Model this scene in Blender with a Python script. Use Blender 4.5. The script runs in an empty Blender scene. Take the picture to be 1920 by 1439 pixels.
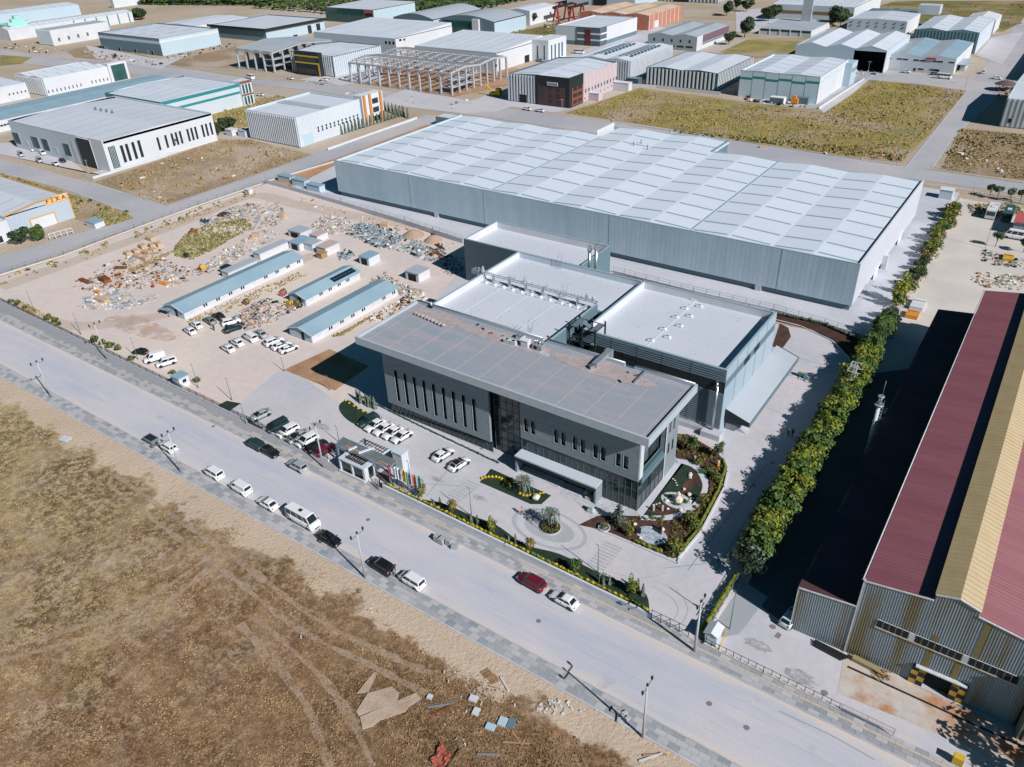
import bpy,math,random
from mathutils import Vector,Matrix,noise
random.seed(7)
R=random.random
U=random.uniform
scene=bpy.context.scene
COL=scene.collection
F,CX,CY,H=1466.0,960.0,719.5,80.0
_p,_r,_y=[math.radians(a) for a in (32.377,-2.3326,126.02)]
FW=Vector((math.cos(_y)*math.cos(_p),math.sin(_y)*math.cos(_p),-math.sin(_p)))
_rt=FW.cross(Vector((0,0,1))).normalized();_up=_rt.cross(FW)
RR=_rt*math.cos(_r) + _up*math.sin(_r)
UU=-_rt*math.sin(_r) + _up*math.cos(_r)
cam=bpy.data.cameras.new('camera');cam_o=bpy.data.objects.new('camera',cam);COL.objects.link(cam_o)
cam.sensor_width=36.0;cam.lens=36.0*F/1920.0;cam.clip_start=1.0;cam.clip_end=9000.0
cam_o.matrix_world=Matrix(((RR.x,UU.x,-FW.x,0),(RR.y,UU.y,-FW.y,0),(RR.z,UU.z,-FW.z,H),(0,0,0,1)))
scene.camera=cam_o
SUN_EL,SUN_AZ=math.radians(36.6),math.radians(-13.5)      # azimuth measured from +X towards +Y
world=bpy.data.worlds.new('World');scene.world=world;world.use_nodes=True
nt=world.node_tree;nt.nodes.clear()
sky=nt.nodes.new('ShaderNodeTexSky');sky.sky_type='NISHITA';sky.sun_disc=False
sky.sun_elevation=SUN_EL;sky.sun_rotation=math.pi/2 - SUN_AZ
sky.air_density=1.0;sky.dust_density=0.6;sky.ozone_density=1.0;sky.altitude=900
bg=nt.nodes.new('ShaderNodeBackground');bg.inputs[1].default_value=0.05
wo=nt.nodes.new('ShaderNodeOutputWorld')
tint=nt.nodes.new('ShaderNodeMix');tint.data_type='RGBA';tint.blend_type='MULTIPLY';tint.inputs[0].default_value=1.0;tint.inputs[7].default_value=(0.16,0.62,0.72,1)
nt.links.new(sky.outputs[0],tint.inputs[6]);nt.links.new(tint.outputs[2],bg.inputs[0]);nt.links.new(bg.outputs[0],wo.inputs[0])
sun=bpy.data.lights.new('sun','SUN');sun.energy=4.95;sun.angle=math.radians(0.5);sun.color=(1.0,0.965,0.94)
sun_o=bpy.data.objects.new('sun',sun);COL.objects.link(sun_o)
sd=Vector((math.cos(SUN_AZ)*math.cos(SUN_EL),math.sin(SUN_AZ)*math.cos(SUN_EL),math.sin(SUN_EL)))
sun_o.rotation_euler=sd.to_track_quat('Z','Y').to_euler()
vs=scene.view_settings;vs.view_transform='Standard';vs.look='None';vs.exposure=0.1;vs.gamma=1.0;vs.use_curve_mapping=False
def ray(px,py):return FW*F + RR*(px-CX) + UU*(CY-py)
def G(px,py,z=0.0):
 d=ray(px,py);t=(z-H)/d.z
 return (d.x*t,d.y*t)
def onY(px,py,Y0):
 d=ray(px,py);t=Y0/d.y
 return (d.x*t,H+d.z*t)
def onX(px,py,X0):
 d=ray(px,py);t=X0/d.x
 return (d.y*t,H+d.z*t)
def hgt(b,t):
 x,y=G(*b);lo,hi=0.0,60.0
 for _ in range(40):
  m=(lo+hi)/2;v=Vector((x,y,m-H));py=CY - F*v.dot(UU)/v.dot(FW)
  if py > t[1]:lo=m
  else:hi=m
 return lo
MATS={}
def mat(key,c,c2=None,scale=0.3,rough=0.8,bump=0.0,metal=0.0,amp=0.12,fine=4.0,spec=0.3,bscale=None,stretch=(1,1,1),lo=0.4,hi=0.62,c3=None,objvar=0.0,sc3=None):
 if key in MATS:return MATS[key]
 m=bpy.data.materials.new(key);m.use_nodes=True;MATS[key]=m
 n=m.node_tree.nodes;l=m.node_tree.links;b=n['Principled BSDF']
 b.inputs['Roughness'].default_value=rough;b.inputs['Metallic'].default_value=metal
 b.inputs['Specular IOR Level'].default_value=spec
 tc=n.new('ShaderNodeTexCoord');mp=n.new('ShaderNodeMapping');mp.inputs['Scale'].default_value=stretch
 l.new(tc.outputs['Object'],mp.inputs[0])
 na=n.new('ShaderNodeTexNoise');na.inputs['Scale'].default_value=scale;na.inputs['Detail'].default_value=5;na.inputs['Roughness'].default_value=0.6
 l.new(mp.outputs[0],na.inputs['Vector'])
 ra=n.new('ShaderNodeValToRGB');l.new(na.outputs['Fac'],ra.inputs[0])
 ra.color_ramp.elements[0].position=lo;ra.color_ramp.elements[1].position=hi
 ra.color_ramp.elements[0].color=(*c,1);ra.color_ramp.elements[1].color=(*(c2 or c),1)
 out=ra.outputs[0]
 if c3:
  n3=n.new('ShaderNodeTexNoise');n3.inputs['Scale'].default_value=sc3 or scale*0.37;n3.inputs['Detail'].default_value=7;n3.inputs['Roughness'].default_value=0.65
  l.new(mp.outputs[0],n3.inputs['Vector'])
  r3=n.new('ShaderNodeMapRange');r3.inputs[1].default_value=0.48;r3.inputs[2].default_value=0.62;l.new(n3.outputs['Fac'],r3.inputs[0])
  mx=n.new('ShaderNodeMix');mx.data_type='RGBA';l.new(r3.outputs[0],mx.inputs[0]);l.new(out,mx.inputs[6]);mx.inputs[7].default_value=(*c3,1);out=mx.outputs[2]
 nb=n.new('ShaderNodeTexNoise');nb.inputs['Scale'].default_value=fine;nb.inputs['Detail'].default_value=4;nb.inputs['Roughness'].default_value=0.7
 l.new(tc.outputs['Object'],nb.inputs['Vector'])
 mr=n.new('ShaderNodeMapRange');mr.inputs[1].default_value=0.25;mr.inputs[2].default_value=0.75;mr.inputs[3].default_value=1-amp;mr.inputs[4].default_value=1+amp
 l.new(nb.outputs['Fac'],mr.inputs[0])
 hs=n.new('ShaderNodeHueSaturation');l.new(out,hs.inputs['Color']);l.new(mr.outputs[0],hs.inputs['Value'])
 out=hs.outputs[0]
 if objvar:
  oi=n.new('ShaderNodeObjectInfo');m2=n.new('ShaderNodeMapRange');m2.inputs[3].default_value=1-objvar;m2.inputs[4].default_value=1+objvar
  l.new(oi.outputs['Random'],m2.inputs[0]);h2=n.new('ShaderNodeHueSaturation');l.new(out,h2.inputs['Color']);l.new(m2.outputs[0],h2.inputs['Value']);out=h2.outputs[0]
 l.new(out,b.inputs['Base Color'])
 if bump:
  bp=n.new('ShaderNodeBump');bp.inputs['Strength'].default_value=bump;bp.inputs['Distance'].default_value=0.15
  nc=n.new('ShaderNodeTexNoise');nc.inputs['Scale'].default_value=bscale or fine;nc.inputs['Detail'].default_value=5
  l.new(tc.outputs['Object'],nc.inputs['Vector']);l.new(nc.outputs['Fac'],bp.inputs['Height']);l.new(bp.outputs[0],b.inputs['Normal'])
 return m
def patchy(m,scale=1.2,lo=.42,hi=.62,amount=.85):
 """wear that comes and goes: the ground below shows through in places"""
 n=m.node_tree.nodes;l=m.node_tree.links;b=n['Principled BSDF'];g=n.new('ShaderNodeNewGeometry');q=n.new('ShaderNodeTexNoise');q.inputs['Scale'].default_value=scale;q.inputs['Detail'].default_value=7;q.inputs['Roughness'].default_value=.75
 l.new(g.outputs['Position'],q.inputs['Vector']);r=n.new('ShaderNodeMapRange');r.inputs[1].default_value=lo;r.inputs[2].default_value=hi;r.inputs[4].default_value=amount;l.new(q.outputs['Fac'],r.inputs[0]);l.new(r.outputs[0],b.inputs['Alpha']);return m
asphalt=mat('asphalt',(0.49,0.49,0.55),(0.57,0.525,0.52),scale=0.035,amp=0.05,fine=0.8,rough=0.9,stretch=(1,3.5,1),c3=(0.45,0.47,0.54),sc3=0.06)
road_far=mat('road_far',(0.37,0.37,0.41),(0.45,0.43,0.44),scale=0.03,amp=0.05,fine=0.5,rough=0.9)
concrete=mat('concrete',(0.52,0.5,0.54),(0.46,0.46,0.5),scale=0.08,amp=0.08,fine=0.9,rough=0.9,c3=(0.54,0.5,0.51))
concrete_w=mat('concrete_white',(0.52,0.53,0.58),(0.46,0.48,0.53),scale=0.1,amp=0.05,fine=1.0,rough=0.9)
kerb_m=mat('kerb_stone',(0.5,0.51,0.54),(0.42,0.43,0.46),scale=0.5)
dirt=mat('yard_dirt',(0.62,0.525,0.485),(0.57,0.5,0.475),scale=0.05,amp=0.07,fine=0.5,rough=1,bump=0.3,bscale=0.6,c3=(0.64,0.56,0.5),sc3=0.03)
dirt_o=mat('orange_dirt',(0.4,0.2,0.1),(0.5,0.29,0.17),scale=0.12,amp=0.1,fine=0.8,rough=1)
mulch=mat('brown_mulch',(0.05,0.03,0.022),(0.1,0.05,0.038),scale=0.9,amp=0.25,fine=5,rough=1,bump=0.5)
soil=mat('garden_soil',(0.32,0.18,0.1),(0.4,0.25,0.15),scale=0.25,amp=0.12,fine=2,rough=1)
lawn=mat('lawn',(0.014,0.032,0.02),(0.022,0.045,0.024),scale=0.8,amp=0.3,fine=4,rough=0.95,bump=0.4)
soil_dk=mat('dark_soil',(0.045,0.022,0.016),(0.07,0.035,0.025),scale=0.5,amp=0.2,fine=4,rough=1)
def field_mat(key,a,b,c,**k):return mat(key,a,b,scale=k.get('s',0.09),amp=0.32,fine=k.get('f',1.6),rough=1,bump=0.6,bscale=1.2,c3=c,sc3=k.get('s3',0.035))
field_y=field_mat('yellow_grass_ground',(0.32,0.25,0.08),(0.21,0.19,0.07),(0.38,0.29,0.22))
field_b=field_mat('brown_grass_ground',(0.27,0.2,0.13),(0.32,0.22,0.13),(0.42,0.34,0.27))
field_g=field_mat('green_grass_ground',(0.2,0.17,0.05),(0.13,0.12,0.045),(0.3,0.23,0.13))
far_ground=field_mat('far_ground',(0.44,0.35,0.27),(0.36,0.3,0.22),(0.46,0.41,0.37),s=0.012,s3=0.008)
white_p=mat('white_paint',(0.6,0.62,0.66),(0.56,0.58,0.62),scale=0.1,amp=0.03)
white_pl=mat('white_plaster',(0.58,0.59,0.62),(0.53,0.54,0.58),scale=0.15,amp=0.03)
grey_cl=mat('grey_cladding',(0.43,0.54,0.62),(0.41,0.52,0.6),scale=0.05,amp=0.02,rough=0.55)
grey_lt=mat('light_grey_cladding',(0.52,0.58,0.64),(0.49,0.55,0.61),scale=0.05,amp=0.03,rough=0.55)
roof_w=mat('white_roof_membrane',(0.56,0.585,0.65),(0.52,0.55,0.62),scale=0.05,amp=0.03,rough=0.7)
roof_s=mat('pale_metal_roof',(0.6,0.64,0.71),(0.56,0.6,0.68),scale=0.08,amp=0.03,rough=0.6)
roof_g=mat('grey_metal_roof',(0.36,0.4,0.45),(0.4,0.44,0.49),scale=0.08,amp=0.04,rough=0.6)
roof_t=mat('blue_grey_metal_roof',(0.24,0.36,0.44),(0.28,0.4,0.47),scale=0.1,amp=0.04,rough=0.6)
seam_l=mat('pale_roof_seam',(0.3,0.34,0.37),rough=0.7)
seam_m=mat('roof_seam',(0.12,0.17,0.2),rough=0.7)
dark_cl=mat('shade_darkened_reveal',(0.075,0.115,0.14),(0.085,0.125,0.15),scale=0.2,amp=0.05,rough=0.5)
slate_cl=mat('slate_cladding',(0.12,0.19,0.23),(0.13,0.2,0.24),scale=0.1,amp=0.04,rough=0.5)
black_m=mat('black_metal',(0.02,0.025,0.028),rough=0.5)
dark_in=mat('dark_interior',(0.015,0.02,0.022),rough=0.9)
glass_m=mat('dark_glass',(0.012,0.022,0.026),(0.02,0.035,0.04),scale=0.15,rough=0.08,spec=0.6,amp=0.1)
glass_t=mat('teal_glass',(0.02,0.07,0.075),(0.03,0.1,0.1),scale=0.3,rough=0.1,spec=0.6)
steel_m=mat('galvanised_steel',(0.42,0.45,0.48),(0.36,0.39,0.42),scale=1,rough=0.4,metal=0.5)
chrome_m=mat('bright_duct_metal',(0.6,0.62,0.64),rough=0.28,metal=0.85)
pole_m=mat('pale_pole_concrete',(0.45,0.45,0.46),(0.4,0.4,0.41),scale=1)
stone_m=mat('grey_stone_cladding',(0.235,0.275,0.3),(0.2,0.24,0.27),scale=0.6,amp=0.12,fine=3,rough=0.7,stretch=(0.5,1,3))
stone_lt=mat('sun_lightened_stone_reveal',(0.55,0.58,0.61),(0.5,0.53,0.56),scale=0.6,amp=0.05,fine=3)
teal_p=mat('teal_paint',(0.03,0.22,0.24),rough=0.5)
red_rf=mat('red_metal_roof',(0.22,0.08,0.1),(0.27,0.11,0.13),scale=0.15,amp=0.06,rough=0.6,stretch=(0.3,2,1),c3=(0.24,0.075,0.09),sc3=0.03)
yel_rf=mat('yellow_metal_roof',(0.4,0.3,0.15),(0.46,0.36,0.21),scale=0.25,amp=0.08,rough=0.65,c3=(0.38,0.26,0.1))
rust_m=mat('rust',(0.14,0.045,0.015),(0.24,0.09,0.03),scale=1.0,amp=0.2,rough=0.9)
orange_p=mat('orange_paint',(0.65,0.27,0.05),(0.6,0.24,0.04),scale=1)
yellow_p=mat('yellow_paint',(0.62,0.4,0.04),(0.55,0.35,0.04),scale=1)
red_p=mat('red_paint',(0.4,0.04,0.04),(0.32,0.03,0.04),scale=1)
brick_m=mat('terracotta_wall',(0.5,0.2,0.13),(0.44,0.17,0.11),scale=0.4,amp=0.08)
wood_m=mat('wood',(0.38,0.24,0.13),(0.3,0.19,0.1),scale=1.2,amp=0.2,objvar=0.25)
mint_p=mat('mint_plaster',(0.3,0.58,0.52),(0.34,0.62,0.56),scale=0.2)
bark=mat('bark',(0.12,0.09,0.07),(0.16,0.12,0.09),scale=3)
rubber=mat('rubber',(0.015,0.015,0.016),rough=0.8)
carglass=mat('car_glass',(0.015,0.022,0.025),rough=0.06,spec=0.7)
lamp_m=mat('head_lamp_glass',(0.6,0.62,0.62),rough=0.15,spec=0.6)
tail_m=mat('tail_lamp_red',(0.3,0.01,0.01),rough=0.3)
pave_l=mat('paver_light',(0.44,0.43,0.44),(0.4,0.4,0.42),scale=1.5,amp=0.08,objvar=0.08)
pave_g=mat('paver_grey',(0.3,0.31,0.33),(0.34,0.34,0.36),scale=1.5,amp=0.1,objvar=0.1)
pave_d=mat('paver_dark',(0.25,0.28,0.31),(0.31,0.33,0.36),scale=1.5,amp=0.1,objvar=0.12)
pave_y=mat('paver_yellow',(0.5,0.43,0.34),(0.46,0.42,0.36),scale=1.5,amp=0.1)
dust_m=mat('pale_gravel_dust',(0.55,0.5,0.49),(0.5,0.46,0.46),scale=0.3,amp=0.1)
BASE={}
def setp(o,label=None,cat=None,group=None,kind=None):
 if label:o['label']=label
 if cat:o['category']=cat
 if group:o['group']=group
 if kind:o['kind']=kind
 return o
def thing(name,label,cat,loc=(0,0,0),rz=0.0,group=None):
 o=bpy.data.objects.new(name,None);COL.objects.link(o);o.empty_display_size=0.5
 o.location=loc;o.rotation_euler=(0,0,rz);BASE[o.name]=Vector(loc)
 return setp(o,label,cat,group)
class MB:
 def __init__(s):s.v=[];s.f=[];s.mi=[];s.mats=[];s.sm=[]
 def _m(s,m):
  if m not in s.mats:s.mats.append(m)
  return s.mats.index(m)
 def face(s,pts,m,smooth=False):
  i=len(s.v);s.v += [tuple(p) for p in pts];s.f.append(tuple(range(i,i+len(pts))));s.mi.append(s._m(m));s.sm.append(smooth);return s
 def hexa(s,b,t,m):
  i=len(s.v);s.v += [tuple(p) for p in b] + [tuple(p) for p in t];n=len(b);k=s._m(m)
  fs=[tuple(i+j for j in reversed(range(n))),tuple(i+n+j for j in range(n))] + [(i+j,i+(j+1) % n,i+n+(j+1) % n,i+n+j) for j in range(n)]
  s.f += fs;s.mi += [k]*len(fs);s.sm += [False]*len(fs);return s
 def box(s,x0,y0,z0,x1,y1,z1,m):
  x0,x1=min(x0,x1),max(x0,x1);y0,y1=min(y0,y1),max(y0,y1)
  return s.hexa([(x0,y0,z0),(x1,y0,z0),(x1,y1,z0),(x0,y1,z0)],[(x0,y0,z1),(x1,y0,z1),(x1,y1,z1),(x0,y1,z1)],m)
 def rbox(s,cx,cy,z0,z1,lx,ly,a,m):
  c,n=math.cos(a),math.sin(a)
  q=[(cx+c*u*lx/2-n*v*ly/2,cy+n*u*lx/2+c*v*ly/2) for u,v in ((-1,-1),(1,-1),(1,1),(-1,1))]
  return s.hexa([(x,y,z0) for x,y in q],[(x,y,z1) for x,y in q],m)
 def prism(s,poly,z0,z1,m):
  a=sum(poly[i-1][0]*poly[i][1]-poly[i][0]*poly[i-1][1] for i in range(len(poly)))
  if a < 0:poly=poly[::-1]
  return s.hexa([(p[0],p[1],z0) for p in poly],[(p[0],p[1],z1) for p in poly],m)
 def beam(s,p,q,w,h,m,up=(0,0,1)):
  p,q=Vector(p),Vector(q);d=(q-p).normalized();u=Vector(up)
  if abs(d.dot(u)) > 0.98:u=Vector((1,0,0))
  a=d.cross(u).normalized()*w/2;b=a.cross(d).normalized()*h/2
  return s.hexa([p-a-b,p+a-b,p+a+b,p-a+b][::-1],[q-a-b,q+a-b,q+a+b,q-a+b][::-1],m)
 def cyl(s,p,q,r0,r1,n,m,smooth=True):
  p,q=Vector(p),Vector(q);d=(q-p).normalized();u=Vector((1,0,0)) if abs(d.x) < 0.9 else Vector((0,1,0))
  a=d.cross(u).normalized();b=d.cross(a)
  i=len(s.v);k=s._m(m)
  for c,r in ((p,r0),(q,r1)):
   for j in range(n):
    t=2*math.pi*j/n;s.v.append(tuple(c + a*math.cos(t)*r + b*math.sin(t)*r))
  for j in range(n):s.f.append((i+j,i+(j+1) % n,i+n+(j+1) % n,i+n+j));s.mi.append(k);s.sm.append(smooth)
  s.f.append(tuple(i+j for j in reversed(range(n))));s.f.append(tuple(i+n+j for j in range(n)));s.mi += [k,k];s.sm += [False,False]
  return s
 def lathe(s,prof,n,m,c=(0,0),smooth=True):
  i=len(s.v);k=s._m(m)
  for r,z in prof:
   for j in range(n):
    t=2*math.pi*j/n;s.v.append((c[0]+r*math.cos(t),c[1]+r*math.sin(t),z))
  for a in range(len(prof)-1):
   for j in range(n):
    s.f.append((i+a*n+j,i+a*n+(j+1) % n,i+(a+1)*n+(j+1) % n,i+(a+1)*n+j));s.mi.append(k);s.sm.append(smooth)
  return s
 def rock(s,c,r,m,sq=0.7,seed=0):
  rnd=random.Random(seed+int(c[0]*97+c[1]*31));i=len(s.v);k=s._m(m);n=7
  rows=[(-0.8,.55),(-0.1,1.0),(0.5,.85),(0.95,.35)]
  for zz,rr in rows:
   for j in range(n):
    t=2*math.pi*(j+rnd.random()*.5)/n;q=rr*(0.75+0.4*rnd.random());s.v.append((c[0]+r*q*math.cos(t),c[1]+r*q*math.sin(t),c[2]+r*sq*(zz+0.8)*(0.85+.3*rnd.random())))
  for a in range(3):
   for j in range(n):s.f.append((i+a*n+j,i+a*n+(j+1) % n,i+(a+1)*n+(j+1) % n,i+(a+1)*n+j));s.mi.append(k);s.sm.append(False)
  s.f.append(tuple(i+3*n+j for j in range(n)));s.mi.append(k);s.sm.append(False)
  return s
 def mesh(s,name,off=Vector((0,0,0))):
  me=bpy.data.meshes.new(name)
  v=s.v if off.length == 0 else [(a-off.x,b-off.y,c-off.z) for a,b,c in s.v]
  me.from_pydata(v,[],s.f);me.polygons.foreach_set('material_index',s.mi);me.polygons.foreach_set('use_smooth',s.sm)
  for m in s.mats:me.materials.append(m)
  me.update();return me
 def build(s,name,parent=None,label=None,cat=None,group=None,kind=None,base=None):
  """vertices are given in the frame of the top-level thing's surroundings; the object's origin goes to base"""
  pb=BASE.get(parent.name,Vector((0,0,0))) if parent else Vector((0,0,0))
  if base is None:
   base=pb if parent else (Vector((sum(v[0] for v in s.v)/len(s.v),sum(v[1] for v in s.v)/len(s.v),min(v[2] for v in s.v))) if kind != 'structure' else Vector((0,0,0)))
  base=Vector(base)
  o=bpy.data.objects.new(name,s.mesh(name,base));COL.objects.link(o);BASE[o.name]=base
  if parent:o.parent=parent
  o.location=base - pb
  return setp(o,label,cat,group,kind)
def child(o,parent,loc=(0,0,0),rot=(0,0,0)):
 c=o.copy();COL.objects.link(c);c.parent=parent;c.location=loc;c.rotation_euler=rot;return c
def inst(me,name,parent,loc,rot=(0,0,0),sc=(1,1,1),label=None,kind=None):
 """a part that shares its mesh with alike parts; loc relative to the parent"""
 c=bpy.data.objects.new(name,me);COL.objects.link(c);c.parent=parent;c.location=loc;c.rotation_euler=rot;c.scale=sc
 return setp(c,label,None,None,kind)
def dup(root,loc,rz=None,label=None,group=None,sc=None):
 r=root.copy();COL.objects.link(r);r.location=loc
 if rz is not None:r.rotation_euler=(0,0,rz)
 if sc:r.scale=(sc,sc,sc) if not isinstance(sc,tuple) else sc
 if label:r['label']=label
 if group:r['group']=group
 for ch in list(root.children):
  c=ch.copy();COL.objects.link(c);c.parent=r
  for g in list(ch.children):
   d=g.copy();COL.objects.link(d);d.parent=c
 return r
GPN=[0]
def gp(name,px,m,z,label=None,kind='structure',cat=None,world_pts=False,thick=0.0):
 GPN[0] += 1;z=z+.00023*GPN[0]
 pts=px if world_pts else [G(x,y) for x,y in px]
 a=sum(pts[i-1][0]*pts[i][1]-pts[i][0]*pts[i-1][1] for i in range(len(pts)))
 if a < 0:pts=pts[::-1]
 b=MB();from mathutils.geometry import tessellate_polygon
 zz=z+thick;P3=[Vector((x,y,zz)) for x,y in pts]
 for tr in tessellate_polygon([P3]):
  q=[P3[i] for i in tr];n=(q[1]-q[0]).cross(q[2]-q[0])
  if abs(n.z) > 1e-9:b.face(q if n.z > 0 else q[::-1],m)
 if thick:
  for i in range(len(pts)):
   p,q=pts[i-1],pts[i];b.face([(p[0],p[1],z-.02),(q[0],q[1],z-.02),(q[0],q[1],zz),(p[0],p[1],zz)],m)
 return b.build(name,None,label,cat,kind=kind)
def curve(pts,n=8,closed=True):
 out=[];N=len(pts)
 for i in range(N if closed else N-1):
  p=[Vector(pts[(i+k-1) % N]) if closed else Vector(pts[min(max(i+k-1,0),N-1)]) for k in range(4)]
  for j in range(n):
   t=j/n;out.append(tuple(0.5*((2*p[1]) + (-p[0]+p[2])*t + (2*p[0]-5*p[1]+4*p[2]-p[3])*t*t + (-p[0]+3*p[1]-3*p[2]+p[3])*t**3)))
 if not closed:out.append(tuple(pts[-1]))
 return out
ORDS='first second third fourth fifth sixth seventh eighth ninth tenth eleventh twelfth thirteenth fourteenth fifteenth sixteenth seventeenth eighteenth nineteenth twentieth'.split()
def ORD(i,n,near,far):
 return ('%s from %s' % (ORDS[i],near)) if i <= n//2 and i < 20 else ('%s from %s' % (ORDS[min(n-1-i,19)],far))
def lerp(a,b,t):return tuple(x+(y-x)*t for x,y in zip(a,b))
# ================================================================== THE GROUND
gp('ground',[(-3500,49.7),(900,49.7),(900,4500),(-3500,4500)],far_ground,-0.06,world_pts=True)
gp('ground',[(-3500,-900),(900,-900),(900,49.7),(-3500,49.7)],far_ground,-1.6,world_pts=True)
def near_field():
 m=bpy.data.materials.new('dry_field');m.use_nodes=True;n=m.node_tree.nodes;l=m.node_tree.links;b=n['Principled BSDF']
 b.inputs['Roughness'].default_value=1.0;b.inputs['Specular IOR Level'].default_value=0.1
 g=n.new('ShaderNodeNewGeometry')
 def noi(s,d=6,r=0.6,st=None):
  q=n.new('ShaderNodeTexNoise');q.inputs['Scale'].default_value=s;q.inputs['Detail'].default_value=d;q.inputs['Roughness'].default_value=r
  if st:
   mp=n.new('ShaderNodeMapping');mp.inputs['Scale'].default_value=st;l.new(g.outputs['Position'],mp.inputs[0]);l.new(mp.outputs[0],q.inputs['Vector'])
  else:l.new(g.outputs['Position'],q.inputs['Vector'])
  return q.outputs['Fac']
 def rng(x,a,c,p=0.0,q=1.0):
  r=n.new('ShaderNodeMapRange');r.inputs[1].default_value=a;r.inputs[2].default_value=c;r.inputs[3].default_value=p;r.inputs[4].default_value=q;l.new(x,r.inputs[0]);return r.outputs[0]
 def mix(f,a,c):
  x=n.new('ShaderNodeMix');x.data_type='RGBA';l.new(f,x.inputs[0])
  for k,v in ((6,a),(7,c)):
   if isinstance(v,tuple):x.inputs[k].default_value=(*v,1)
   else:l.new(v,x.inputs[k])
  return x.outputs[2]
 def math_(op,a,c):
  x=n.new('ShaderNodeMath');x.operation=op
  for k,v in ((0,a),(1,c)):
   if isinstance(v,(int,float)):x.inputs[k].default_value=v
   else:l.new(v,x.inputs[k])
  return x.outputs[0]
 sp=n.new('ShaderNodeSeparateXYZ');l.new(g.outputs['Position'],sp.inputs[0])
 base=mix(rng(noi(0.3,9,0.7),0.42,0.58),(0.28,0.165,0.085),(0.46,0.33,0.21))
 base=mix(rng(noi(0.13,8,0.7),0.47,0.68),base,(0.48,0.38,0.31))
 gx=math_('ADD',math_('MULTIPLY',sp.outputs['X'],-0.012),noi(0.05))
 rx=math_('ADD',math_('MULTIPLY',sp.outputs['X'],0.016),math_('MULTIPLY',noi(0.07,6,.7),1.6))
 base=mix(rng(rx,-.65,-.2,0,.8),base,mix(rng(noi(.5,9,.75),.42,.6),(.19,.095,.045),(.38,.24,.14)))
 green=mix(rng(noi(0.5),0.4,0.62),(0.36,0.31,0.14),(0.5,0.41,0.26))
 base=mix(rng(gx,1.5,2.3,0,0.75),base,green)
 by=math_('ADD',math_('MULTIPLY',sp.outputs['Y'],0.11),math_('MULTIPLY',noi(0.17,7,0.65),1.9))
 base=mix(rng(by,5.88,6.02),base,mix(rng(noi(0.8),0.35,0.7),(0.54,0.42,0.31),(0.62,0.5,0.4)))
 scrub=math_('MULTIPLY',rng(noi(0.8,10,0.82),0.46,0.53),rng(noi(0.09,5,0.6),0.36,0.56,0.25,1.0))
 scrub=math_('MULTIPLY',scrub,rng(by,5.75,6.0,0.9,0.15))
 base=mix(scrub,base,mix(rng(noi(0.15),0.4,0.6),(0.085,0.045,0.022),(0.15,0.105,0.05)))
 base=mix(rng(noi(2.6,8,0.8),0.52,0.68,0.0,0.6),base,(0.55,0.44,0.32))
 l.new(base,b.inputs['Base Color'])
 bp=n.new('ShaderNodeBump');bp.inputs['Strength'].default_value=0.8;bp.inputs['Distance'].default_value=0.3;l.new(noi(1.6,7,0.7),bp.inputs['Height']);l.new(bp.outputs[0],b.inputs['Normal'])
 me_b=MB();nx,ny=260,110;x0,x1,y0,y1=-260.0,60.0,-30.0,49.6
 for j in range(ny+1):
  for i in range(nx+1):
   x=x0+(x1-x0)*i/nx;y=y0+(y1-y0)*j/ny;e=min(1,(y1-y)/4)
   z=0.03 + e*(0.35*noise.noise(Vector((x*.05,y*.05,0))) + 0.16*noise.noise(Vector((x*.25,y*.25,3))) + 0.05*noise.noise(Vector((x,y,5))))
   me_b.v.append((x,y,z))
 k=me_b._m(m)
 for j in range(ny):
  for i in range(nx):
   a=j*(nx+1)+i;me_b.f.append((a,a+1,a+nx+2,a+nx+1));me_b.mi.append(k);me_b.sm.append(True)
 me_b.build('dry_field',kind='structure')
near_field()
def fz(x,y):
 e=max(0,min(1,(49.6-y)/4));return 0.03 + e*(0.35*noise.noise(Vector((x*.05,y*.05,0))) + 0.16*noise.noise(Vector((x*.25,y*.25,3))) + 0.05*noise.noise(Vector((x,y,5))))
track_m=mat('worn_track',(0.54,0.42,0.33),(0.44,0.32,0.23),scale=0.5,amp=0.2,fine=2,rough=1,c3=(0.32,0.2,0.11),sc3=0.9)
def ribbon(name,px,w,m,z=0.05,world=False,follow=False,kind='structure',jitter=0.0):
 pts=curve([p if world else G(*p) for p in px],10,False);b=MB()
 L=[]
 for i,p in enumerate(pts):
  q=Vector(pts[min(i+1,len(pts)-1)])-Vector(pts[max(i-1,0)]);q.normalize();nrm=Vector((-q.y,q.x));ww=w/2*(1+jitter*(R()-.5))
  L.append([(p[0]+nrm.x*s*ww,p[1]+nrm.y*s*ww) for s in (-1,1)])
 for i in range(len(L)-1):
  q=[L[i][0],L[i][1],L[i+1][1],L[i+1][0]]
  b.face([(x,y,(fz(x,y) if follow else 0)+z) for x,y in q][::-1],m)
 return b.build(name,kind=kind)
if 0:pass
patchy(track_m,.9,.3,.5,.7)
for px in ([(200,905),(300,985),(430,1080),(560,1180),(700,1250),(800,1300)],[(215,890),(320,965),(450,1055),(590,1160),(720,1225),(810,1262)],
           [(0,1220),(120,1185),(250,1140),(385,1050),(430,1020)],[(0,1238),(130,1205),(265,1160),(400,1062)],[(480,1160),(620,1290),(700,1439)],[(450,1170),(560,1300),(620,1439)]):
 ribbon('wheel_track',px,0.8,track_m,z=0.04,follow=True,jitter=1.0)
YK0,YK1=52.3,62.4                                    # near and far kerb of the front road
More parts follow.
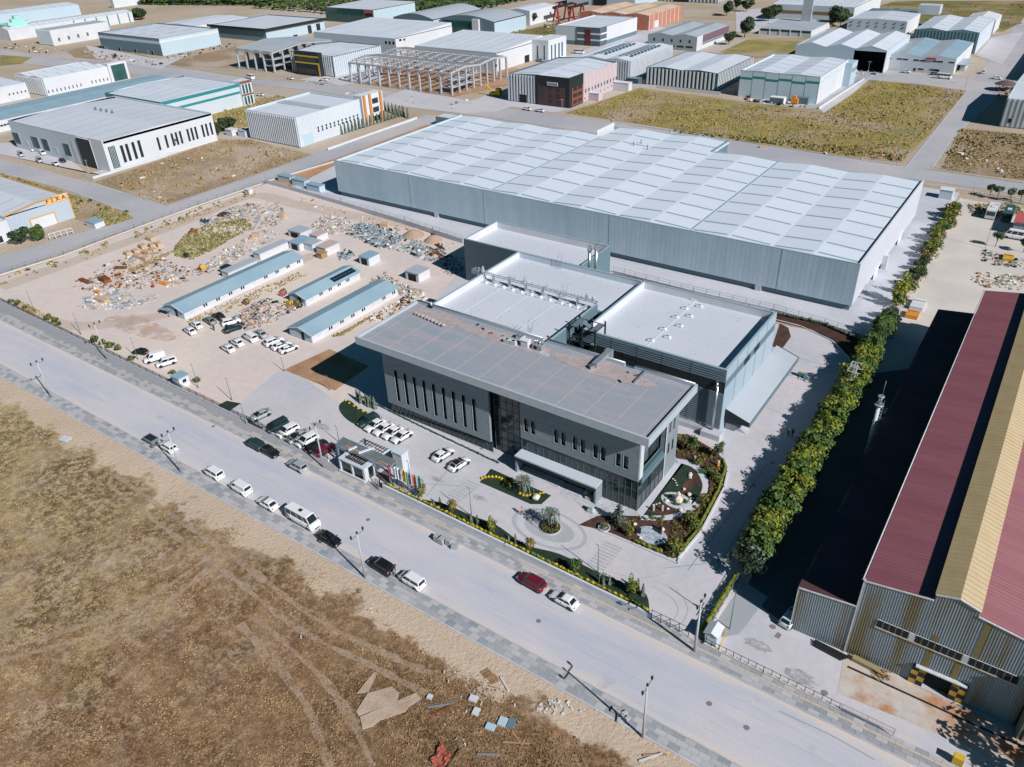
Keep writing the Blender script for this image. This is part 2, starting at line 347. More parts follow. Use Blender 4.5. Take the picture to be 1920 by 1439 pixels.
def road_material():
 m=bpy.data.materials.new('dusty_road');m.use_nodes=True;n=m.node_tree.nodes;l=m.node_tree.links;b=n['Principled BSDF'];b.inputs['Roughness'].default_value=.9;b.inputs['Specular IOR Level'].default_value=.2
 g=n.new('ShaderNodeNewGeometry');sp=n.new('ShaderNodeSeparateXYZ');l.new(g.outputs['Position'],sp.inputs[0])
 def noi(s,st=(1,1,1),d=6,r=.65):
  q=n.new('ShaderNodeTexNoise');q.inputs['Scale'].default_value=s;q.inputs['Detail'].default_value=d;q.inputs['Roughness'].default_value=r
  mp=n.new('ShaderNodeMapping');mp.inputs['Scale'].default_value=st;l.new(g.outputs['Position'],mp.inputs[0]);l.new(mp.outputs[0],q.inputs['Vector']);return q.outputs['Fac']
 def rng(x,a,c,p=0.,q=1.):
  r=n.new('ShaderNodeMapRange');r.inputs[1].default_value=a;r.inputs[2].default_value=c;r.inputs[3].default_value=p;r.inputs[4].default_value=q;l.new(x,r.inputs[0]);return r.outputs[0]
 def mt(op,a,c):
  x=n.new('ShaderNodeMath');x.operation=op
  for k,v in ((0,a),(1,c)):
   if isinstance(v,(int,float)):x.inputs[k].default_value=v
   else:l.new(v,x.inputs[k])
  return x.outputs[0]
 def mix(f,a,c):
  x=n.new('ShaderNodeMix');x.data_type='RGBA';l.new(f,x.inputs[0])
  for k,v in ((6,a),(7,c)):
   if isinstance(v,tuple):x.inputs[k].default_value=(*v,1)
   else:l.new(v,x.inputs[k])
  return x.outputs[2]
 base=mix(rng(noi(.05,(1,2.5,1)),.4,.62),(.46,.475,.55),(.55,.53,.57))
 base=mix(rng(noi(.5,(.12,1.6,1)),.5,.68,0,.5),base,(.62,.565,.54))
 base=mix(rng(noi(1.2,(.05,2.2,1)),.54,.66,0,.3),base,(.34,.35,.4))
 dd=mt('ABSOLUTE',mt('SUBTRACT',sp.outputs['Y'],57.3),0)
 edge=mt('ADD',dd,mt('MULTIPLY',noi(.25,(.5,1,1)),2.6))
 base=mix(rng(edge,5.0,6.4,0,.85),base,(.63,.55,.5))
 base=mix(rng(noi(.16,d=9,r=.75),.6,.68,0,.45),base,(.3,.31,.35))
 base=mix(rng(noi(3.5,d=5),.35,.7,0,.14),base,(.2,.2,.22))
 l.new(base,b.inputs['Base Color']);bp=n.new('ShaderNodeBump');bp.inputs['Strength'].default_value=.25;bp.inputs['Distance'].default_value=.05;l.new(noi(2.5),bp.inputs['Height']);l.new(bp.outputs[0],b.inputs['Normal'])
 return m
gp('front_road',[(-520,YK0),(60,YK0),(60,YK1),(-520,YK1)],road_material(),0.0,world_pts=True)
def strip(name,x0,x1,y0,y1,z0,z1,m):return MB().box(x0,y0,z0,x1,y1,z1,m).build(name,kind='structure')
far_edge=lambda x:65.4 + (-60-x)*0.0125               # foot of the front wall, slightly skewed to the road
pv=MB();pv.prism([(-520,49.85),(60,49.85),(60,YK0-.15),(-520,YK0-.15)],-0.02,0.10,pave_g);near_pave=pv.build('near_pavement',kind='structure')
pv=MB();pv.prism([(-520,YK1+.15),(60,YK1+.15),(60,far_edge(60)),(-520,far_edge(-520))],-0.02,0.10,pave_g);far_pave=pv.build('far_pavement',kind='structure')
strip('near_kerb',-520,60,YK0-.15,YK0,-0.02,0.13,kerb_m);strip('near_back_kerb',-520,60,49.6,49.85,-0.02,0.15,kerb_m)
strip('far_kerb',-520,60,YK1,YK1+.15,-0.02,0.13,kerb_m)
def paving(par,x_lo,x_hi,ys,near_first,yellow_row=None):
 meshes={}
 for key,m in (('l',pave_l),('g',pave_g),('d',pave_d),('y',pave_y)):
  meshes[key]=MB().box(-.5,-.5,0,.5,.5,0.03,m).mesh('paver')
 rest=MB();items=[]
 L=1.3
 for r,(a,c) in enumerate(ys):
  n=int((x_hi-x_lo)/L)
  for i in range(n):
   x=x_lo+(i+.5+(.5 if r % 2 else 0))*L
   t=noise.noise(Vector((x*.06,r*3.1,1.7)))*1.3
   if yellow_row is not None and r == yellow_row:k='y' if noise.noise(Vector((x*.03,7,2))) > -0.28 else 'g'
   else:
    q=(i+r) % 2;u=R()
    k=('l' if u < .68-t*.4 else 'g') if q else ('d' if u < .3+t*.4 else ('g' if u < .72 else 'l'))
   items.append((x,(a+c)/2,c-a,k))
 items.sort(key=lambda q:-q[0])
 for i,(x,y,w,k) in enumerate(items):
  if i < 300:inst(meshes[k],'paver',par,(x,y,0.095),sc=(L-.03,w-.02,1))
  else:rest.box(x-(L-.03)/2,y-(w-.02)/2,0.095,x+(L-.03)/2,y+(w-.02)/2,0.125,{'l':pave_l,'g':pave_g,'d':pave_d,'y':pave_y}[k])
 rest.build('far_pavers',par,kind='stuff')
paving(near_pave,-215,-2,[(49.9,50.7),(50.7,51.45),(51.45,52.1)],True)
paving(far_pave,-205,12,[(62.6,63.2),(63.2,63.8),(63.8,64.15),(64.15,64.75)],True,2)
for px in ([(0,640),(200,740),(300,785),(420,830),(560,905),(700,985),(820,1050),(700,1000),(560,930),(400,850),(200,762),(0,662)],):
 pass
gp('cross_road',[(-300,225),(0,299),(175,346),(313,388),(258,425),(240,399),(130,358),(0,324),(-300,250)],road_far,0.0)
gp('side_road',[(0,480),(120,446),(235,412),(313,386),(470,332),(590,290),(700,254),(800,215),(870,222),(760,262),(650,297),(480,347),(373,383),(253,427),(100,480),(0,513),(-250,600),(-250,560)],road_far,0.006)
gp('back_road',[(-700,-30),(0,92),(130,113),(340,128),(480,150),(650,160),(900,196),(1200,238),(1690,312),(1920,345),(2300,402),(2300,425),(1920,366),(1740,340),(1360,292),(1100,248),(870,214),(760,202),(600,172),(470,158),(300,146),(0,115),(-700,10)],road_far,0.012)
gp('avenue',[(1695,318),(1815,168),(1880,80),(1915,40),(1990,-60),(2030,-60),(1990,20),(1935,100),(1862,190),(1791,254),(1746,318)],road_far,0.018)
gp('street',[(1390,200),(1560,128),(1700,135),(1832,148),(1850,165),(1815,172),(1700,160),(1625,152),(1545,205)],road_far,0.006)
strip('road_kerb',-210,60,259.3,259.8,0,0.14,kerb_m)
for q in ([(0,299),(175,346),(313,387)],[(0,324),(130,358),(240,399)],[(253,428),(373,384),(480,348),(650,298),(860,226)],[(313,385),(470,331),(590,289),(790,217)],
          [(1100,232),(1200,237),(1690,311)],[(1750,318),(1920,343)],[(0,92),(130,112),(340,127),(480,149)],[(1697,316),(1817,167)],[(1748,317),(1793,253),(1864,188)]):
 ribbon('road_kerb',[G(*p) for p in q],0.5,kerb_m,z=0.05,world=True)
gp('construction_yard',[(0,520),(120,482),(253,432),(373,388),(500,345),(545,357),(640,385),(870,458),(960,560),(800,640),(700,700),(640,760),(560,780),(430,775),(300,712),(0,563),(-120,505),(-200,470)],dirt,0.012)
gp('headquarters_yard',[(430,772),(520,698),(545,690),(640,760),(700,690),(790,590),(870,500),(1150,548),(1350,590),(1640,640),(1560,770),(1500,880),(1440,985),(1395,1080),(1300,1215),(1000,1062),(720,916),(560,845)],concrete,0.018)
gp('warehouse_yard',[(545,352),(640,300),(840,226),(1100,258),(1340,300),(1730,352),(1800,362),(1740,450),(1640,636),(1400,585),(1150,532),(880,456),(700,402)],concrete_w,0.024)
gp('orange_bed',[(508,342),(600,308),(800,234),(832,236),(640,305),(545,352)],dirt_o,0.030)
gp('boundary_strip',[(1415,575),(1640,640),(1600,700),(1560,680),(1470,600)],dirt_o,0.006)
gp('factory_yard',[(1395,1080),(1440,985),(1500,880),(1600,720),(1690,600),(1780,430),(1800,372),(1960,400),(2100,800),(2400,1500),(1920,1490),(1620,1362),(1310,1222),(1340,1165)],concrete,0.012)
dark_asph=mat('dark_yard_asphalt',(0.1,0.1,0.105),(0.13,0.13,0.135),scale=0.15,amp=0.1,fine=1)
pale_cr=mat('cream_concrete',(0.6,0.55,0.5),(0.53,0.49,0.46),scale=0.1,amp=0.06,fine=0.8)
gp('factory_lane',[(1640,636),(1740,450),(1800,372),(1960,400),(1960,600),(1760,590),(1480,1100),(1400,1085),(1500,880)],pale_cr,0.018)
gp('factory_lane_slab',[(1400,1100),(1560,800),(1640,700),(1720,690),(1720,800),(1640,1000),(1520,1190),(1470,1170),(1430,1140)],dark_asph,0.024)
rusty=mat('rust_stained_concrete',(0.5,0.42,0.36),(0.5,0.46,0.43),scale=0.2,amp=0.12,fine=0.8,c3=(0.42,0.2,0.1),sc3=0.16)
gp('stained_slab',[(1580,1240),(1590,1225),(1920,1380),(1960,1440),(1900,1439),(1700,1352),(1570,1300)],rusty,0.024)
gp('grey_apron',[(1345,1165),(1395,1090),(1440,1120),(1385,1190),(1330,1200)],mat('grey_slab',(0.33,0.35,0.38)),0.030)
gp('grass_field_right',[(1060,212),(1200,165),(1385,190),(1545,208),(1630,150),(1720,158),(1815,170),(1760,235),(1692,305),(1560,292),(1440,272),(1260,242)],field_y,0.006)
gp('brown_field',[(1765,318),(1800,240),(1920,252),(2000,262),(2000,350),(1920,338)],field_b,0.006)
gp('triangle_field',[(178,342),(290,304),(395,268),(410,262),(470,262),(583,290),(450,338),(313,385),(240,362)],field_b,0.006)
gp('verge_field',[(0,325),(120,360),(235,398),(250,410),(190,428),(140,410),(60,380),(0,350),(-100,310),(-100,295)],field_y,0.012)
gp('verge_field',[(395,200),(520,180),(575,190),(560,215),(460,238),(410,250),(390,235)],field_y,0.012)
gp('brown_plot',[(120,92),(200,84),(300,112),(250,118),(140,108)],field_b,0.006)
gp('brown_plot',[(300,118),(440,88),(480,96),(445,128),(340,125)],field_b,0.006)
gp('brown_plot',[(0,103),(60,108),(40,120),(0,124)],field_y,0.02)
gp('frame_plot',[(640,152),(850,182),(1010,148),(950,120),(800,90),(600,120)],mat('excavated_soil',(0.36,0.2,0.11),(0.42,0.28,0.19),scale=0.1,amp=0.15,fine=0.6),0.006)
gp('olive_plot',[(960,62),(1050,42),(1110,60),(1120,72),(1020,68)],field_g,0.006)
gp('golden_plot',[(1350,98),(1400,75),(1500,70),(1600,60),(1500,100),(1400,112)],field_y,0.012)
gp('golden_plot',[(1620,20),(1680,2),(1920,2),(1960,20),(1880,60),(1700,50)],field_g,0.006)
gp('pale_plot',[(1280,0),(1500,0),(1420,40),(1280,32)],far_ground,0.012)
for q in ([(20,268),(130,300),(165,325),(290,298),(200,330),(0,290),(-60,270)],[(690,195),(760,168),(800,176),(960,200),(930,210),(870,213),(760,200)],[(880,190),(1000,150),(1040,155),(1070,205),(1040,212)],
          [(1000,125),(1230,50),(1300,60),(1150,120),(1060,150)],[(560,150),(700,120),(720,150),(640,160)],[(160,85),(300,112),(360,100),(300,130),(180,110)],[(1535,205),(1640,140),(1600,175),(1545,212)],
          [(1830,105),(1860,70),(1920,60),(1880,120)],[(1380,20),(1480,12),(1440,60),(1380,60)]):
 gp('works_yard',q,concrete,0.018)
gp('orchard_ground',[(320,0),(800,0),(860,30),(620,20),(420,12)],mat('orchard_soil',(0.42,0.31,0.21)),0.006)
gp('mulch_bed',[(532,694),(618,655),(692,687),(628,733)],soil,0.03)
gp('side_lawn',[(400,765),(425,752),(452,757),(420,778),(404,774)],lawn,0.03)
gp('roof_garden_bed',[(1462,607),(1478,615),(1483,632),(1470,650),(1464,656),(1448,650)],mulch,0.03)
gp('planting_strip',[(1150,512),(1200,524),(1400,575),(1560,612),(1620,640),(1610,700),(1600,682),(1570,645),(1520,618),(1400,590),(1200,538),(1140,525)],soil_dk,0.024)
lw=curve([G(*p) for p in [(640,756),(655,752),(672,765),(690,775),(704,788),(692,800),(668,797),(648,785),(636,768)]],6)
gp('lawn_island',lw,lawn,0.03,world_pts=True,thick=0.05)
gp('lawn_island',[(921,880),(1033,930),(1015,946),(995,946),(900,905)],lawn,0.03,thick=0.05)
gp('front_lawn',curve([G(*p) for p in [(712,905),(760,930),(830,945),(885,968),(930,985),(985,1022),(1050,1040),(1130,1078),(1190,1102),(1213,1118),(1218,1150)]],4,False) + [G(*p) for p in [(1212,1158),(1060,1085),(900,1005),(770,938),(715,912)]],lawn,0.03,world_pts=True,thick=0.04)
disc_l=mat('pale_ring_paving',(0.5,0.46,0.46),(0.46,0.43,0.44),scale=0.4,amp=0.06);disc_g=mat('grey_ring_paving',(0.36,0.38,0.41),(0.4,0.41,0.44),scale=0.4,amp=0.06)
rc=G(1038,996);RO=10.2
def disc(name,c,r,m,z,n=64,kind='structure'):return gp(name,[(c[0]+r*math.cos(2*math.pi*i/n),c[1]+r*math.sin(2*math.pi*i/n)) for i in range(n)],m,z,world_pts=True,kind=kind)
def ell(c,rx,ry,n=56,a0=0,a1=2*math.pi):return [(c[0]+rx*math.cos(a0+(a1-a0)*i/n),c[1]+ry*math.sin(a0+(a1-a0)*i/n)) for i in range(n)]
RC=(-46.75,72.1)
gp('ring_paving',ell(RC,6.1,3.7),disc_g,0.026,world_pts=True)
gp('ring_paving',ell(RC,5.5,3.25),concrete,0.032,world_pts=True)
gp('ring_paving',ell(RC,4.1,2.35),disc_g,0.038,world_pts=True)
stripe_m=mat('worn_grey_stripe',(0.36,0.38,0.41),(0.44,0.44,0.46),scale=1.2,amp=0.1)
def crossing(x0,x1,y0,y1,n):
 b=MB()
 for i in range(n):
  y=y0+(y1-y0)*i/n;b.face([(x0,y,0.03),(x1,y,0.03),(x1,y+(y1-y0)/n*.55,0.03),(x0,y+(y1-y0)/n*.55,0.03)],stripe_m)
 b.build('zebra_crossing',kind='structure')
crossing(-38.5,-35.8,69.0,74.6,9);crossing(-64.3,-61.6,69.3,74.9,9)
path_px=[(668,736),(700,726),(733,774),(1192,962),(1265,870),(1290,868),(1232,935),(1200,975),(1180,972),(1040,912),(935,872),(700,770)]
gp('footpath',path_px,concrete_w,0.034)
for k in range(14):
 t=k/14;a=lerp((700,768),(935,868),t);b_=lerp((733,776),(960,862),t)
 ribbon('path_joint',[G(*a),G(*b_)],0.05,seam_m,z=0.04,world=True) if k % 2 == 0 else None
gp('entrance_paving',[(1060,905),(1085,892),(1120,905),(1160,935),(1200,965),(1180,985),(1120,985),(1085,945),(1050,928)],mat('speckled_paving',(0.5,0.5,0.53),(0.38,0.4,0.44),scale=1.2,amp=0.25,fine=3),0.040)
gp('corner_garden',[(1085,985),(1120,968),(1195,968),(1250,968),(1330,900),(1345,870),(1310,840),(1265,818),(1268,868),(1290,868),(1310,872),(1355,900),(1352,922),(1315,985),(1268,1044),(1262,1046),(1170,1005),(1108,990)],mulch,0.046)
gp('garden_bed',[(1262,815),(1290,815),(1345,848),(1357,866),(1361,885),(1354,915),(1336,951),(1312,995),(1271,1045),(1262,1048),(1145,1000),(1115,990),(1130,975),(1185,970),(1285,967),(1328,925),(1330,890),(1300,862),(1266,856)],mulch,0.052)
arc_o=[G(*p) for p in curve([(1265,860),(1300,868),(1322,890),(1328,915),(1318,940),(1295,962),(1255,976),(1200,976)],6,False)]
arc_i=[G(*p) for p in curve([(1270,868),(1297,877),(1312,895),(1317,915),(1307,936),(1287,955),(1250,967),(1200,967)],6,False)]
gp('curved_path',arc_o + arc_i[::-1],concrete_w,0.060,world_pts=True,thick=0.02)
gp('garden_lawn',arc_i[2:-2] + [G(1204,970),G(1283,870)],lawn,0.056,world_pts=True)
gp('rock_bed',[(1276,920),(1283,905),(1297,898),(1303,905),(1298,918),(1288,924),(1280,934)],mulch,0.062)
gp('rock_bed',[(1215,958),(1240,942),(1262,955),(1280,962),(1250,966),(1222,962)],mulch,0.062)
gp('rock_bed',[(1291,885),(1298,880),(1312,900),(1318,915),(1303,912)],soil_dk,0.063)
pond_w=mat('pond_water',(0.25,0.33,0.38),(0.5,0.55,0.6),scale=1.8,rough=0.15,amp=0.15,spec=0.6)
gp('stone_basin',ell(G(1222,1005),2.3,1.75),mat('basin_marble',(0.5,0.52,0.56),(0.3,0.33,0.38),scale=1.2,amp=0.3,fine=3),0.06,world_pts=True,kind='structure',thick=0.06)
gp('pond',ell(G(1222,1003),1.7,1.25),pond_w,0.128,world_pts=True)
gp('fountain_ring',ell(G(1268,940),2.4,1.75),kerb_m,0.066,world_pts=True,thick=0.08)
gp('fountain_water',ell(G(1268,940),1.9,1.3),pond_w,0.152,world_pts=True)
# ================================================================== HEADQUARTERS
HQ=thing('headquarters_building','long grey stone office building with overhanging flat roof and glass corner','building',(-62.6,89,0))
YF=82.2;XL,XR=-87.5,-37.7;YB=95.8;Z0R,Z1R=14.1,15.5
zL=onY(917,828.6,YF)[1];zR=onY(975,820,YF)[1]
ex0=onY(917,780,YF)[0];ex1=onY(975,780,YF)[0]
b=MB();b.box(XL+.3,YF+1.9,0,XR-1.6,YB-.3,Z0R,dark_in);b.build('core',HQ)
def skin(x0,x1,z0,z1,holes,name,m=stone_m,y0=YF,y1=YF+.45):
 """holes: list of (x0,x1,z0,z1); all in columns"""
 b=MB();xs=sorted(set([x0,x1] + [h[0] for h in holes] + [h[1] for h in holes]))
 for a,c in zip(xs,xs[1:]):
  hh=sorted([h for h in holes if h[0] <= a+1e-6 and h[1] >= c-1e-6],key=lambda h:h[2]);z=z0
  for h in hh:
   if h[2] > z:b.box(a,y0,z,c,y1,h[2],m)
   z=h[3]
  if z < z1:b.box(a,y0,z,c,y1,z1,m)
 return b.build(name,HQ)
ZOOM=lambda zx,zy,ox,oy,s:(ox+zx/s,oy+zy/s)
slits=[]
for (tx,ty),(bx,by) in zip([(640,478),(750,517),(860,558),(972,600),(1088,648),(1205,690),(1325,735),(1448,778),(1570,820)],
                              [(700,850),(812,895),(925,940),(1032,985),(1150,1030),(1265,1075),(1380,1118),(1502,1165),(1625,1215)]):
 a=onY(*ZOOM(tx,ty,640,620,6.397),YF);c=onY(*ZOOM(bx,by,640,620,6.397),YF);slits.append(((a[0]+c[0])/2,a[1],c[1]))
x0s=(slits[0][0],slits[-1][0]);zt=sum(s[1] for s in slits)/9;zb=sum(s[2] for s in slits)/9
HL=[]
for k in range(9):
 xc=x0s[0]+(x0s[1]-x0s[0])*k/8;HL.append((xc-.33,xc+.33,zb,zt))
skin(XL,ex0,zL,Z0R,HL,'stone_facade_left')
HR=[]
for (ax,ay),(cx_,cy_) in [((490,390),(545,550)),((570,420),(622,578)),((830,515),(882,670)),((910,545),(962,703)),((1040,595),(1095,755)),((1130,625),(1182,788)),((1272,680),(1325,843)),((1358,710),(1410,875)),((1525,778),(1582,940)),((1612,808),(1668,972))]:
 a=onY(*ZOOM(ax,ay,900,720,5.997),YF);c=onY(*ZOOM(cx_,cy_,900,720,5.997),YF);HR.append((min(a[0],c[0]-.4),c[0],c[1],a[1]))
zz0=sum(h[2] for h in HR)/10;zz1=sum(h[3] for h in HR)/10
HR=[((h[0]+h[1])/2-.36,(h[0]+h[1])/2+.36,zz0,zz1) for h in HR]
skin(ex1,XR,zR,12.9,HR,'stone_facade_right')
def hq_window(h,parts=1):
 x0,x1,z0,z1=h;f=MB();y=YF-.05
 f.box(x0-.07,y,z0-.07,x0,YF+.42,z1+.07,stone_lt);f.box(x1,y,z0-.07,x1+.07,YF+.42,z1+.07,dark_cl);f.box(x0,y,z0-.07,x1,YF+.42,z0,stone_lt);f.box(x0,y,z1,x1,YF+.42,z1+.07,dark_cl)  # sun painted in: left and bottom reveals light, right and top dark
 o=f.build('window',HQ);p=MB();p.box(x0+.002,YF+.3,z0+.002,x1-.002,YF+.34,z1-.002,glass_m)
 for k in range(1,parts):z=z0+(z1-z0)*k/parts;p.box(x0+.004,YF+.24,z-.05,x1-.004,YF+.298,z+.05,dark_cl)
 p.build('pane',o)
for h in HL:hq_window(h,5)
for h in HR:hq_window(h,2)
b=MB()
for z in [zR+.6*k for k in range(1,12)]:b.box(ex1+.02,YF-.012,z,XR-.02,YF-.002,z+.018,slate_cl) if not (zz0-.1 < z < zz1+.1) else None
b.build('stone_courses',HQ,kind='stuff')
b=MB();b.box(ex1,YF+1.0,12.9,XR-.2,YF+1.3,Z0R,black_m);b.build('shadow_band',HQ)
glass2=mat('dark_glass_pane',(0.03,0.045,0.05),(0.045,0.065,0.07),scale=.2,rough=.1,spec=.6);glass3=mat('pane_with_blind',(0.13,0.17,0.19),(0.1,0.14,0.16),scale=.5,rough=.15,spec=.5)
def curtain(x0,x1,z0,z1,y,nx,nz,name='glass_wall',side=False,m=glass_m,fr=dark_cl,grey=False):
 b=MB()
 if not side:b.box(x0,y+.05,z0,x1,y+.13,z1,dark_in)
 else:b.box(y-.13,x0,z0,y-.05,x1,z1,dark_in)
 o=b.build(name,HQ);f=MB();pr=random.Random(int(abs(x0)*7))
 for i in range(nx):
  for k in range(nz):
   a,c=x0+(x1-x0)*i/nx,x0+(x1-x0)*(i+1)/nx;e,g_=z0+(z1-z0)*k/nz,z0+(z1-z0)*(k+1)/nz;pm=pr.choice([m,m,glass2,glass2,glass3 if grey else glass2])
   (MB().box(a,y,e,c,y+.04,g_,pm) if not side else MB().box(y-.04,a,e,y,c,g_,pm)).build('pane',o,base=(a,y,e) if not side else (y,a,e))
 for i in range(nx+1):
  x=x0+(x1-x0)*i/nx
  f.box(x-.04,y-.07,z0,x+.04,y-.001,z1,fr) if not side else f.box(y+.001,x-.04,z0,y+.07,x+.04,z1,fr)
 for k in range(nz+1):
  z=z0+(z1-z0)*k/nz
  f.box(x0,y-.05,z-.035,x1,y-.003,z+.035,fr) if not side else f.box(y+.003,x0,z-.035,y+.05,x1,z+.035,fr)
 f.build('mullions',o);return o
curtain(XL+.2,ex0,0.0,zL-.002,YF+.5,22,1)
curtain(ex0,ex1,0.0,13.2,YF+1.5,5,9,grey=True)
curtain(ex1,XR-.05,0.0,zR-.002,YF+.25,20,3)
curtain(YF+.3,91.4,0.0,4.4,XR-.05,6,1,side=True);curtain(YF+2.2,91.4,5.2,9.2,XR-1.3,6,1,side=True,grey=True);curtain(YF+2.2,91.4,9.6,13.6,XR-1.3,6,1,side=True,grey=True)
b=MB();b.box(XR-1.4,YF+1.5,4.4,XR-.02,91.4,5.2,slate_cl);b.box(XR-1.35,YF+2.2,9.2,XR-.9,91.4,9.6,slate_cl);b.box(XR-1.0,YF+.5,zR,XR-.02,YF+1.6,12.9,stone_lt)
b.build('balcony_floors',HQ)
b=MB();b.box(XR-.9,91.4,0,XR,YB,Z0R,stone_m);b.box(XL,YB-.3,0,XR-.9,YB,Z0R,stone_m);b.box(XL,YF+.45,zL,XL+.3,YB-.3,Z0R,stone_m);b.box(XR-.001,91.35,0,XR+.04,91.6,Z0R,stone_lt);b.build('side_wall',HQ)
b=MB();b.box(XR-.6,YF+.46,5.2,XR-.57,91.2,6.3,glass_t);b.box(XR-.62,YF+.46,6.3,XR-.55,91.2,6.36,steel_m);b.build('balcony_rail',HQ)
for ya,za in ((935,895),(995,835),(905,1210),(965,1150)):
 y,z=onX(*ZOOM(ya+10,za,1140,680,7.996),XR+.03);f=MB();f.box(XR-.02,y-.28,z-1.9,XR+.03,y+.28,z,black_m)
 o=f.build('window',HQ);MB().box(XR+.031,y-.2,z-1.8,XR+.036,y+.2,z-.1,glass_m).build('pane',o)
RX0,RX1,RY0,RY1=-91.6,-35.65,80.4,96.9
b=MB();b.box(RX0+.35,RY0+.35,Z0R,RX1-.35,RY1-.35,Z1R-.45,mat('bitumen_roof',(0.3,0.315,0.36),(0.27,0.31,0.36),scale=0.12,amp=0.06,fine=0.8,stretch=(0.35,1.6,1),c3=(0.35,0.335,0.36),sc3=0.2))
roof=b.build('roof',HQ)
fas=mat('roof_fascia',(0.42,0.47,0.51),(0.39,0.44,0.48),scale=0.4,amp=0.04,rough=0.6)
b=MB()
n=26
for i in range(n):
 x=RX0+(RX1-RX0)*i/n;x2=RX0+(RX1-RX0)*(i+1)/n
 inst_b=MB().box(x+.008,RY0,Z0R,x2-.008,RY0+.345,Z1R,fas).build('fascia_panel',HQ,base=(x,RY0,Z0R))
n=8
for i in range(n):
 y=RY0+.35+(RY1-RY0-.35)*i/n;y2=RY0+.35+(RY1-RY0-.35)*(i+1)/n
 MB().box(RX1-.345,y+.008,Z0R,RX1,y2-.008,Z1R,fas).build('fascia_panel',HQ,base=(RX1,y,Z0R))
b.box(RX0,RY0+.35,Z0R,RX0+.35,RY1,Z1R,fas).build('fascia_left',HQ)
rb=MB()
for x0,x1 in ((RX0+.35,-63.4),(-62.6,-47.9),(-46.2,RX1-.35)):rb.box(x0,RY1-.35,Z0R,x1,RY1,Z1R,fas);rb.cyl((x0,RY1-.18,Z1R+.1),(x1,RY1-.18,Z1R+.1),.16,.16,8,steel_m)
rb.build('back_parapet',HQ)
sm=mat('roof_felt_joint',(0.42,0.36,0.37),(0.38,0.34,0.36),scale=1.5)
for k in range(12):
 x=RX0+2.2+k*4.75;MB().box(x-.09,RY0+.4,Z1R-.448,x+.09,RY1-(3.2 if 2 < k < 10 else .6),Z1R-.425,sm).build('roof_joint',HQ,base=(x,RY0,Z1R))
MB().box(RX1-9.8,RY0+1.8,Z1R-.447,RX1-2.6,RY0+1.98,Z1R-.427,sm).build('roof_joint',HQ)
gd=mat('roof_gravel',(0.36,0.3,0.3),(0.42,0.36,0.35),scale=0.6,amp=0.2,fine=3,rough=1,bump=0.4)
gz=Z1R-.44
def blob(cx,cy,rx,ry,n=26,j=0.25):return [(cx+rx*math.cos(2*math.pi*i/n)*(1+j*(R()-.5)),cy+ry*math.sin(2*math.pi*i/n)*(1+j*(R()-.5))) for i in range(n)]
for i,q in enumerate((blob(-84.5,94.2,5.5,1.7,j=.1),blob(-69,93.9,11,1.8,j=.1),blob(-50,93.8,9.0,2.1,j=.1))):MB().face([(x,y,gz+.012+.006*i) for x,y in q],gd).build('gravel_patch',HQ)
b=MB();b.box(-44.4,RY1-4.2,gz,-44.2,RY1-.36,gz+.35,seam_m);b.build('expansion_strip',HQ)
b=MB()
for i in range(9):b.rock((-88.5+i*.9,92.9-.12*i,gz),.45,gd)
b.build('gravel_ridge',HQ,kind='stuff')
ca=G(965,854,3.4);cb=G(1116.7,915.8,3.4);cc=G(1128,902.5,3.4)
cx0,cx1,cy0=ca[0],cc[0],(ca[1]+cb[1])/2
b=MB();b.box(cx0,cy0,3.15,cx1,YF+.18,3.42,grey_lt);can=b.build('entrance_canopy',HQ)
b=MB();b.box(cx0,cy0-.02,2.55,cx1,cy0+.12,3.15,black_m);b.box(cx0,cy0+.12,0,cx0+.35,YF+.2,3.15,stone_m);b.box(cx1-.3,cy0+.12,0,cx1,YF+.2,3.15,stone_m);b.build('canopy_fascia',HQ)
b=MB();b.box(cx0+.6,YF-1.0,0.045,-50.5,YF+.2,.24,kerb_m);b.box(cx0+.6,YF-1.45,0.045,-50.5,YF-1.0,.14,kerb_m);b.build('entrance_step',HQ)
def roof_item(name,label,cat,px,py,z,fn,group=None):
 x,y=G(px,py,z);t=thing(name,label,cat,(x,y,z),0,group);fn(t,x,y,z);return t
rz_=Z1R-.45
def ac(t,x,y,z):
 MB().box(x-.55,y-.35,z,x+.55,y+.35,z+.75,teal_box).build('casing',t);MB().cyl((x,y,z+.75),(x,y,z+.8),.26,.26,12,black_m).build('fan',t)
teal_box=mat('pale_teal_casing',(0.45,0.56,0.56))
roof_item('air_conditioner','left one of two pale outdoor cooling units on the office roof','air conditioner',951,643,rz_,ac)
roof_item('air_conditioner','right one of two pale cooling units, beside the little white cabin on the office roof','air conditioner',963,646.5,rz_,ac)
def cabin(t,x,y,z):
 MB().box(x-.7,y-.5,z,x+.7,y+.5,z+1.3,white_p).build('walls',t)
 b=MB();b.hexa([(x-.8,y-.6,z+1.3),(x+.8,y-.6,z+1.3),(x+.8,y+.6,z+1.3),(x-.8,y+.6,z+1.3)],[(x-.8,y,z+1.65),(x+.8,y,z+1.65),(x+.8,y+.01,z+1.65),(x-.8,y+.01,z+1.65)],white_p);b.build('roof',t)
roof_item('plant_cabin','small white cabin with pitched lid on the office roof','cabin',986,650,rz_,cabin)
def wbox(t,x,y,z):MB().box(x-.7,y-.4,z,x+.7,y+.4,z+.8,white_p).build('casing',t);MB().box(x-.75,y-.45,z+.8,x+.75,y+.45,z+.86,steel_m).build('lid',t)
roof_item('plant_box','white box unit behind the pair of cooling units on the office roof','box',976,636,rz_,wbox)
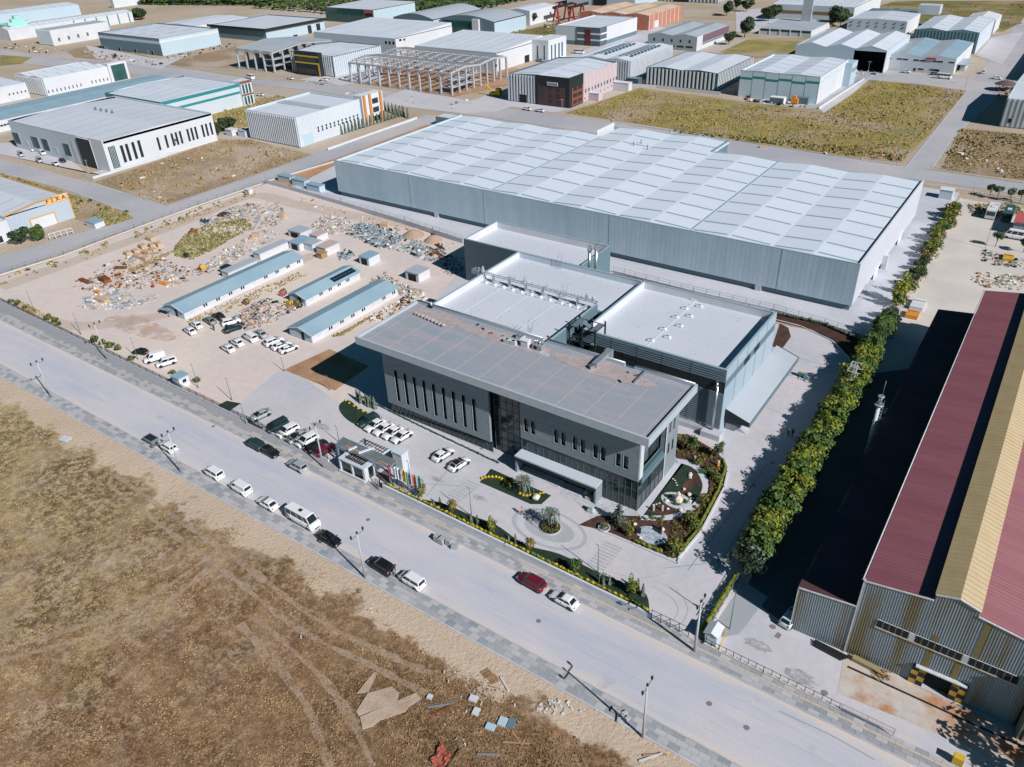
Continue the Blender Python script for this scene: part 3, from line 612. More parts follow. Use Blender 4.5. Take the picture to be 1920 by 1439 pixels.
def chill(t,x,y,z):
 b=MB();b.box(x-.9,y-.6,z,x+.9,y+.6,z+1.0,steel_m);b.build('casing',t)
 for i in range(5):MB().cyl((x-.8+i*.35,y-.3+R()*.5,z+1),(x-.7+i*.35,y-.2+R()*.5,z+1.3+R()*.4),.14,.1,8,chrome_m).build('pipe',t)
 MB().cyl((x-.3,y-.62,z+.5),(x-.3,y-.5,z+.5),.38,.38,12,black_m).build('fan',t)
roof_item('chiller','grey machine with stub pipes on the office roof, next to the white cabin','machine',1010,655,rz_,chill)
def duct(t,x,y,z):
 x0,y0=G(1114,690,z)
 MB().beam((x0,y0,z+.5),(x0+.3,y0+3.8,z+.9),.9,.7,steel_m).build('duct_run',t);MB().box(x0-.3,y0+3.7,z-1.6,x0+.9,y0+4.7,z+1.3,steel_m).build('duct_drop',t);MB().beam((x0-.5,y0-.7,z+.3),(x0,y0,z+.4),.8,.6,chrome_m).build('duct_mouth',t)
roof_item('air_duct','big grey air duct bending over the back edge of the office roof','duct',1114,690,rz_,duct)
def planks(t,x,y,z):
 for i in range(4):MB().rbox(x+R()*.4-.2,y-.25+i*.17,z+.02+i*.03,z+.05+i*.03,1.9,.13,.1*R()-.2,white_p).build('plank',t)
roof_item('plank_pile','white strips lying loose on the office roof','planks',1020,664,rz_,planks)
def twinfan(t,x,y,z):
 MB().box(x-.4,y-.3,z,x+.4,y+.3,z+.5,black_m).build('base',t);MB().cyl((x+.15,y,z+.5),(x+.15,y,z+1.1),.22,.16,8,white_p).build('stack',t)
roof_item('roof_vent','small white vent stub in the left back corner of the office roof','vent',808,577,rz_,twinfan)
for i,(px,py) in enumerate([(906,618),(920,626),(943,631),(896,610),(1028,633),(1178,700),(1162,716),(1194,705)]):
 x,y=G(px,py,rz_);b=MB();b.rbox(x,y,rz_,rz_+.2,.5+.3*R(),.25,R()*3,[black_m,rust_m,seam_m][i % 3]);b.build('scrap',None,'scrap left lying on the felt of the office roof','scrap','scrap on the office roof')
# ================================================================== PLANT BLOCKS BEHIND
def ribs_front(b,x0,x1,z0,z1,y,pitch,m,w=0.12,d=0.05,horizontal=False):
 if horizontal:
  z=z0+pitch/2
  while z < z1-.05:b.box(x0,y-d,z-w/2,x1,y-.001,z+w/2,m);z += pitch
 else:
  x=x0+pitch/2
  while x < x1-.05:b.box(x-w/2,y-d,z0,x+w/2,y-.001,z1,m);x += pitch
def ribs_right(b,y0,y1,z0,z1,x,pitch,m,w=0.12,d=0.05):
 y=y0+pitch/2
 while y < y1-.05:b.box(x+.001,y-w/2,z0,x+d,y+w/2,z1,m);y += pitch
def parapet_roof(t,x0,x1,y0,y1,zr,zt,rm,inner,cap,w=.3,capw=.34):
 MB().box(x0+w,y0+w,zr-.2,x1-w,y1-w,zr,rm).build('roof',t)
 b=MB();b.box(x0,y0,zr-.4,x1,y0+w,zt,inner);b.box(x0,y1-w,zr-.4,x1,y1,zt,inner);b.box(x0,y0+w,zr-.4,x0+w,y1-w,zt,inner);b.box(x1-w,y0+w,zr-.4,x1,y1-w,zt,inner);b.build('parapet',t)
 b=MB();e=.04;b.box(x0-e,y0-e,zt,x1+e,y0+w+e,zt+.08,cap);b.box(x0-e,y1-w-e,zt,x1+e,y1+e,zt+.08,cap);b.box(x0-e,y0+w+e,zt,x0+w+e,y1-w-e,zt+.08,cap);b.box(x1-w-e,y0+w+e,zt,x1+e,y1-w-e,zt+.08,cap);b.build('parapet_cap',t)
cap_m=mat('parapet_cap',(0.3,0.4,0.45),rough=0.5)
A=thing('plant_block','dark clad plant hall with a white sunken roof, rear left of the headquarters','building',(-94,141,0))
ax0,ax1,ay0,ay1,ah=-110.2,-78.6,134.8,148.0,10.6
MB().box(ax0+.01,ay0+.01,0,ax1-.01,ay1-.01,ah-1.9,dark_cl).build('walls',A)
b=MB();ribs_front(b,ax0,ax1,0,ah,ay0,.5,dark_cl,.06,.03);b.build('wall_ribs',A,kind='stuff')
def shell(t,x0,x1,y0,y1,z0,z1,m,mr=None,w=.12):
 b=MB();b.box(x0-w,y0-w,z0,x1+w,y0,z1,m);b.build('front_wall',t);b=MB();b.box(x1,y0,z0,x1+w,y1+w,z1,mr or m);b.build('right_wall',t);b=MB();b.box(x0-w,y0,z0,x0,y1+w,z1,m);b.box(x0,y1,z0,x1,y1+w,z1,m);b.build('rear_walls',t)
shell(A,ax0,ax1,ay0,ay1,0,ah,dark_cl,slate_cl)
parapet_roof(A,ax0,ax1,ay0,ay1,ah-1.7,ah,roof_w,white_pl,cap_m)
B=thing('plant_block','white flat-roofed plant hall with metal chimney cones, directly behind the office roof','building',(-78,113,0))
bh=12.8;bz=11.5
MB().box(-91.6,98.6,0,-64.75,117.3,bz-.3,slate_cl).build('walls',B);MB().box(-91.6,117.3,0,-62.0,130.6,bz-.3,slate_cl).build('rear_walls',B)
MB().box(-91.5,98.7,bz-.3,-64.8,117.5,bz,roof_w).build('roof',B);MB().box(-91.5,117.5,bz-.3,-62.1,130.5,bz,roof_w).build('roof',B)
b=MB();b.box(-91.8,98.4,bz-.6,-64.5,98.75,bh,white_pl);b.box(-91.8,98.75,bz-.6,-91.45,130.8,bh,white_pl);b.box(-91.45,130.45,bz-.6,-62.0,130.8,bh,grey_lt);b.box(-64.85,98.75,bz-.6,-64.5,117.2,bh,grey_lt);b.build('parapet',B)
b=MB();b.box(-91.85,98.35,bh,-64.45,98.8,bh+.08,cap_m);b.box(-91.85,98.8,bh,-91.4,130.4,bh+.08,cap_m);b.box(-91.85,130.4,bh,-62.0,130.85,bh+.08,cap_m);b.box(-64.9,98.8,bh,-64.45,117.25,bh+.08,cap_m);b.build('parapet_cap',B)
b=MB();b.box(-64.499,98.5,0,-64.44,117.3,bh-.01,slate_cl);b.build('side_cladding',B)
for k in range(4):MB().box(-86+k*6.6,99,bz,-85.93+k*6.6,117.6,bz+.03,roof_s).build('roof_joint',B)
def fleck(t,x0,x1,y0,y1,z,n):
 b=MB()
 for i in range(n):x=U(x0,x1);y=U(y0,y1);b.box(x-.06,y-.05,z,x+.06,y+.05,z+.05,seam_m)
 b.build('roof_fixings',t,kind='stuff')
fleck(B,-90.5,-65.5,99.5,130,bz,90);fleck(A,ax0+1,ax1-1,ay0+1,ay1-1,ah-1.7,20)
C=thing('plant_block','corrugated dark steel hall with white roof and a loading canopy on its right side','building',(-48,119,0))
cx0b,cx1b,cy0b,cy1b,chh=-61.7,-34.95,107.25,131.0,12.8
MB().box(cx0b+.01,cy0b+.01,0,cx1b-.01,cy1b-.01,chh-1.7,slate_cl).build('core',C)
shell(C,cx0b,cx1b,cy0b,cy1b,0,chh,slate_cl,mat('grey_teal_cladding',(0.34,0.42,0.49),(0.31,0.39,0.46),scale=.1,amp=.03))
zb0=onY(1355,737,cy0b)[1];zb1=onY(1355,717,cy0b)[1]
zb0,zb1=min(zb0,zb1),max(zb0,zb1)
b=MB();b.box(cx0b,cy0b-.16,zb0,cx1b+.125,cy0b-.121,zb1,black_m);b.build('dark_band',C)
corr=mat('corrugated_steel',(0.16,0.22,0.26),(0.18,0.24,0.28),scale=0.2,rough=0.45)
b=MB();ribs_front(b,cx0b,cx1b+.12,1.2,zb0-.01,cy0b-.121,.42,corr,.2,.07,True);ribs_front(b,cx0b,cx1b+.12,zb1+.01,chh-.1,cy0b-.121,.42,corr,.2,.07,True);b.build('corrugation',C,kind='stuff')
MB().box(cx0b-.12,cy0b-.2,0,cx1b+.14,cy0b-.121,1.2,kerb_m).build('plinth',C)
for px in (985,1096,1260,1362,925+238):pass
for x in (-56.0,-51.0,-46.2,-41.0):MB().box(x,cy0b-.2,1.2,x+.08,cy0b-.195,chh-.1,black_m).build('panel_joint',C)
b=MB();b.box(cx1b+.121,cy0b,9.3,cx1b+.15,cy1b,10.7,slate_cl);b.build('side_band',C)
for k in range(1,5):y=cy0b+(cy1b-cy0b)*k/5;MB().box(cx1b+.121,y,0,cx1b+.16,y+.06,12.7,slate_cl).build('panel_joint',C)
for y in (115.6,120.3):MB().box(cx1b+.151,y,9.4,cx1b+.2,y+2.6,10.6,black_m).build('louvre_window',C)
MB().box(*( (lambda a,c:(a[0],cy0b-.24,c[1],c[0],cy0b-.19,a[1]))(onY(1168,661,cy0b),onY(1196,676,cy0b))),black_m).build('louvre_window',C)
parapet_roof(C,cx0b,cx1b,cy0b,cy1b,chh-1.5,chh,roof_w,white_pl,cap_m)
fleck(C,cx0b+1,cx1b-1,cy0b+1,cy1b-1,chh-1.5,45)
b=MB();b.box(-50.6,cy0b+.4,chh-1.5,-50.4,cy1b-.4,chh-1.44,roof_s);b.build('roof_joint',C)
p1=G(1495,671,6.5);p2=G(1410,793,6.0)
lx=cx1b+.13
a1=onX(1456,650,lx);a2=onX(1358,768,lx)
zA=(a1[1]+a2[1])/2;zE=zA-1.4
e1=G(1495,671,zE);e2=G(1410,792,zE)
ex=(e1[0]+e2[0])/2
ya,yb=(a2[1-1]+e2[1])/2,(a1[0]+e1[1])/2
b=MB();b.hexa([(lx,ya,zA-.15),(ex,ya,zE-.15),(ex,yb,zE-.15),(lx,yb,zA-.15)],[(lx,ya,zA),(ex,ya,zE),(ex,yb,zE),(lx,yb,zA)],roof_g);b.build('loading_canopy_roof',C)
b=MB();b.hexa([(lx,ya-.15,zE-.7),(ex,ya-.15,zE-.7),(ex,ya-.01,zE-.7),(lx,ya-.01,zE-.7)],[(lx,ya-.15,zA+.1),(ex,ya-.15,zE+.1),(ex,ya-.01,zE+.1),(lx,ya-.01,zA+.1)],black_m)
b.box(ex,ya-.15,zE-.7,ex+.15,yb+.1,zE+.05,slate_cl);b.hexa([(lx,yb,zE-.7),(ex,yb,zE-.7),(ex,yb+.1,zE-.7),(lx,yb+.1,zE-.7)],[(lx,yb,zA+.1),(ex,yb,zE+.1),(ex,yb+.1,zE+.1),(lx,yb+.1,zA+.1)],black_m);b.build('loading_canopy_edge',C)
MB().box(lx+.1,ya+.6,0.02,lx+2.0,yb-2,1.15,kerb_m).build('loading_dock',C)
for k in range(6):MB().box(lx+2.0+k*.3,ya+.8,0.02,lx+2.3+k*.3,ya+2.4,1.0-k*.16,concrete_w).build('step',C)
b=MB();b.box(-37.4,105.2,.03,-34.0,107.0,1.1,concrete_w);b.box(-50,106.2,.03,-37.4,107.0,1.0,concrete_w);b.build('dock_wall',C)
rl=MB()
for k in range(8):x=-50+k*2;rl.cyl((x,106.3,1),(x,106.3,2.0),.03,.03,5,steel_m)
rl.beam((-50,106.3,2),(-36,106.3,2),.05,.05,steel_m);rl.beam((-50,106.3,1.5),(-36,106.3,1.5),.04,.04,steel_m);rl.build('handrail',C)
MB().cyl((cx1b-.9,cy0b-.75,0.1),(cx1b-.9,cy0b-.75,9.8),.22,.22,10,chrome_m).build('drain_pipe',C);MB().cyl((cx1b-.9,cy0b-.75,9.8),(cx1b-1.3,cy0b-.2,10.4),.22,.22,10,chrome_m).build('drain_pipe',C)
def skylight_proto():
 t=thing('skylight',None,'skylight',(0,0,0));MB().box(-.62,-.42,0,.62,.42,.22,white_p).build('kerb',t)
 b=MB();b.hexa([(-.58,-.38,.22),(.58,-.38,.22),(.58,.38,.22),(-.58,.38,.22)],[(-.4,-.22,.42),(.4,-.22,.42),(.4,.22,.42),(-.4,.22,.42)],roof_w);b.build('dome',t)
 b=MB();b.box(-.3,-.14,.425,.3,.14,.44,seam_m);b.build('vent_slot',t);return t
SK=skylight_proto();first=True
zx=lambda x,y:ZOOM(x,y,860,400,6.397)
rowB=[zx(*p) for p in [(208,808),(312,838),(418,865),(520,892),(630,925),(737,952),(853,982),(962,1012),(1075,1045),(1215,1083),(1308,1110),(1405,1136),(1498,1160)]]
for i,p in enumerate(rowB):
 x,y=G(*p,bz);lab='low white skylight, ' + ORD(i,13,'the left end','the right end') + ' of the row along the pipe rack'
 if first:SK.location=(x,y,bz);SK['label']=lab;SK['group']='skylights in a row on the middle plant roof';first=False
 else:dup(SK,(x,y,bz),0,lab,'skylights in a row on the middle plant roof')
zy=lambda x,y:ZOOM(x,y,800,380,2.665)
for i,p in enumerate([zy(*p) for p in [(1335,488),(1362,522),(1289,532),(1313,570),(1242,576),(1263,619),(1180,635),(1202,676),(1119,692)]]):
 x,y=G(*p,chh-1.5);side='left' if i % 2 == 0 else 'right'
 dup(SK,(x,y,chh-1.5),math.pi/2*0,'white skylight, %s in the %s line of the staggered double row' % (ORD(i//2,5,'the back','the front'),side),'skylights of the %s line on the right plant roof' % side)
rk=thing('chimney_rack','long steel pipe rack crossing the middle plant roof','pipe rack',(-78.5,117.4,bz))
y=117.35
MB().beam((-93.6,y-.35,bh+.25),(-64.6,y-.35,bh+.25),.12,.14,steel_m).build('rail',rk);MB().beam((-93.6,y+.35,bh+.25),(-64.6,y+.35,bh+.25),.12,.14,steel_m).build('rail',rk)
for k in range(8):MB().box(-93.0+k*4,y-.4,bz,-92.9+k*4,y+.4,bh+.2,steel_m).build('support',rk)
MB().box(-94.2,y-.5,bh-.3,-92.4,y+.9,bh+.6,steel_m).build('end_platform',rk)
def cone_proto(s):
 b=MB();b.lathe([(.16*s,0),(.34*s,.1*s),(.36*s,.3*s),(.13*s,.95*s),(.18*s,1.05*s),(.001,1.08*s)],12,chrome_m);return b.mesh('chimney_cone')
big,sml=cone_proto(1.15),cone_proto(.5)
cones=[(270,672,1,.8),(328,678,1,1.15),(370,700,0,1),(390,708,0,1),(417,716,0,1),(445,722,0,1),(518,742,0,1.2),(610,772,0,1.2),(652,768,1,.8),(703,778,1,.85),(742,806,0,.8),(770,815,0,.9),(830,808,1,1.15),(873,833,0,1),(906,842,0,1.2),(973,862,0,1),(1040,880,0,1),(1080,885,1,.9),(1128,905,0,1),(1208,922,0,1.2),(1246,936,0,1.2),(1330,958,0,1),(1370,968,0,1),(1405,977,0,1.1),(1443,990,0,1.1),(1490,1000,0,1.2),(1558,1008,1,1),(1625,1030,1,.75)]
for ci,(x_,y_,bg_,s) in enumerate(cones):
 px,py=zx(x_,y_+12);X,Y_=G(px,py,bh+.3)
 o=bpy.data.objects.new('chimney_cone',big if bg_ else sml);COL.objects.link(o);o.location=(X,117.35,bh+.3);o.scale=(s,s,s)
 setp(o,('large' if bg_ else 'small') + ' metal cone, ' + ORD(ci,28,'the left end','the right end') + ' of the pipe rack','chimney',('large' if bg_ else 'small') + ' metal cones on the roof rack')
for px,py,top,lab in ((1105,500,475,'left one of two bright metal flues with conical caps beside the rear plant hall'),(1117,503,468,'right one of two bright metal flues, slightly taller, beside the rear plant hall')):
 x,y=G(px,py,bz);t=thing('flue',lab,'chimney',(x,y,bz-4));hh=4.0 if top == 468 else 3.4
 MB().cyl((x,y,bz-4),(x,y,bz+hh),.36,.36,14,chrome_m).build('pipe',t)
 b=MB();b.lathe([(.36,bz+hh),(.55,bz+hh+.25),(.55,bz+hh+.5),(.3,bz+hh+1.1),(.36,bz+hh+1.3)],14,chrome_m,(x,y));b.build('cap',t)
def ladder(px,py,z,hh,lab):
 x,y=G(px,py,z);t=thing('roof_ladder',lab,'ladder',(x,y,z));b=MB()
 for s in (-.3,.3):b.beam((x+s,y,z),(x+s,y,z+hh),.05,.05,seam_m)
 b.build('stringers',t);b=MB()
 for k in range(int(hh/.35)):b.beam((x-.3,y,z+.3+k*.35),(x+.3,y,z+.3+k*.35),.035,.035,seam_m)
 b.build('rungs',t)
 b=MB()
 for s in (-.45,.45):b.beam((x+s,y+.3,z+hh-.6),(x+s,y+.3,z+hh+.9),.05,.05,steel_m);b.beam((x+s,y+.3,z+hh+.9),(x+s,y+1.4,z+hh+.9),.05,.05,steel_m)
 b.build('handrail',t)
ladder(1048,505,bz,2.0,'black ladder on the back parapet of the middle plant roof');ladder(1058,558,bz,1.6,'caged ladder at the pipe rack of the plant roof');ladder(993,632,bz,2.0,'ladder standing at the front parapet of the plant roof')
ST=thing('stair_tower','black open steel stair tower between the office block and the plant halls','stair tower',(-58.4,102.5,0))
sx0,sx1,sy0,sy1,sh=-60.6,-55.9,101.3,105.0,14.2
tl=G(1073,600,14.0);tr_=G(1133,607,14.0)
sx0,sx1=tl[0]+.3,tr_[0];sy0=tl[1]-1.5;sy1=sy0+3.6
for x in (sx0,(sx0+sx1)/2,sx1):
 for y in (sy0,sy1):MB().box(x-.12,y-.12,0,x+.12,y+.12,sh,black_m).build('column',ST)
for k in range(1,6):
 z=k*sh/5-.6;b=MB();b.box(sx0,sy0,z-.12,sx1,sy0+.12,z,black_m);b.box(sx0,sy1-.12,z-.12,sx1,sy1,z,black_m);b.box(sx0,sy0+.12,z-.12,sx0+.12,sy1-.12,z,black_m);b.box(sx1-.12,sy0+.12,z-.12,sx1,sy1-.12,z,black_m);b.build('beam_ring',ST)
 MB().box(sx0+.14,sy0+.14,z-.05,sx0+1.3,sy1-.14,z-.01,seam_m).build('landing',ST);MB().box(sx1-1.3,sy0+.14,z-.05,sx1-.14,sy1-.14,z-.01,seam_m).build('landing',ST)
 d=1 if k % 2 else -1;a=(sx0+1.3 if d > 0 else sx1-1.3);c=(sx1-1.3 if d > 0 else sx0+1.3)
 MB().beam((a,(sy0+sy1)/2-.8,z-2.8),(c,(sy0+sy1)/2-.8,z),1.0,.14,black_m).build('flight',ST);MB().beam((a,(sy0+sy1)/2+.8,z),(c,(sy0+sy1)/2+.8,z-1.4),1.0,.12,seam_m).build('flight',ST)
 b=MB();b.beam((sx0,sy0,z+1),(sx1,sy0,z+1),.05,.05,seam_m);b.beam((sx1,sy0,z+1),(sx1,sy1,z+1),.05,.05,seam_m);b.beam((sx0,sy0,z-.1),((sx0+sx1)/2,sy0,z-2.6),.07,.07,black_m);b.beam((sx1,sy0,z-.1),((sx0+sx1)/2,sy0,z-2.6),.07,.07,black_m);b.build('railing',ST)
# ================================================================== LONG WAREHOUSE
W=thing('warehouse','huge pale grey warehouse with a wide white many-ridged roof behind the plant halls','warehouse',(-105,195,0))
wx0,wx1,wy0,wy1,wh=-183.6,-28.3,164.2,227.2,11.05
bx=[(-183.6,-127.3,228.2),(-127.3,-87.4,239.8),(-87.4,-28.3,227.4)]
wf_m=mat('streaked_grey_cladding',(0.43,0.54,0.62),(0.39,0.5,0.58),scale=.12,amp=.05,fine=.5,rough=.55,stretch=(1,1,.08),c3=(0.46,0.56,0.63),sc3=.4)
b=MB();b.box(wx0,wy0,1.45,wx1,wy0+.3,wh,wf_m);b.build('front_wall',W)
wv=mat('white_wall_right',(0.52,0.54,0.6),(0.49,0.51,0.57),scale=0.05,amp=0.02)
b=MB();b.box(wx1-.3,wy0+.3,1.45,wx1,227.4,wh,wv);b.build('right_wall',W)
b=MB();b.box(wx0,wy0+.3,1.45,wx0+.3,228.2,wh,grey_cl);b.box(wx0+.3,227.9,0,-127.3,228.2,wh-.2,grey_cl);b.box(-127.3,239.5,0,-87.4,239.8,wh-.2,grey_cl);b.box(-87.4,227.1,0,wx1-.3,227.4,wh-.2,grey_cl)
b.box(-127.6,228.2,0,-127.3,239.8,wh+.9,white_p);b.box(-87.4,227.4,0,-87.1,239.8,wh,slate_cl);b.build('rear_walls',W)
b=MB();b.box(wx0+.5,wy0+.6,0,wx1-.5,227,1.5,slate_cl);b.build('plinth',W)
b=MB()
x=wx0+1
while x < wx1-.3:b.box(x,wy0-.012,1.5,x+.03,wy0-.001,wh-.1,mat('panel_line',(0.34,0.4,0.46)));x += 1.15
b.build('panel_lines',W,kind='stuff')
for px,py in ((765,330),(905,360),(1142,405),(1466,470)):
 x=onY(px,py,wy0)[0];MB().box(x,wy0-.03,1.45,x+.09,wy0-.013,wh,slate_cl).build('panel_joint',W)
for px in (818,1422):x=onY(px,405 if px < 1000 else 535,wy0)[0];MB().box(x-.7,wy0-.02,0,x+.7,wy0+.6,1.45,concrete_w).build('wall_pier',W)
MB().box(wx0,wy0-.02,wh,wx1,wy0+.34,wh+.1,cap_m).build('parapet_cap',W);MB().box(wx1-.34,wy0+.34,wh,wx1+.02,227.4,wh+.1,white_p).build('parapet_cap',W)
a=onX(1657,478,wx1);MB().box(wx1+.001,a[0]-.4,0,wx1+1.2,a[0]+.4,a[1],white_p).build('buttress',W)
for px,py in ((1655,500),(1683,463),(1640,520)):
 a=onX(px,py,wx1);MB().box(wx1+.001,a[0]-2.2,0.0,wx1+.05,a[0]+2.2,3.0,white_p).build('loading_door',W)
pitch=19.44;r0=-174.3;zv,zr_=wh-.5,wh+.02
edges=[(wx0+.3,zv+.1)]
k=0
while r0+k*pitch < wx1-2:
 edges.append((r0+k*pitch,zr_));v=r0+k*pitch+pitch*.52
 if v < wx1-1.5:edges.append((v,zv))
 k += 1
edges.append((wx1-.35,zv))
skl=mat('translucent_roof_strip',(0.26,0.33,0.38),rough=0.4)
rp1=mat('roof_panel_white',(0.63,0.69,0.77),(0.6,0.66,0.74),scale=0.06,amp=0.03,rough=0.6,objvar=0.03)
rp2=mat('roof_panel_white_shade_side',(0.63,0.69,0.77),(0.6,0.66,0.74),scale=0.06,amp=0.03,rough=0.6,objvar=0.03)
for (xa,za),(xb,zb_) in zip(edges,edges[1:]):
 xm=(xa+xb)/2;yend=next((q[2] for q in bx if q[0] <= xm <= q[1]),227.2)-.35
 n=round((yend-wy0-.35)/7.9);up_=zb_ > za
 for j in range(n):
  y0=wy0+.35+(yend-wy0-.35)*j/n;y1=wy0+.35+(yend-wy0-.35)*(j+1)/n
  MB().hexa([(xa,y0+.01,za-.12),(xb,y0+.01,zb_-.12),(xb,y1-.01,zb_-.12),(xa,y1-.01,za-.12)],[(xa,y0+.01,za),(xb,y0+.01,zb_),(xb,y1-.01,zb_),(xa,y1-.01,za)],rp2 if up_ else rp1).build('roof_panel',W,base=(xa,y0,0))
  if j or True:
   yy=y0+1.4*(1 if j == 0 else 0)+.0;t0=.06;f=lambda t:(xa+(xb-xa)*t,za+(zb_-za)*t)
   p,q=f(t0),f(1-t0);MB().hexa([(p[0],yy+.3,p[1]),(q[0],yy+.3,q[1]),(q[0],yy+.85,q[1]),(p[0],yy+.85,p[1])],[(p[0],yy+.3,p[1]+.05),(q[0],yy+.3,q[1]+.05),(q[0],yy+.85,q[1]+.05),(p[0],yy+.85,p[1]+.05)],skl).build('roof_strip',W,base=(xa,y0,0))
for i,(xa,za) in enumerate(edges[1:-1]):
 if za < wh and i in (5,11):MB().box(xa-.2,wy0+.4,za,xa+.2,226.8,za+.08,skl).build('valley_gutter',W)
MB().box(wx1-1.0,wy0+.4,zv,wx1-.6,226.8,zv+.06,skl).build('valley_gutter',W)
for px,py in ((1188,272),(1202,268),(1214,278)):
 x,y=G(px,py,wh);MB().cyl((x,y,wh-.5),(x,y,wh+1.0),.15,.15,8,seam_m).build('roof_vent',W)
x,y=G(836,238,0);t=thing('kiosk','dark flat-roofed kiosk behind the far left corner of the long warehouse','kiosk',(x,y,0));MB().box(x-5,y,0,x+2,y+6,3.4,slate_cl).build('walls',t);MB().box(x-4.6,y+.4,3.41,x+1.6,y+5.6,3.5,roof_w).build('roof',t)
# ================================================================== RED AND YELLOW ROOFED FACTORY (right edge)
FY=73.3
corr_w=mat('weathered_corrugated_wall',(0.24,0.28,0.3),(0.28,0.32,0.34),scale=0.15,amp=0.08,rough=0.6,stretch=(1,1,0.15),c3=(0.2,0.17,0.1),sc3=0.35)
corr_b=mat('corrugated_wall_ribs',(0.36,0.42,0.45),(0.31,0.36,0.39),scale=0.15,amp=0.1,rough=0.55,stretch=(1,1,0.1),c3=(0.27,0.22,0.13),sc3=0.35)
stain_g=mat('green_brown_wall_stain',(0.2,0.15,0.05),(0.24,0.2,0.09),scale=0.3,amp=0.2,stretch=(1,1,0.2))
rim_w=mat('white_trim',(0.6,0.62,0.64),(0.5,0.5,0.5),scale=1.5)
E_=thing('corrugated_factory','tall old corrugated factory hall with dark red roofs and a raised yellow roof lantern','factory',(4,115,0))
prof=[(-4.8,0),(13.2,0),(13.2,12.2),(10.7,12.75),(6.4,13.3),(6.4,14.1),(4.3,14.75),(2.1,14.1),(2.1,13.2),(-4.8,12.15)]
dx0=onY(1706,1290,FY)[0];dx1=onY(1795,1310,FY)[0];dz=onY(1745,1262,FY)[1]
MB().hexa([(x,FY,z) for x,z in prof if True][:0] or [(-4.79,FY+.3,0),(13.19,FY+.3,0),(13.19,160.9,0),(-4.79,160.9,0)],[(-4.79,FY+.3,12.0),(13.19,FY+.3,12.0),(13.19,160.9,12.0),(-4.79,160.9,12.0)],dark_in).build('core',E_)
def ptop(x):
 P_=[(-4.8,12.15),(2.1,13.2),(2.1001,14.1),(4.3,14.75),(6.4,14.1),(6.4001,13.3),(13.2,12.2)]
 for (a,za),(c,zc) in zip(P_,P_[1:]):
  if a <= x <= c:return za+(zc-za)*(x-a)/(c-a)
 return 12.15
dcx=(dx0+dx1)/2;dw=1.35;dz=2.9
b=MB();xs=[-4.8,dcx-dw,dcx+dw,2.1,2.1001,4.3,6.4,6.4001,13.2];xs=sorted(set(xs))
for a,c in zip(xs,xs[1:]):
 z0=dz if dcx-dw-.01 <= (a+c)/2 <= dcx+dw+.01 else 0
 b.hexa([(a,FY,z0),(c,FY,z0),(c,FY+.28,z0),(a,FY+.28,z0)],[(a,FY,ptop(a+1e-5)),(c,FY,ptop(c-1e-5)),(c,FY+.28,ptop(c-1e-5)),(a,FY+.28,ptop(a+1e-5))],corr_w)
b.build('front_wall',E_)
b=MB();x=-4.7
while x < 13.1:
 z0=dz if dcx-dw-.1 < x < dcx+dw+.1 else 0
 b.box(x-.055,FY-.06,z0,x+.055,FY-.001,ptop(x)-.05,corr_b);x += .27
b.build('corrugations',E_,kind='stuff')
for px0,px1,zlo,zhi in ((1726,1740,3.0,8.3),(1785,1806,3.0,7.5),(1815,1826,6.8,13.0)):
 x=onY((px0+px1)/2,1250,FY)[0];MB().box(x-.28,FY-.08,zlo,x+.28,FY-.061,zhi,stain_g).build('stained_sheet',E_)
wa=onY(1645,1163,FY);wb=onY(1911,1273,FY);zc=(wa[1]+wb[1])/2-.3
n=21;xa,xb=wa[0],wb[0]
for i in range(n):
 x0=xa+(xb-xa)*i/n;x1=xa+(xb-xa)*(i+1)/n;wl=i in (5,13)
 f=MB();f.box(x0+.02,FY-.14,zc-.6,x1-.02,FY-.061,zc+.6,rim_w);o=f.build('window',E_,base=(x0,FY,zc));MB().box(x0+.07,FY-.16,zc-.52,x1-.03,FY-.142,zc+.57,rim_w if wl else dark_in).build('pane',o)
MB().box(xa-.05,FY-.22,zc-.68,xb+.05,FY-.061,zc-.56,mat('stained_sill',(0.5,0.35,0.2),(0.55,0.5,0.45),scale=1.5)).build('sill',E_)
chk_y=mat('worn_yellow_paint',(0.55,0.36,0.05),(0.45,0.27,0.04),scale=1.5,amp=0.2)
for sx,off in ((dcx-dw-1.5,0),(dcx+dw,1)):
 w=.75
 for i in range(2):
  for j in range(4):
   col=chk_y if (i+j+off) % 2 == 0 else black_m
   MB().box(sx+i*w+.01,FY-.3,.05+j*.72,sx+(i+1)*w-.01,FY-.2,.05+(j+1)*.72-.02,col).build('gate_panel',E_,base=(sx+i*w,FY,j*.7))
 MB().box(sx,FY-.2,0,sx+1.5,FY-.061,3,black_m).build('gate_frame',E_)
MB().box(dcx-dw-1.2,FY-.55,2.95,dcx+dw+1.4,FY-.061,3.1,rim_w).build('gate_canopy',E_)
MB().box(-4.98,FY-.16,0,-4.81,FY+.2,12.3,rim_w).build('corner_trim',E_)
b=MB();b.beam((-4.9,FY-.12,12.2),(2.1,FY-.12,13.25),.14,.14,rim_w);b.beam((2.1,FY-.16,14.15),(4.3,FY-.16,14.8),.16,.14,rim_w);b.beam((4.3,FY-.16,14.8),(6.4,FY-.16,14.15),.16,.14,rim_w);b.beam((6.4,FY-.12,13.35),(13.2,FY-.12,12.25),.14,.14,rim_w);b.build('verge_trim',E_)
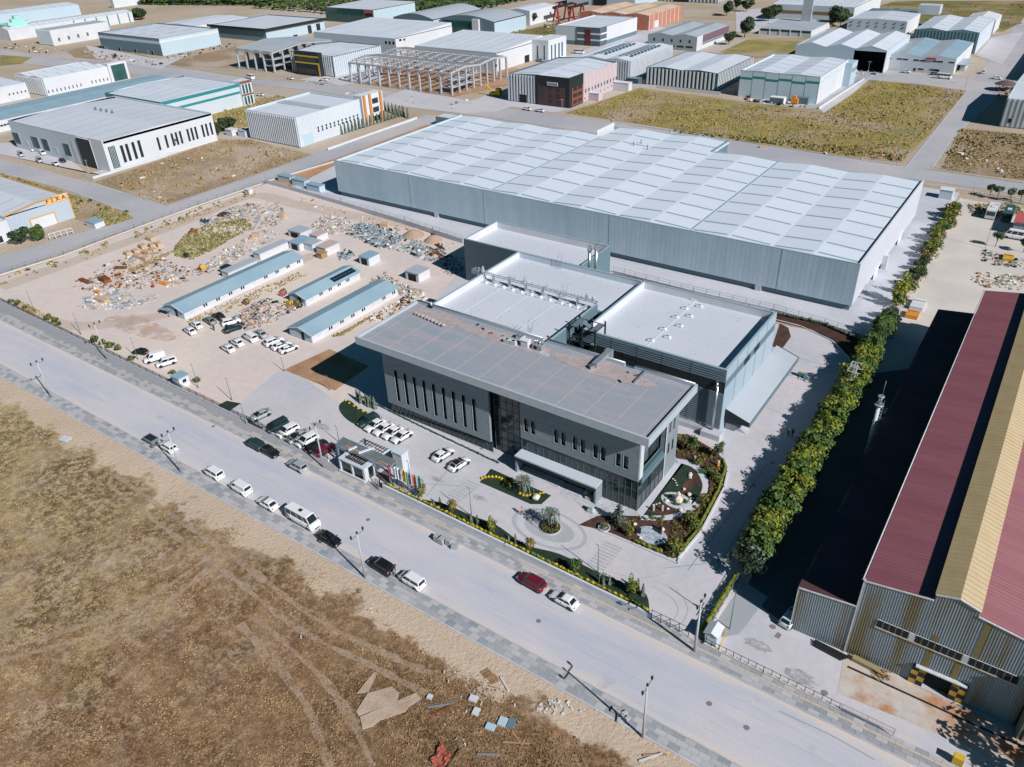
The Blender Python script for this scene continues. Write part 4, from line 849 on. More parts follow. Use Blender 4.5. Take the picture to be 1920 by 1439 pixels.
def sheet_roof(t,x0,z0,x1,z1,y0,y1,m,nrow,name='roof_sheet',ribs=True,rm=None,rp=.9,rn='roof_ribs'):
 for j in range(nrow):
  a=y0+(y1-y0)*j/nrow;c=y0+(y1-y0)*(j+1)/nrow;dz_=0.01*(j % 2)
  MB().hexa([(x0,a,z0-.1),(x1,a,z1-.1),(x1,c+.001,z1-.1),(x0,c+.001,z0-.1)],[(x0,a,z0+dz_),(x1,a,z1+dz_),(x1,c-.015,z1+dz_),(x0,c-.015,z0+dz_)],m).build(name,t,base=(x0,a,0))
 if ribs:
  b=MB();y=y0+.3
  while y < y1-.1:b.beam((x0,y,z0+.02),(x1,y,z1+.02),.07,.03,rm or m);y += rp
  b.build(rn,t,kind='stuff')
sheet_roof(E_,-4.95,12.2,2.1,13.25,FY-.1,161,red_rf,12,rp=.55)
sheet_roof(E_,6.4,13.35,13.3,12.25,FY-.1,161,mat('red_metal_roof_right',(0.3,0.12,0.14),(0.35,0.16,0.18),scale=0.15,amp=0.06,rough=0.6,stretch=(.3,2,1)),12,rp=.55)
sheet_roof(E_,2.0,14.15,4.3,14.85,FY-.2,161.1,yel_rf,12,rp=.8,rm=mat('yellow_roof_rib',(0.42,0.3,0.13)))
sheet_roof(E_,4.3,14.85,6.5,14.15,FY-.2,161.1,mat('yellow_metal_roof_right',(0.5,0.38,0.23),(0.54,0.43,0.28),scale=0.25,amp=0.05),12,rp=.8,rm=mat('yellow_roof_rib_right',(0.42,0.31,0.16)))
MB().box(2.1,FY+.28,13.2,2.15,160.8,14.05,black_m).build('lantern_side',E_);MB().box(6.35,FY+.28,13.3,6.4,160.8,14.05,black_m).build('lantern_side',E_)
MB().box(-4.85,FY+.3,0,-4.8,161,12.1,corr_w).build('left_wall',E_)
MB().cyl((-5.1,FY,12.2),(-5.1,161,12.2),.09,.09,6,rim_w).build('gutter',E_)
L_=thing('lean_to_shed','lower corrugated lean-to with shade-darkened red roof along the left of the old factory','shed',(-8,115,0))
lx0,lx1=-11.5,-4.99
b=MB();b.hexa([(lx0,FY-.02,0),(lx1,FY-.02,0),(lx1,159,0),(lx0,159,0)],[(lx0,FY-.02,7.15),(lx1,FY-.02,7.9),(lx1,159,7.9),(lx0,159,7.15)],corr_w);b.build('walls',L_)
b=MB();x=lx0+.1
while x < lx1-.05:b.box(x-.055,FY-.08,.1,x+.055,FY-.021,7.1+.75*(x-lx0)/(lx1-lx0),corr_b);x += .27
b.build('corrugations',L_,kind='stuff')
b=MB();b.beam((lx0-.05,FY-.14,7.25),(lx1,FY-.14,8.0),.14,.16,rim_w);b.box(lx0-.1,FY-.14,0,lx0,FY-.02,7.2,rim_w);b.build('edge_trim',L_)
sheet_roof(L_,lx0-.15,7.25,lx1,8.0,FY-.1,159.2,mat('shade_darkened_red_roof',(0.09,0.045,0.05),(0.12,0.06,0.065),scale=.2,amp=.08),8,rp=.55)  # roof colour darkened to paint in the tall hall's shade
N_=thing('corrugated_shed','pale corrugated shed cut by the right border beside the old factory','shed',(20,90,0))
b=MB();b.box(13.4,72.0,0,30,110,8.5,corr_w);b.build('walls',N_)
b=MB();x=13.5
while x < 29.9:b.box(x-.055,71.94,0,x+.055,71.999,8.4,corr_b);x += .27
b.build('corrugations',N_,kind='stuff')
for k in range(3):MB().cyl((13.7+k*.5,71.7,0),(13.7+k*.5,71.7,8.4),.1,.1,8,rim_w).build('down_pipe',N_)
MB().box(13.3,71.9,8.5,30.1,110,8.7,roof_g).build('roof',N_)
def gabled(t,x0,x1,y0,y1,h,rise,axis,wall,roof,over=.2,wn='walls',rn='roof',panels=0,seam=None,thick=.1):
 b=MB()
 if axis == 'y':
  xm=(x0+x1)/2;b.hexa([(x0,y0,0),(x1,y0,0),(x1,y1,0),(x0,y1,0)],[(x0,y0,h),(x1,y0,h),(x1,y1,h),(x0,y1,h)],wall)
  for y in (y0,y1-.05):b.hexa([(x0,y,h),(x1,y,h),(x1,y+.05,h),(x0,y+.05,h)],[(xm-.01,y,h+rise),(xm+.01,y,h+rise),(xm+.01,y+.05,h+rise),(xm-.01,y+.05,h+rise)],wall)
 else:
  ym=(y0+y1)/2;b.hexa([(x0,y0,0),(x1,y0,0),(x1,y1,0),(x0,y1,0)],[(x0,y0,h),(x1,y0,h),(x1,y1,h),(x0,y1,h)],wall)
  for x in (x0,x1-.05):b.hexa([(x,y0,h),(x+.05,y0,h),(x+.05,y1,h),(x,y1,h)],[(x,ym-.01,h+rise),(x+.05,ym-.01,h+rise),(x+.05,ym+.01,h+rise),(x,ym+.01,h+rise)],wall)
 b.build(wn,t)
 o=over;k=max(1,panels)
 for s in (0,1):
  for j in range(k):
   if axis == 'y':
    xm=(x0+x1)/2;xe=x0-o if s == 0 else x1+o;ze=h-rise*o/((x1-x0)/2)
    a=y0-o+(y1-y0+2*o)*j/k;c=y0-o+(y1-y0+2*o)*(j+1)/k-(.02 if k > 1 else 0)
    P_=[(xe,a),(xm,a),(xm,c),(xe,c)];zz=[ze,h+rise,h+rise,ze]
    if s:P_=[P_[1],P_[0],P_[3],P_[2]];zz=[zz[1],zz[0],zz[3],zz[2]]
   else:
    ym=(y0+y1)/2;ye=y0-o if s == 0 else y1+o;ze=h-rise*o/((y1-y0)/2)
    a=x0-o+(x1-x0+2*o)*j/k;c=x0-o+(x1-x0+2*o)*(j+1)/k-(.02 if k > 1 else 0)
    P_=[(a,ye),(c,ye),(c,ym),(a,ym)];zz=[ze,ze,h+rise,h+rise]
    if s:P_=[P_[3],P_[2],P_[1],P_[0]];zz=[zz[3],zz[2],zz[1],zz[0]]
   MB().hexa([(p[0],p[1],z+.01) for p,z in zip(P_,zz)],[(p[0],p[1],z+thick) for p,z in zip(P_,zz)],roof).build(rn if k == 1 else 'roof_panel',t,base=(P_[0][0],P_[0][1],0))
x,y=G(1331,1208);t=thing('guard_cabin','small white cabin with pitched roof inside the factory gate, beside the pole','cabin',(x,y,0));gabled(t,x-.7,x+.8,y-.2,y+1.6,2.0,.35,'y',grey_lt,white_p)
MB().box(x-.4,y-.23,.1,x+.3,y-.2,1.8,white_p).build('door',t)
t=thing('yellow_railing','bright yellow steel railing beside the white cabin','railing',(*G(1350,1200),0))
P_=[G(*p) for p in ((1346,1187),(1360,1194),(1348,1222))]
for i in range(3):MB().cyl((*P_[i],0),(*P_[i],1.1),.05,.05,6,yellow_p).build('post',t)
for z in (.55,1.1):
 for i in range(2):MB().beam((*P_[i],z),(*P_[i+1],z),.06,.06,yellow_p).build('rail',t)
bx_,by_=G(1625,850);ch=hgt((1625,850),(1660,745))
t=thing('mast','tall pale tapering mast with a ladder, standing in the shaded lane beside the factory','mast',(bx_,by_,0))
MB().cyl((bx_,by_,0),(bx_,by_,ch*.86),.38,.3,14,mat('pale_mast',(0.6,0.64,0.66))).build('shaft',t);MB().cyl((bx_,by_,ch*.86),(bx_,by_,ch*.88),.7,.7,14,steel_m).build('platform',t);MB().cyl((bx_,by_,ch*.88),(bx_,by_,ch),.28,.26,12,chrome_m).build('neck',t)
MB().cyl((bx_,by_,ch),(bx_,by_,ch+.2),.5,.5,12,steel_m).build('cap',t);MB().cyl((bx_+.1,by_,ch),(bx_+.1,by_,ch+3),.03,.03,5,steel_m).build('rod',t)
b=MB()
for k in range(int(ch*1.6)):b.box(bx_+.38,by_-.2,k*.6,bx_+.62,by_+.2,k*.6+.06,steel_m)
b.beam((bx_+.6,by_-.2,0),(bx_+.6,by_-.2,ch*.95),.05,.05,steel_m);b.beam((bx_+.6,by_+.2,0),(bx_+.6,by_+.2,ch*.95),.05,.05,steel_m);b.build('ladder',t)
bx_=-19.6;by_,ph=onX(1606,682,bx_)
t=thing('lattice_pylon','white lattice pole with crossarms rising out of the hedge trees','pylon',(bx_,by_,0))
b=MB()
for sx in (-.3,.3):
 for sy in (-.3,.3):b.beam((bx_+sx,by_+sy,0),(bx_+sx*.6,by_+sy*.6,ph),.09,.09,white_p)
for k in range(int(ph/.7)):
 z=k*.7;s=.3;b.beam((bx_-s,by_-s,z),(bx_+s,by_-s,z+.7),.05,.05,white_p);b.beam((bx_+s,by_+s,z),(bx_-s,by_+s,z+.7),.05,.05,white_p);b.beam((bx_-s,by_+s,z),(bx_-s,by_-s,z+.7),.05,.05,white_p)
b.build('lattice',t)
for z,w in ((ph-.2,1.6),(ph-1.4,2.2),(ph-3,1.6),(ph-4.4,2.4)):
 MB().beam((bx_-w/2,by_-.8,z),(bx_+w/2,by_-.8,z),.1,.1,white_p).build('crossarm',t);MB().beam((bx_-w/2,by_+.8,z),(bx_+w/2,by_+.8,z),.1,.1,white_p).build('crossarm',t);MB().beam((bx_-w/2,by_-.8,z),(bx_-w/2,by_+.8,z),.1,.1,white_p).build('crossarm',t)
b=MB()
for i in range(14):x=bx_+U(-.8,.8);y=by_+U(-.7,.7);z=ph-U(.2,4);b.cyl((x,y,z),(x,y,z+.3),.09,.06,6,kerb_m)
b.build('insulators',t,kind='stuff')
def px_hall(*a):pass
x,y=G(1895,440);t=thing('red_roofed_shed','small pale corrugated shed with red roof cut by the right border, above the coaches','shed',(x,y,0));hh=3.4
MB().box(x,y,0,x+14,y+8,hh,corr_b).build('walls',t);MB().box(x-.3,y-.3,hh,x+14.3,y+8.3,hh+.15,mat('red_roof_bright',(0.42,0.1,0.1))).build('roof',t)
MB().box(*G(1300,655),0.02,0,0,0,black_m) if False else None
def crate_stack(label,px,py,w,l,h,m,n=3,rz=0.2):
 x,y=G(px,py);t=thing('material_stack',label,'stack',(x,y,0),0)
 for i in range(n):MB().rbox(x+U(-.05,.05),y+i*l/n-l/2,0,h*U(.8,1),w,l/n-.12,rz*.2,m).build('bundle',t)
 MB().rbox(x,y,h+.01,h+.06,w*1.02,.1,0,black_m).build('strap',t)
crate_stack('white wrapped stack of sheets between the hedge and the factory lane',1722,572,2.6,5,1.0,white_p)
crate_stack('orange brown stack of boards beside the hedge, at the head of the shaded lane',1711,592,2.4,3,1.0,orange_p)
crate_stack('yellow timber bundles beside the grey rubble plot at the right border',1890,485,2.2,3.2,.8,yellow_p)
for px,py in ((1449,1176),(1546,1300),(1455,1040)):
 x,y=G(px,py);gp('manhole',ell((x,y),.38,.38,18),mat('manhole_iron',(0.2,0.19,0.2)),0.034,world_pts=True)
gp('manhole',[G(1452,1194),G(1459,1186),G(1466,1191),G(1460,1199)],mat('manhole_iron',(0.2,0.19,0.2)),0.034,world_pts=True)
gp('drain',[G(1588,1252),G(1590,1249),G(1920,1400),G(1920,1404)],black_m,0.036,world_pts=True)
t=thing('steel_beams','dark steel beams lying at the foot of the lean-to','beams',(*G(1560,1222),0))
a,c=G(1525,1208),G(1588,1240)
for k in range(4):MB().beam((a[0]+.1*k,a[1]-.25*k+.4,.25+.02*k),(c[0]-.2*k,c[1]-.25*k+.4,.25),.18,.35,black_m).build('beam',t)
t=thing('timber_offcuts','pile of yellow timber offcuts and a long box beside the factory gate','timber',(*G(1640,1262),0))
a,c=G(1598,1236),G(1648,1262);MB().beam((*a,.3),(*c,.3),.7,.5,mat('khaki_box',(0.3,0.24,0.13))).build('long_box',t)
for k in range(16):x,y=G(1650+U(-10,14),1268+U(-6,6));MB().rbox(x,y,.03+.03*k,.09+.03*k,1.1,.12,U(-.8,.3),wood_m).build('plank',t)
# ================================================================== WORKS AND SHEDS OF THE DISTRICT
def gable_split(b,t):
 n=len(b.v)//8;g=[[],[]]
 for i in range(n):g[i % 2 if alt[0] else (0 if i < n//2 else 1)].append(i)
 for k in (0,1):
  if not g[k]:continue
  q=MB()
  for i in g[k]:
   m0=b.mats[b.mi[i*6]];q.hexa(b.v[i*8:i*8+4],b.v[i*8+4:i*8+8],m0)
  q.build('gable',t)
alt=[True]
def hall(name,label,cat,N,NT,LT,RT,wall,roof,right=None,roofkind='flat',bays=1,rise=1.0,par=.35,seams=0,seamdir='y',fins=None,finm=None,h=None,dims=None,capm=None,roofpanels=0,fpitch=1.2,fins_r=True,nofront=False,x0=None,y1=None,panel_m2=None):
 if dims:X0,X1,Y0,Y1,h=dims
 else:
  if h is None:h=hgt(N,NT)
  X1,Y0=G(*NT,h);a=G(*N);X1=(X1+a[0])/2;Y0=(Y0+a[1])/2
  X0=G(*LT,h)[0] if LT else x0;Y1=G(*RT,h)[1] if RT else y1
 t=thing(name,label,cat,((X0+X1)/2,(Y0+Y1)/2,0));right=right or wall
 t['_h']=0;del t['_h']
 w=.25
 b=MB();b.box(X0,Y0,0,X1,Y0+w,h,wall)
 if not nofront:b.build('front_wall',t)
 b=MB();b.box(X1-w,Y0+w,0,X1,Y1,h,right);b.build('right_wall',t)
 b=MB();b.box(X0,Y0+w,0,X0+w,Y1-w,h,wall);b.box(X0,Y1-w,0,X1-w,Y1,h,wall);b.build('rear_walls',t)
 zr=h-par
 i0,i1,j0,j1=X0+w,X1-w,Y0+w,Y1-w
 prof=[]
 if roofkind == 'flat':prof=[(0,0),(1,0)]
 elif roofkind in ('gx','gy'):
  for k in range(bays):prof += [(k/bays,0),((k+.5)/bays,rise)]
  prof.append((1,0))
 elif roofkind == 'lean':prof=[(0,0),(1,rise)]
 elif roofkind in ('archy',):
  prof=[(k/10,rise*math.sin(math.pi*k/10)) for k in range(11)]
 ax='x' if roofkind in ('gx','lean') else 'y'         # gx: ridge along X (profile across Y); gy: ridge along Y
 n=max(1,roofpanels);idx=0
 for (a,za),(c,zc_) in zip(prof,prof[1:]):
  for j in range(n):
   if ax == 'x':
    y0,y1_=j0+(j1-j0)*a,j0+(j1-j0)*c;x0_,x1_=i0+(i1-i0)*j/n,i0+(i1-i0)*(j+1)/n-(.04 if n > 1 else 0)
    q=[(x0_,y0,zr+za),(x1_,y0,zr+za),(x1_,y1_,zr+zc_),(x0_,y1_,zr+zc_)]
   else:
    x0_,x1_=i0+(i1-i0)*a,i0+(i1-i0)*c;y0,y1_=j0+(j1-j0)*j/n,j0+(j1-j0)*(j+1)/n-(.04 if n > 1 else 0)
    q=[(x0_,y0,zr+za),(x1_,y0,zr+zc_),(x1_,y1_,zr+zc_),(x0_,y1_,zr+za)]
   MB().hexa([(x,y,z-.15) for x,y,z in q],q,(panel_m2 if panel_m2 and idx % 2 else roof)).build('roof' if n*len(prof) < 3 else 'roof_panel',t,base=(q[0][0],q[0][1],0));
  idx += 1
 if par < 0.05 or roofkind != 'flat':                      # gables closed
  b=MB()
  for (a,za),(c,zc_) in zip(prof,prof[1:]):
   if ax == 'x':
    for x,mm in ((X0,wall),(X1-w,right)):
     y0,y1_=j0+(j1-j0)*a,j0+(j1-j0)*c;b.hexa([(x,y0,zr-.2),(x+w,y0,zr-.2),(x+w,y1_,zr-.2),(x,y1_,zr-.2)],[(x,y0,max(zr+za+.05,h)),(x+w,y0,max(zr+za+.05,h)),(x+w,y1_,max(zr+zc_+.05,h)),(x,y1_,max(zr+zc_+.05,h))],mm)
   else:
    for y in (Y0,Y1-w):
     x0_,x1_=i0+(i1-i0)*a,i0+(i1-i0)*c;b.hexa([(x0_,y-.004,zr-.2),(x1_,y-.004,zr-.2),(x1_,y+w-.004,zr-.2),(x0_,y+w-.004,zr-.2)],[(x0_,y-.004,max(zr+za+.05,h)),(x1_,y-.004,max(zr+zc_+.05,h)),(x1_,y+w-.004,max(zr+zc_+.05,h)),(x0_,y+w-.004,max(zr+za+.05,h))],wall)
  for i_ in range(0):
   pass
  b.build('gable_walls',t,kind='stuff') if False else gable_split(b,t)
 if seams:
  zf=lambda u:next((za+(zc_-za)*(u-a)/(c-a) for (a,za),(c,zc_) in zip(prof,prof[1:]) if a-1e-6 <= u <= c+1e-6),0)
  for (a,za),(c,zc_) in zip(prof,prof[1:]):
   for j in range(seams):
    u=(j+.5)/seams;sh=.12
    if ax == 'x':
     x=i0+(i1-i0)*u;p,q=(x,j0+(j1-j0)*(a+(c-a)*sh),zr+za+(zc_-za)*sh+.03),(x,j0+(j1-j0)*(c-(c-a)*sh),zr+za+(zc_-za)*(1-sh)+.03)
    else:
     y=j0+(j1-j0)*u;p,q=(i0+(i1-i0)*(a+(c-a)*sh),y,zr+za+(zc_-za)*sh+.03),(i0+(i1-i0)*(c-(c-a)*sh),y,zr+za+(zc_-za)*(1-sh)+.03)
    if (ax == 'x' or seamdir == 'y') or True:MB().beam(p,q,.32,.05,seam_l).build('roof_strip',t,base=p)
 if capm:
  b=MB();e=.05;b.box(X0-e,Y0-e,h,X1+e,Y0+w,h+.12,capm);b.box(X1-w,Y0+w,h,X1+e,Y1,h+.12,capm);b.box(X0-e,Y0+w,h,X0+w,Y1,h+.12,capm);b.box(X0-e,Y1,h,X1+e,Y1+.1,h+.12,capm);b.build('parapet_cap',t)
 if fins:
  b=MB();x=X0+fpitch/2
  while x < X1:b.box(x-fpitch*.2,Y0-.3,.4,x+fpitch*.2,Y0-.01,h-.1,finm or white_p);x += fpitch
  if fins_r:
   y=Y0+fpitch/2
   while y < Y1:b.box(X1+.01,y-fpitch*.2,.4,X1+.3,y+fpitch*.2,h-.1,finm or white_p);y += fpitch
  b.build('cladding_fins',t,kind='stuff')
 return t,X0,X1,Y0,Y1,h
def wf(t,Y0,tl,br,m=None,name='window',d=.06,frame=None,mull=0):
 a=onY(*tl,Y0);c=onY(*br,Y0);x0,x1=sorted((a[0],c[0]));z0,z1=max(0.02,min(a[1],c[1])),max(a[1],c[1])
 b=MB();b.box(x0-.1,Y0-d,z0-.1 if z0 > .2 else z0,x1+.1,Y0-.005,z1+.1,frame or white_p);o=b.build(name,t);p=MB();p.box(x0,Y0-d-.02,z0,x1,Y0-d-.001,z1,m or glass_m)
 for k in range(1,mull):x=x0+(x1-x0)*k/mull;p.box(x-.06,Y0-d-.05,z0,x+.06,Y0-d-.021,z1,frame or white_p)
 p.build('pane' if name == 'window' else name+'_leaf',o);return x0,x1,z0,z1
def wr(t,X1,tl,br,m=None,name='window',d=.06,frame=None,mull=0):
 a=onX(*tl,X1);c=onX(*br,X1);y0,y1=sorted((a[0],c[0]));z0,z1=max(0.02,min(a[1],c[1])),max(a[1],c[1])
 if z1-z0 < .3:z1=z0+1.0
 b=MB();b.box(X1+.005,y0-.1,z0-.1 if z0 > .2 else z0,X1+d,y1+.1,z1+.1,frame or white_p);o=b.build(name,t);p=MB();p.box(X1+d+.001,y0,z0,X1+d+.02,y1,z1,m or glass_m)
 for k in range(1,mull):y=y0+(y1-y0)*k/mull;p.box(X1+d+.021,y-.06,z0,X1+d+.05,y+.06,z1,frame or white_p)
 p.build('pane' if name == 'window' else name+'_leaf',o);return y0,y1,z0,z1
def row_r(t,X1,pa,pb,n,w,hh,m=None,skip=(),double=False,frame=None):
 a=onX(*pa,X1);c=onX(*pb,X1)
 for k in range(n):
  if k in skip:continue
  y=a[0]+(c[0]-a[0])*k/max(1,n-1);z=a[1]+(c[1]-a[1])*k/max(1,n-1)
  for s in ((-.55,.55) if double else (0,)):
   o=MB().box(X1+.005,y+s*w*1.2-w/2-.08,z-hh/2-.08,X1+.05,y+s*w*1.2+w/2+.08,z+hh/2+.08,frame or white_pl).build('window',t,base=(X1,y,z));MB().box(X1+.051,y+s*w*1.2-w/2,z-hh/2,X1+.07,y+s*w*1.2+w/2,z+hh/2,m or glass_m).build('pane',o)
def row_f(t,Y0,pa,pb,n,w,hh,m=None,frame=None):
 a=onY(*pa,Y0);c=onY(*pb,Y0)
 for k in range(n):
  x=a[0]+(c[0]-a[0])*k/max(1,n-1);z=a[1]+(c[1]-a[1])*k/max(1,n-1)
  o=MB().box(x-w/2-.08,Y0-.05,z-hh/2-.08,x+w/2+.08,Y0-.005,z+hh/2+.08,frame or white_pl).build('window',t,base=(x,Y0,z));MB().box(x-w/2,Y0-.07,z-hh/2,x+w/2,Y0-.051,z+hh/2,m or glass_m).build('pane',o)
def tbox(t,x0,x1,y0,y1,z0,z1,m,name):return MB().box(x0,y0,z0,x1,y1,z1,m).build(name,t)
zA_=lambda x,y:(x/6,y/6)
zB_=lambda x,y:(320+x/6,y/6)
zC_=lambda x,y:(640+x/6,y/6)
zD_=lambda x,y:(960+x/6,y/6)
zE_=lambda x,y:(1280+x/6,y/6)
zF_=lambda x,y:(1600+x/6,y/6)
t,X0,X1,Y0,Y1,h=hall('white_factory','large white factory with a dark glazed portal and groups of slit windows','factory',(210.6,322.8),(189.7,266.5),(12.5,226.3),(393,211.7),grey_lt,roof_w,white_p,'gx',1,1.0,par=.6,seams=8,capm=white_p)
for k in range(4):x,y=G(180+k*10.5,208+k*2,h);MB().cyl((x,y,h-.2),(x,y,h+1.4),.45,.45,8,seam_m).build('roof_fan',t)
for tl,br in (((131.5,265),(150,306)),((174,275),(202,320))):wf(t,Y0,tl,br,glass_t,mull=5)
wf(t,Y0,(143,257),(186,316),black_m,'portal',d=.5)
zz=lambda x,y:(x/4.796,180+y/4.796)
for cx_ in (130,150,168,300,322,340,392,410,428,585,605,622):wf(t,Y0,zz(cx_-4,330+(cx_-130)*.22),zz(cx_+7,420+(cx_-130)*.24),seam_m)
for a,c in (((215,395),(262,445)),((480,462),(530,520))):wf(t,Y0,zz(*a),zz(*c),grey_cl,'gate')
wr(t,X1,zz(965,462),zz(1085,640),glass_t,mull=5)
zz3=lambda x,y:(x/3,y/3)
for cx_ in (694,722,757,790):row_r(t,X1,zz3(cx_,868-(cx_-690)*.3),zz3(cx_,868-(cx_-690)*.3),1,1.1,6.0,glass_m)
for cx_ in (893,937,972,995,1018,1060,1082,1104,1142,1164,1188):row_r(t,X1,zz3(cx_,812-(cx_-885)*.29),zz3(cx_,812-(cx_-885)*.29),1,.9,4.6,glass_m)
tbox(t,X1-8,X1+.35,Y0-.35,Y0-.02,0,h+.5,white_p,'corner_frame')
xr=G(208,180,4.6)[0];ya=G(0,232,4.6)[1]-25;yb=G(310,145,4.6)[1];xl=G(293,137.5,4.6)[0]
t,*_d=hall('long_shed','long low shed with blue-grey metal roof running between two white factories','shed',0,0,0,0,white_pl,roof_t,roofkind='gy',bays=1,rise=.7,par=.05,dims=(xl,xr,ya,yb,4.6),roofpanels=10)
row_r(t,xr,(3,236),(22,231),4,1.2,.7)
hb=hgt((446.7,196.7),(439.3,155))
t,X0,X1,Y0,Y1,h=hall('teal_banded_factory','pale factory with teal bands and a brown framed window tower, left of centre behind the white factory','factory',0,(311.7,194.3),(224,168.3),(439.3,155),grey_cl,roof_s,grey_lt,'gx',1,.9,par=.4,h=hb,N=None,seams=6) if False else (None,)*6
Xr,Yb=G(439.3,155,hb);X1n,Y0n=G(311.7,194.3,hb);X0n=G(224,168.3,hb)[0]
t,X0,X1,Y0,Y1,h=hall('teal_banded_factory','pale factory with teal bands and a brown framed window tower, behind the large white factory','factory',0,0,0,0,grey_cl,roof_s,grey_lt,'gx',1,.9,par=.4,dims=(X0n,(Xr+X1n)/2,Y0n,Yb,hb),seams=6)
for a,c in ((h-1.3,h+.05),(h-4.2,h-3.2)):
 tbox(t,X0-.05,X1+.06,Y0-.06,Y0-.01,a,c,teal_p,'teal_band');tbox(t,X1+.01,X1+.06,Y0,Y1,a,c,teal_p,'teal_band')
brown_p=mat('brown_panel',(0.2,0.09,0.06));TY0,TY1=Yb-1,onX(471,170,X1+1.5)[0];TY1=TY0+min(max(TY1-TY0,6),16)
tbox(t,X1-5,X1+1.4,TY0,TY1,0,h+.8,white_p,'tower');tbox(t,X1+1.41,X1+1.5,TY0-.1,TY1+.1,h-.2,h+.9,brown_p,'tower_band');tbox(t,X1+1.41,X1+1.5,TY0-.1,TY1+.1,h*.45,h*.45+.7,brown_p,'tower_band')
for k in range(3):
 for z0,z1 in ((.6,h*.42),(h*.54,h-.5)):a=TY0+.6+k*(TY1-TY0-.8)/3;tbox(t,X1+1.405,X1+1.46,a,a+(TY1-TY0)/3-.9,z0,z1,glass_t,'window')
t,X0,X1,Y0,Y1,h=hall('white_factory','white factory with ribbed front, small windows and a framed dark glass cube','factory',(90,181.7),(80,148.3),(21.7,140),(198,124),grey_lt,roof_s,white_p,'gy',2,1.1,par=.3,seams=5,fins=True,finm=white_pl,fpitch=1.6,fins_r=False)
row_r(t,X1,zA_(548,1035),zA_(910,958),9,.5,1.4);row_r(t,X1,zA_(1035,925),zA_(1210,893),5,.5,1.4)
a=onX(*zA_(1190,745),X1);tw=onX(*zA_(1410,800),X1)
tbox(t,X1-3,X1+1.2,Y1-.6,Y1+10,0,h+1.2,white_p,'glass_cube_frame');tbox(t,X1+1.21,X1+1.3,Y1+.9,Y1+8.6,.8,h+.2,glass_t,'window')
t,*_d=hall('white_shed','low white shed with a roller door at the left border below the ribbed factory','shed',0,0,0,0,grey_lt,roof_s,white_pl,'gy',1,.8,par=.2,seams=3,dims=((lambda q:(q[0]-60,q[0],q[1]-55,q[1],7.2))(G(47.5,155,7.2))))
row_r(t,_d[1],zA_(105,1065),zA_(285,1027),5,.6,.9);wr(t,_d[1],zA_(185,1100),zA_(310,1140),white_p,'gate')
t,X0,X1,Y0,Y1,h=hall('slate_hall','hall with slate front, pale band and four tall doors, upper left beside the brown plot','hall',(305,105.8),(298,73.3),(175,62.5),(408.3,53.7),slate_cl,roof_s,grey_cl,'flat',par=.5,capm=slate_cl)
tbox(t,X0,X1,Y0-.05,Y0-.01,h-3.2,h-1.5,grey_lt,'pale_band');tbox(t,X1+.01,X1+.05,Y0,Y1,h-2.6,h-1.2,white_p,'pale_band')
for cx_ in (1170,1350,1530,1720):wf(t,Y0,zA_(cx_-20,515+(cx_-1170)*.1),zA_(cx_+22,590+(cx_-1170)*.1),dark_in,'door')
for i in range(4):
 for j in range(3):tbox(t,X0+4+i*(X1-X0-8)/4,X0+4.5+i*(X1-X0-8)/4,Y0+6+j*12,Y0+13+j*12,h-.49,h-.42,seam_m,'roof_strip')
t,X0,X1,Y0,Y1,h=hall('black_edged_hall','dark hall with white roof framed by a broad black fascia, top left of centre','hall',(500.8,79.2),(497,55),(388.7,46.7),(603.3,34.2),slate_cl,roof_w,grey_cl,'flat',par=.6)
e=1.2;b=MB();b.box(X0-e,Y0-e,h-1.3,X1+e,Y0-e+.4,h+.25,black_m);b.box(X1+e-.4,Y0-e+.4,h-1.3,X1+e,Y1,h+.25,black_m);b.box(X0-e,Y0-e+.4,h-.1,X1+e-.4,Y0,h+.1,slate_cl);b.box(X1,Y0,h-.1,X1+e-.4,Y1,h+.1,slate_cl);b.build('fascia',t)
wr(t,X1,zB_(1535,290),zB_(1592,375),glass_m);wr(t,X1,zB_(1632,270),zB_(1688,340),glass_m);wr(t,X1,zB_(1375,398),zB_(1430,412),glass_m);wr(t,X1,zB_(1165,440),zB_(1225,455),glass_m)
for j in range(3):tbox(t,X0+2,X1-2,Y0+8+j*14,Y0+9+j*14,h-.59,h-.5,white_p,'roof_curb')
t,*_d=hall('low_shed','low pale shed with plain gabled roof, behind the slate hall','shed',(366,57),(364,49.7),(335,40),(450,31.7),grey_lt,roof_s,white_pl,'gy',1,.8,par=.05)
t,X0,X1,Y0,Y1,h=hall('white_block','white flat block with paired windows beside the mint green office, upper left','building',(101.7,86.7),(93.3,57.5),(73.3,53.3),(202.5,41),grey_lt,roof_g,white_pl,'flat',par=.3,fins=True,finm=grey_lt,fins_r=False)
for cx_ in (665,775,880,985):row_r(t,X1,zA_(cx_,447-(cx_-665)*.19),zA_(cx_,447-(cx_-665)*.19),1,.6,2.2,glass_m,double=True)
q=G(247,23,7);q2=G(72,50,7)
t,X0,X1,Y0,Y1,h=hall('ribbed_shed','long shed with evenly striped white roof and open bays, upper left','shed',0,0,0,0,white_pl,roof_s,white_pl,'gy',1,1.6,par=.05,dims=(G(235,17.5,8.5)[0]-6,q[0],q2[1]-20,q[1],7),seams=22)
for k in range(6):y=Y1-4-k*9;tbox(t,X1+.01,X1+.4,y,y+.8,0,h,teal_p,'post')
q=G(147,9,8);q2=G(0,27,8)
t,*_d=hall('grey_hall','long grey walled hall with pale roof at the upper left border','hall',0,0,0,0,grey_cl,roof_s,grey_cl,'gy',1,1.5,par=.05,dims=(q[0]-34,q[0],q2[1]-60,q[1],8),seams=16)
q=G(265,-4,9)
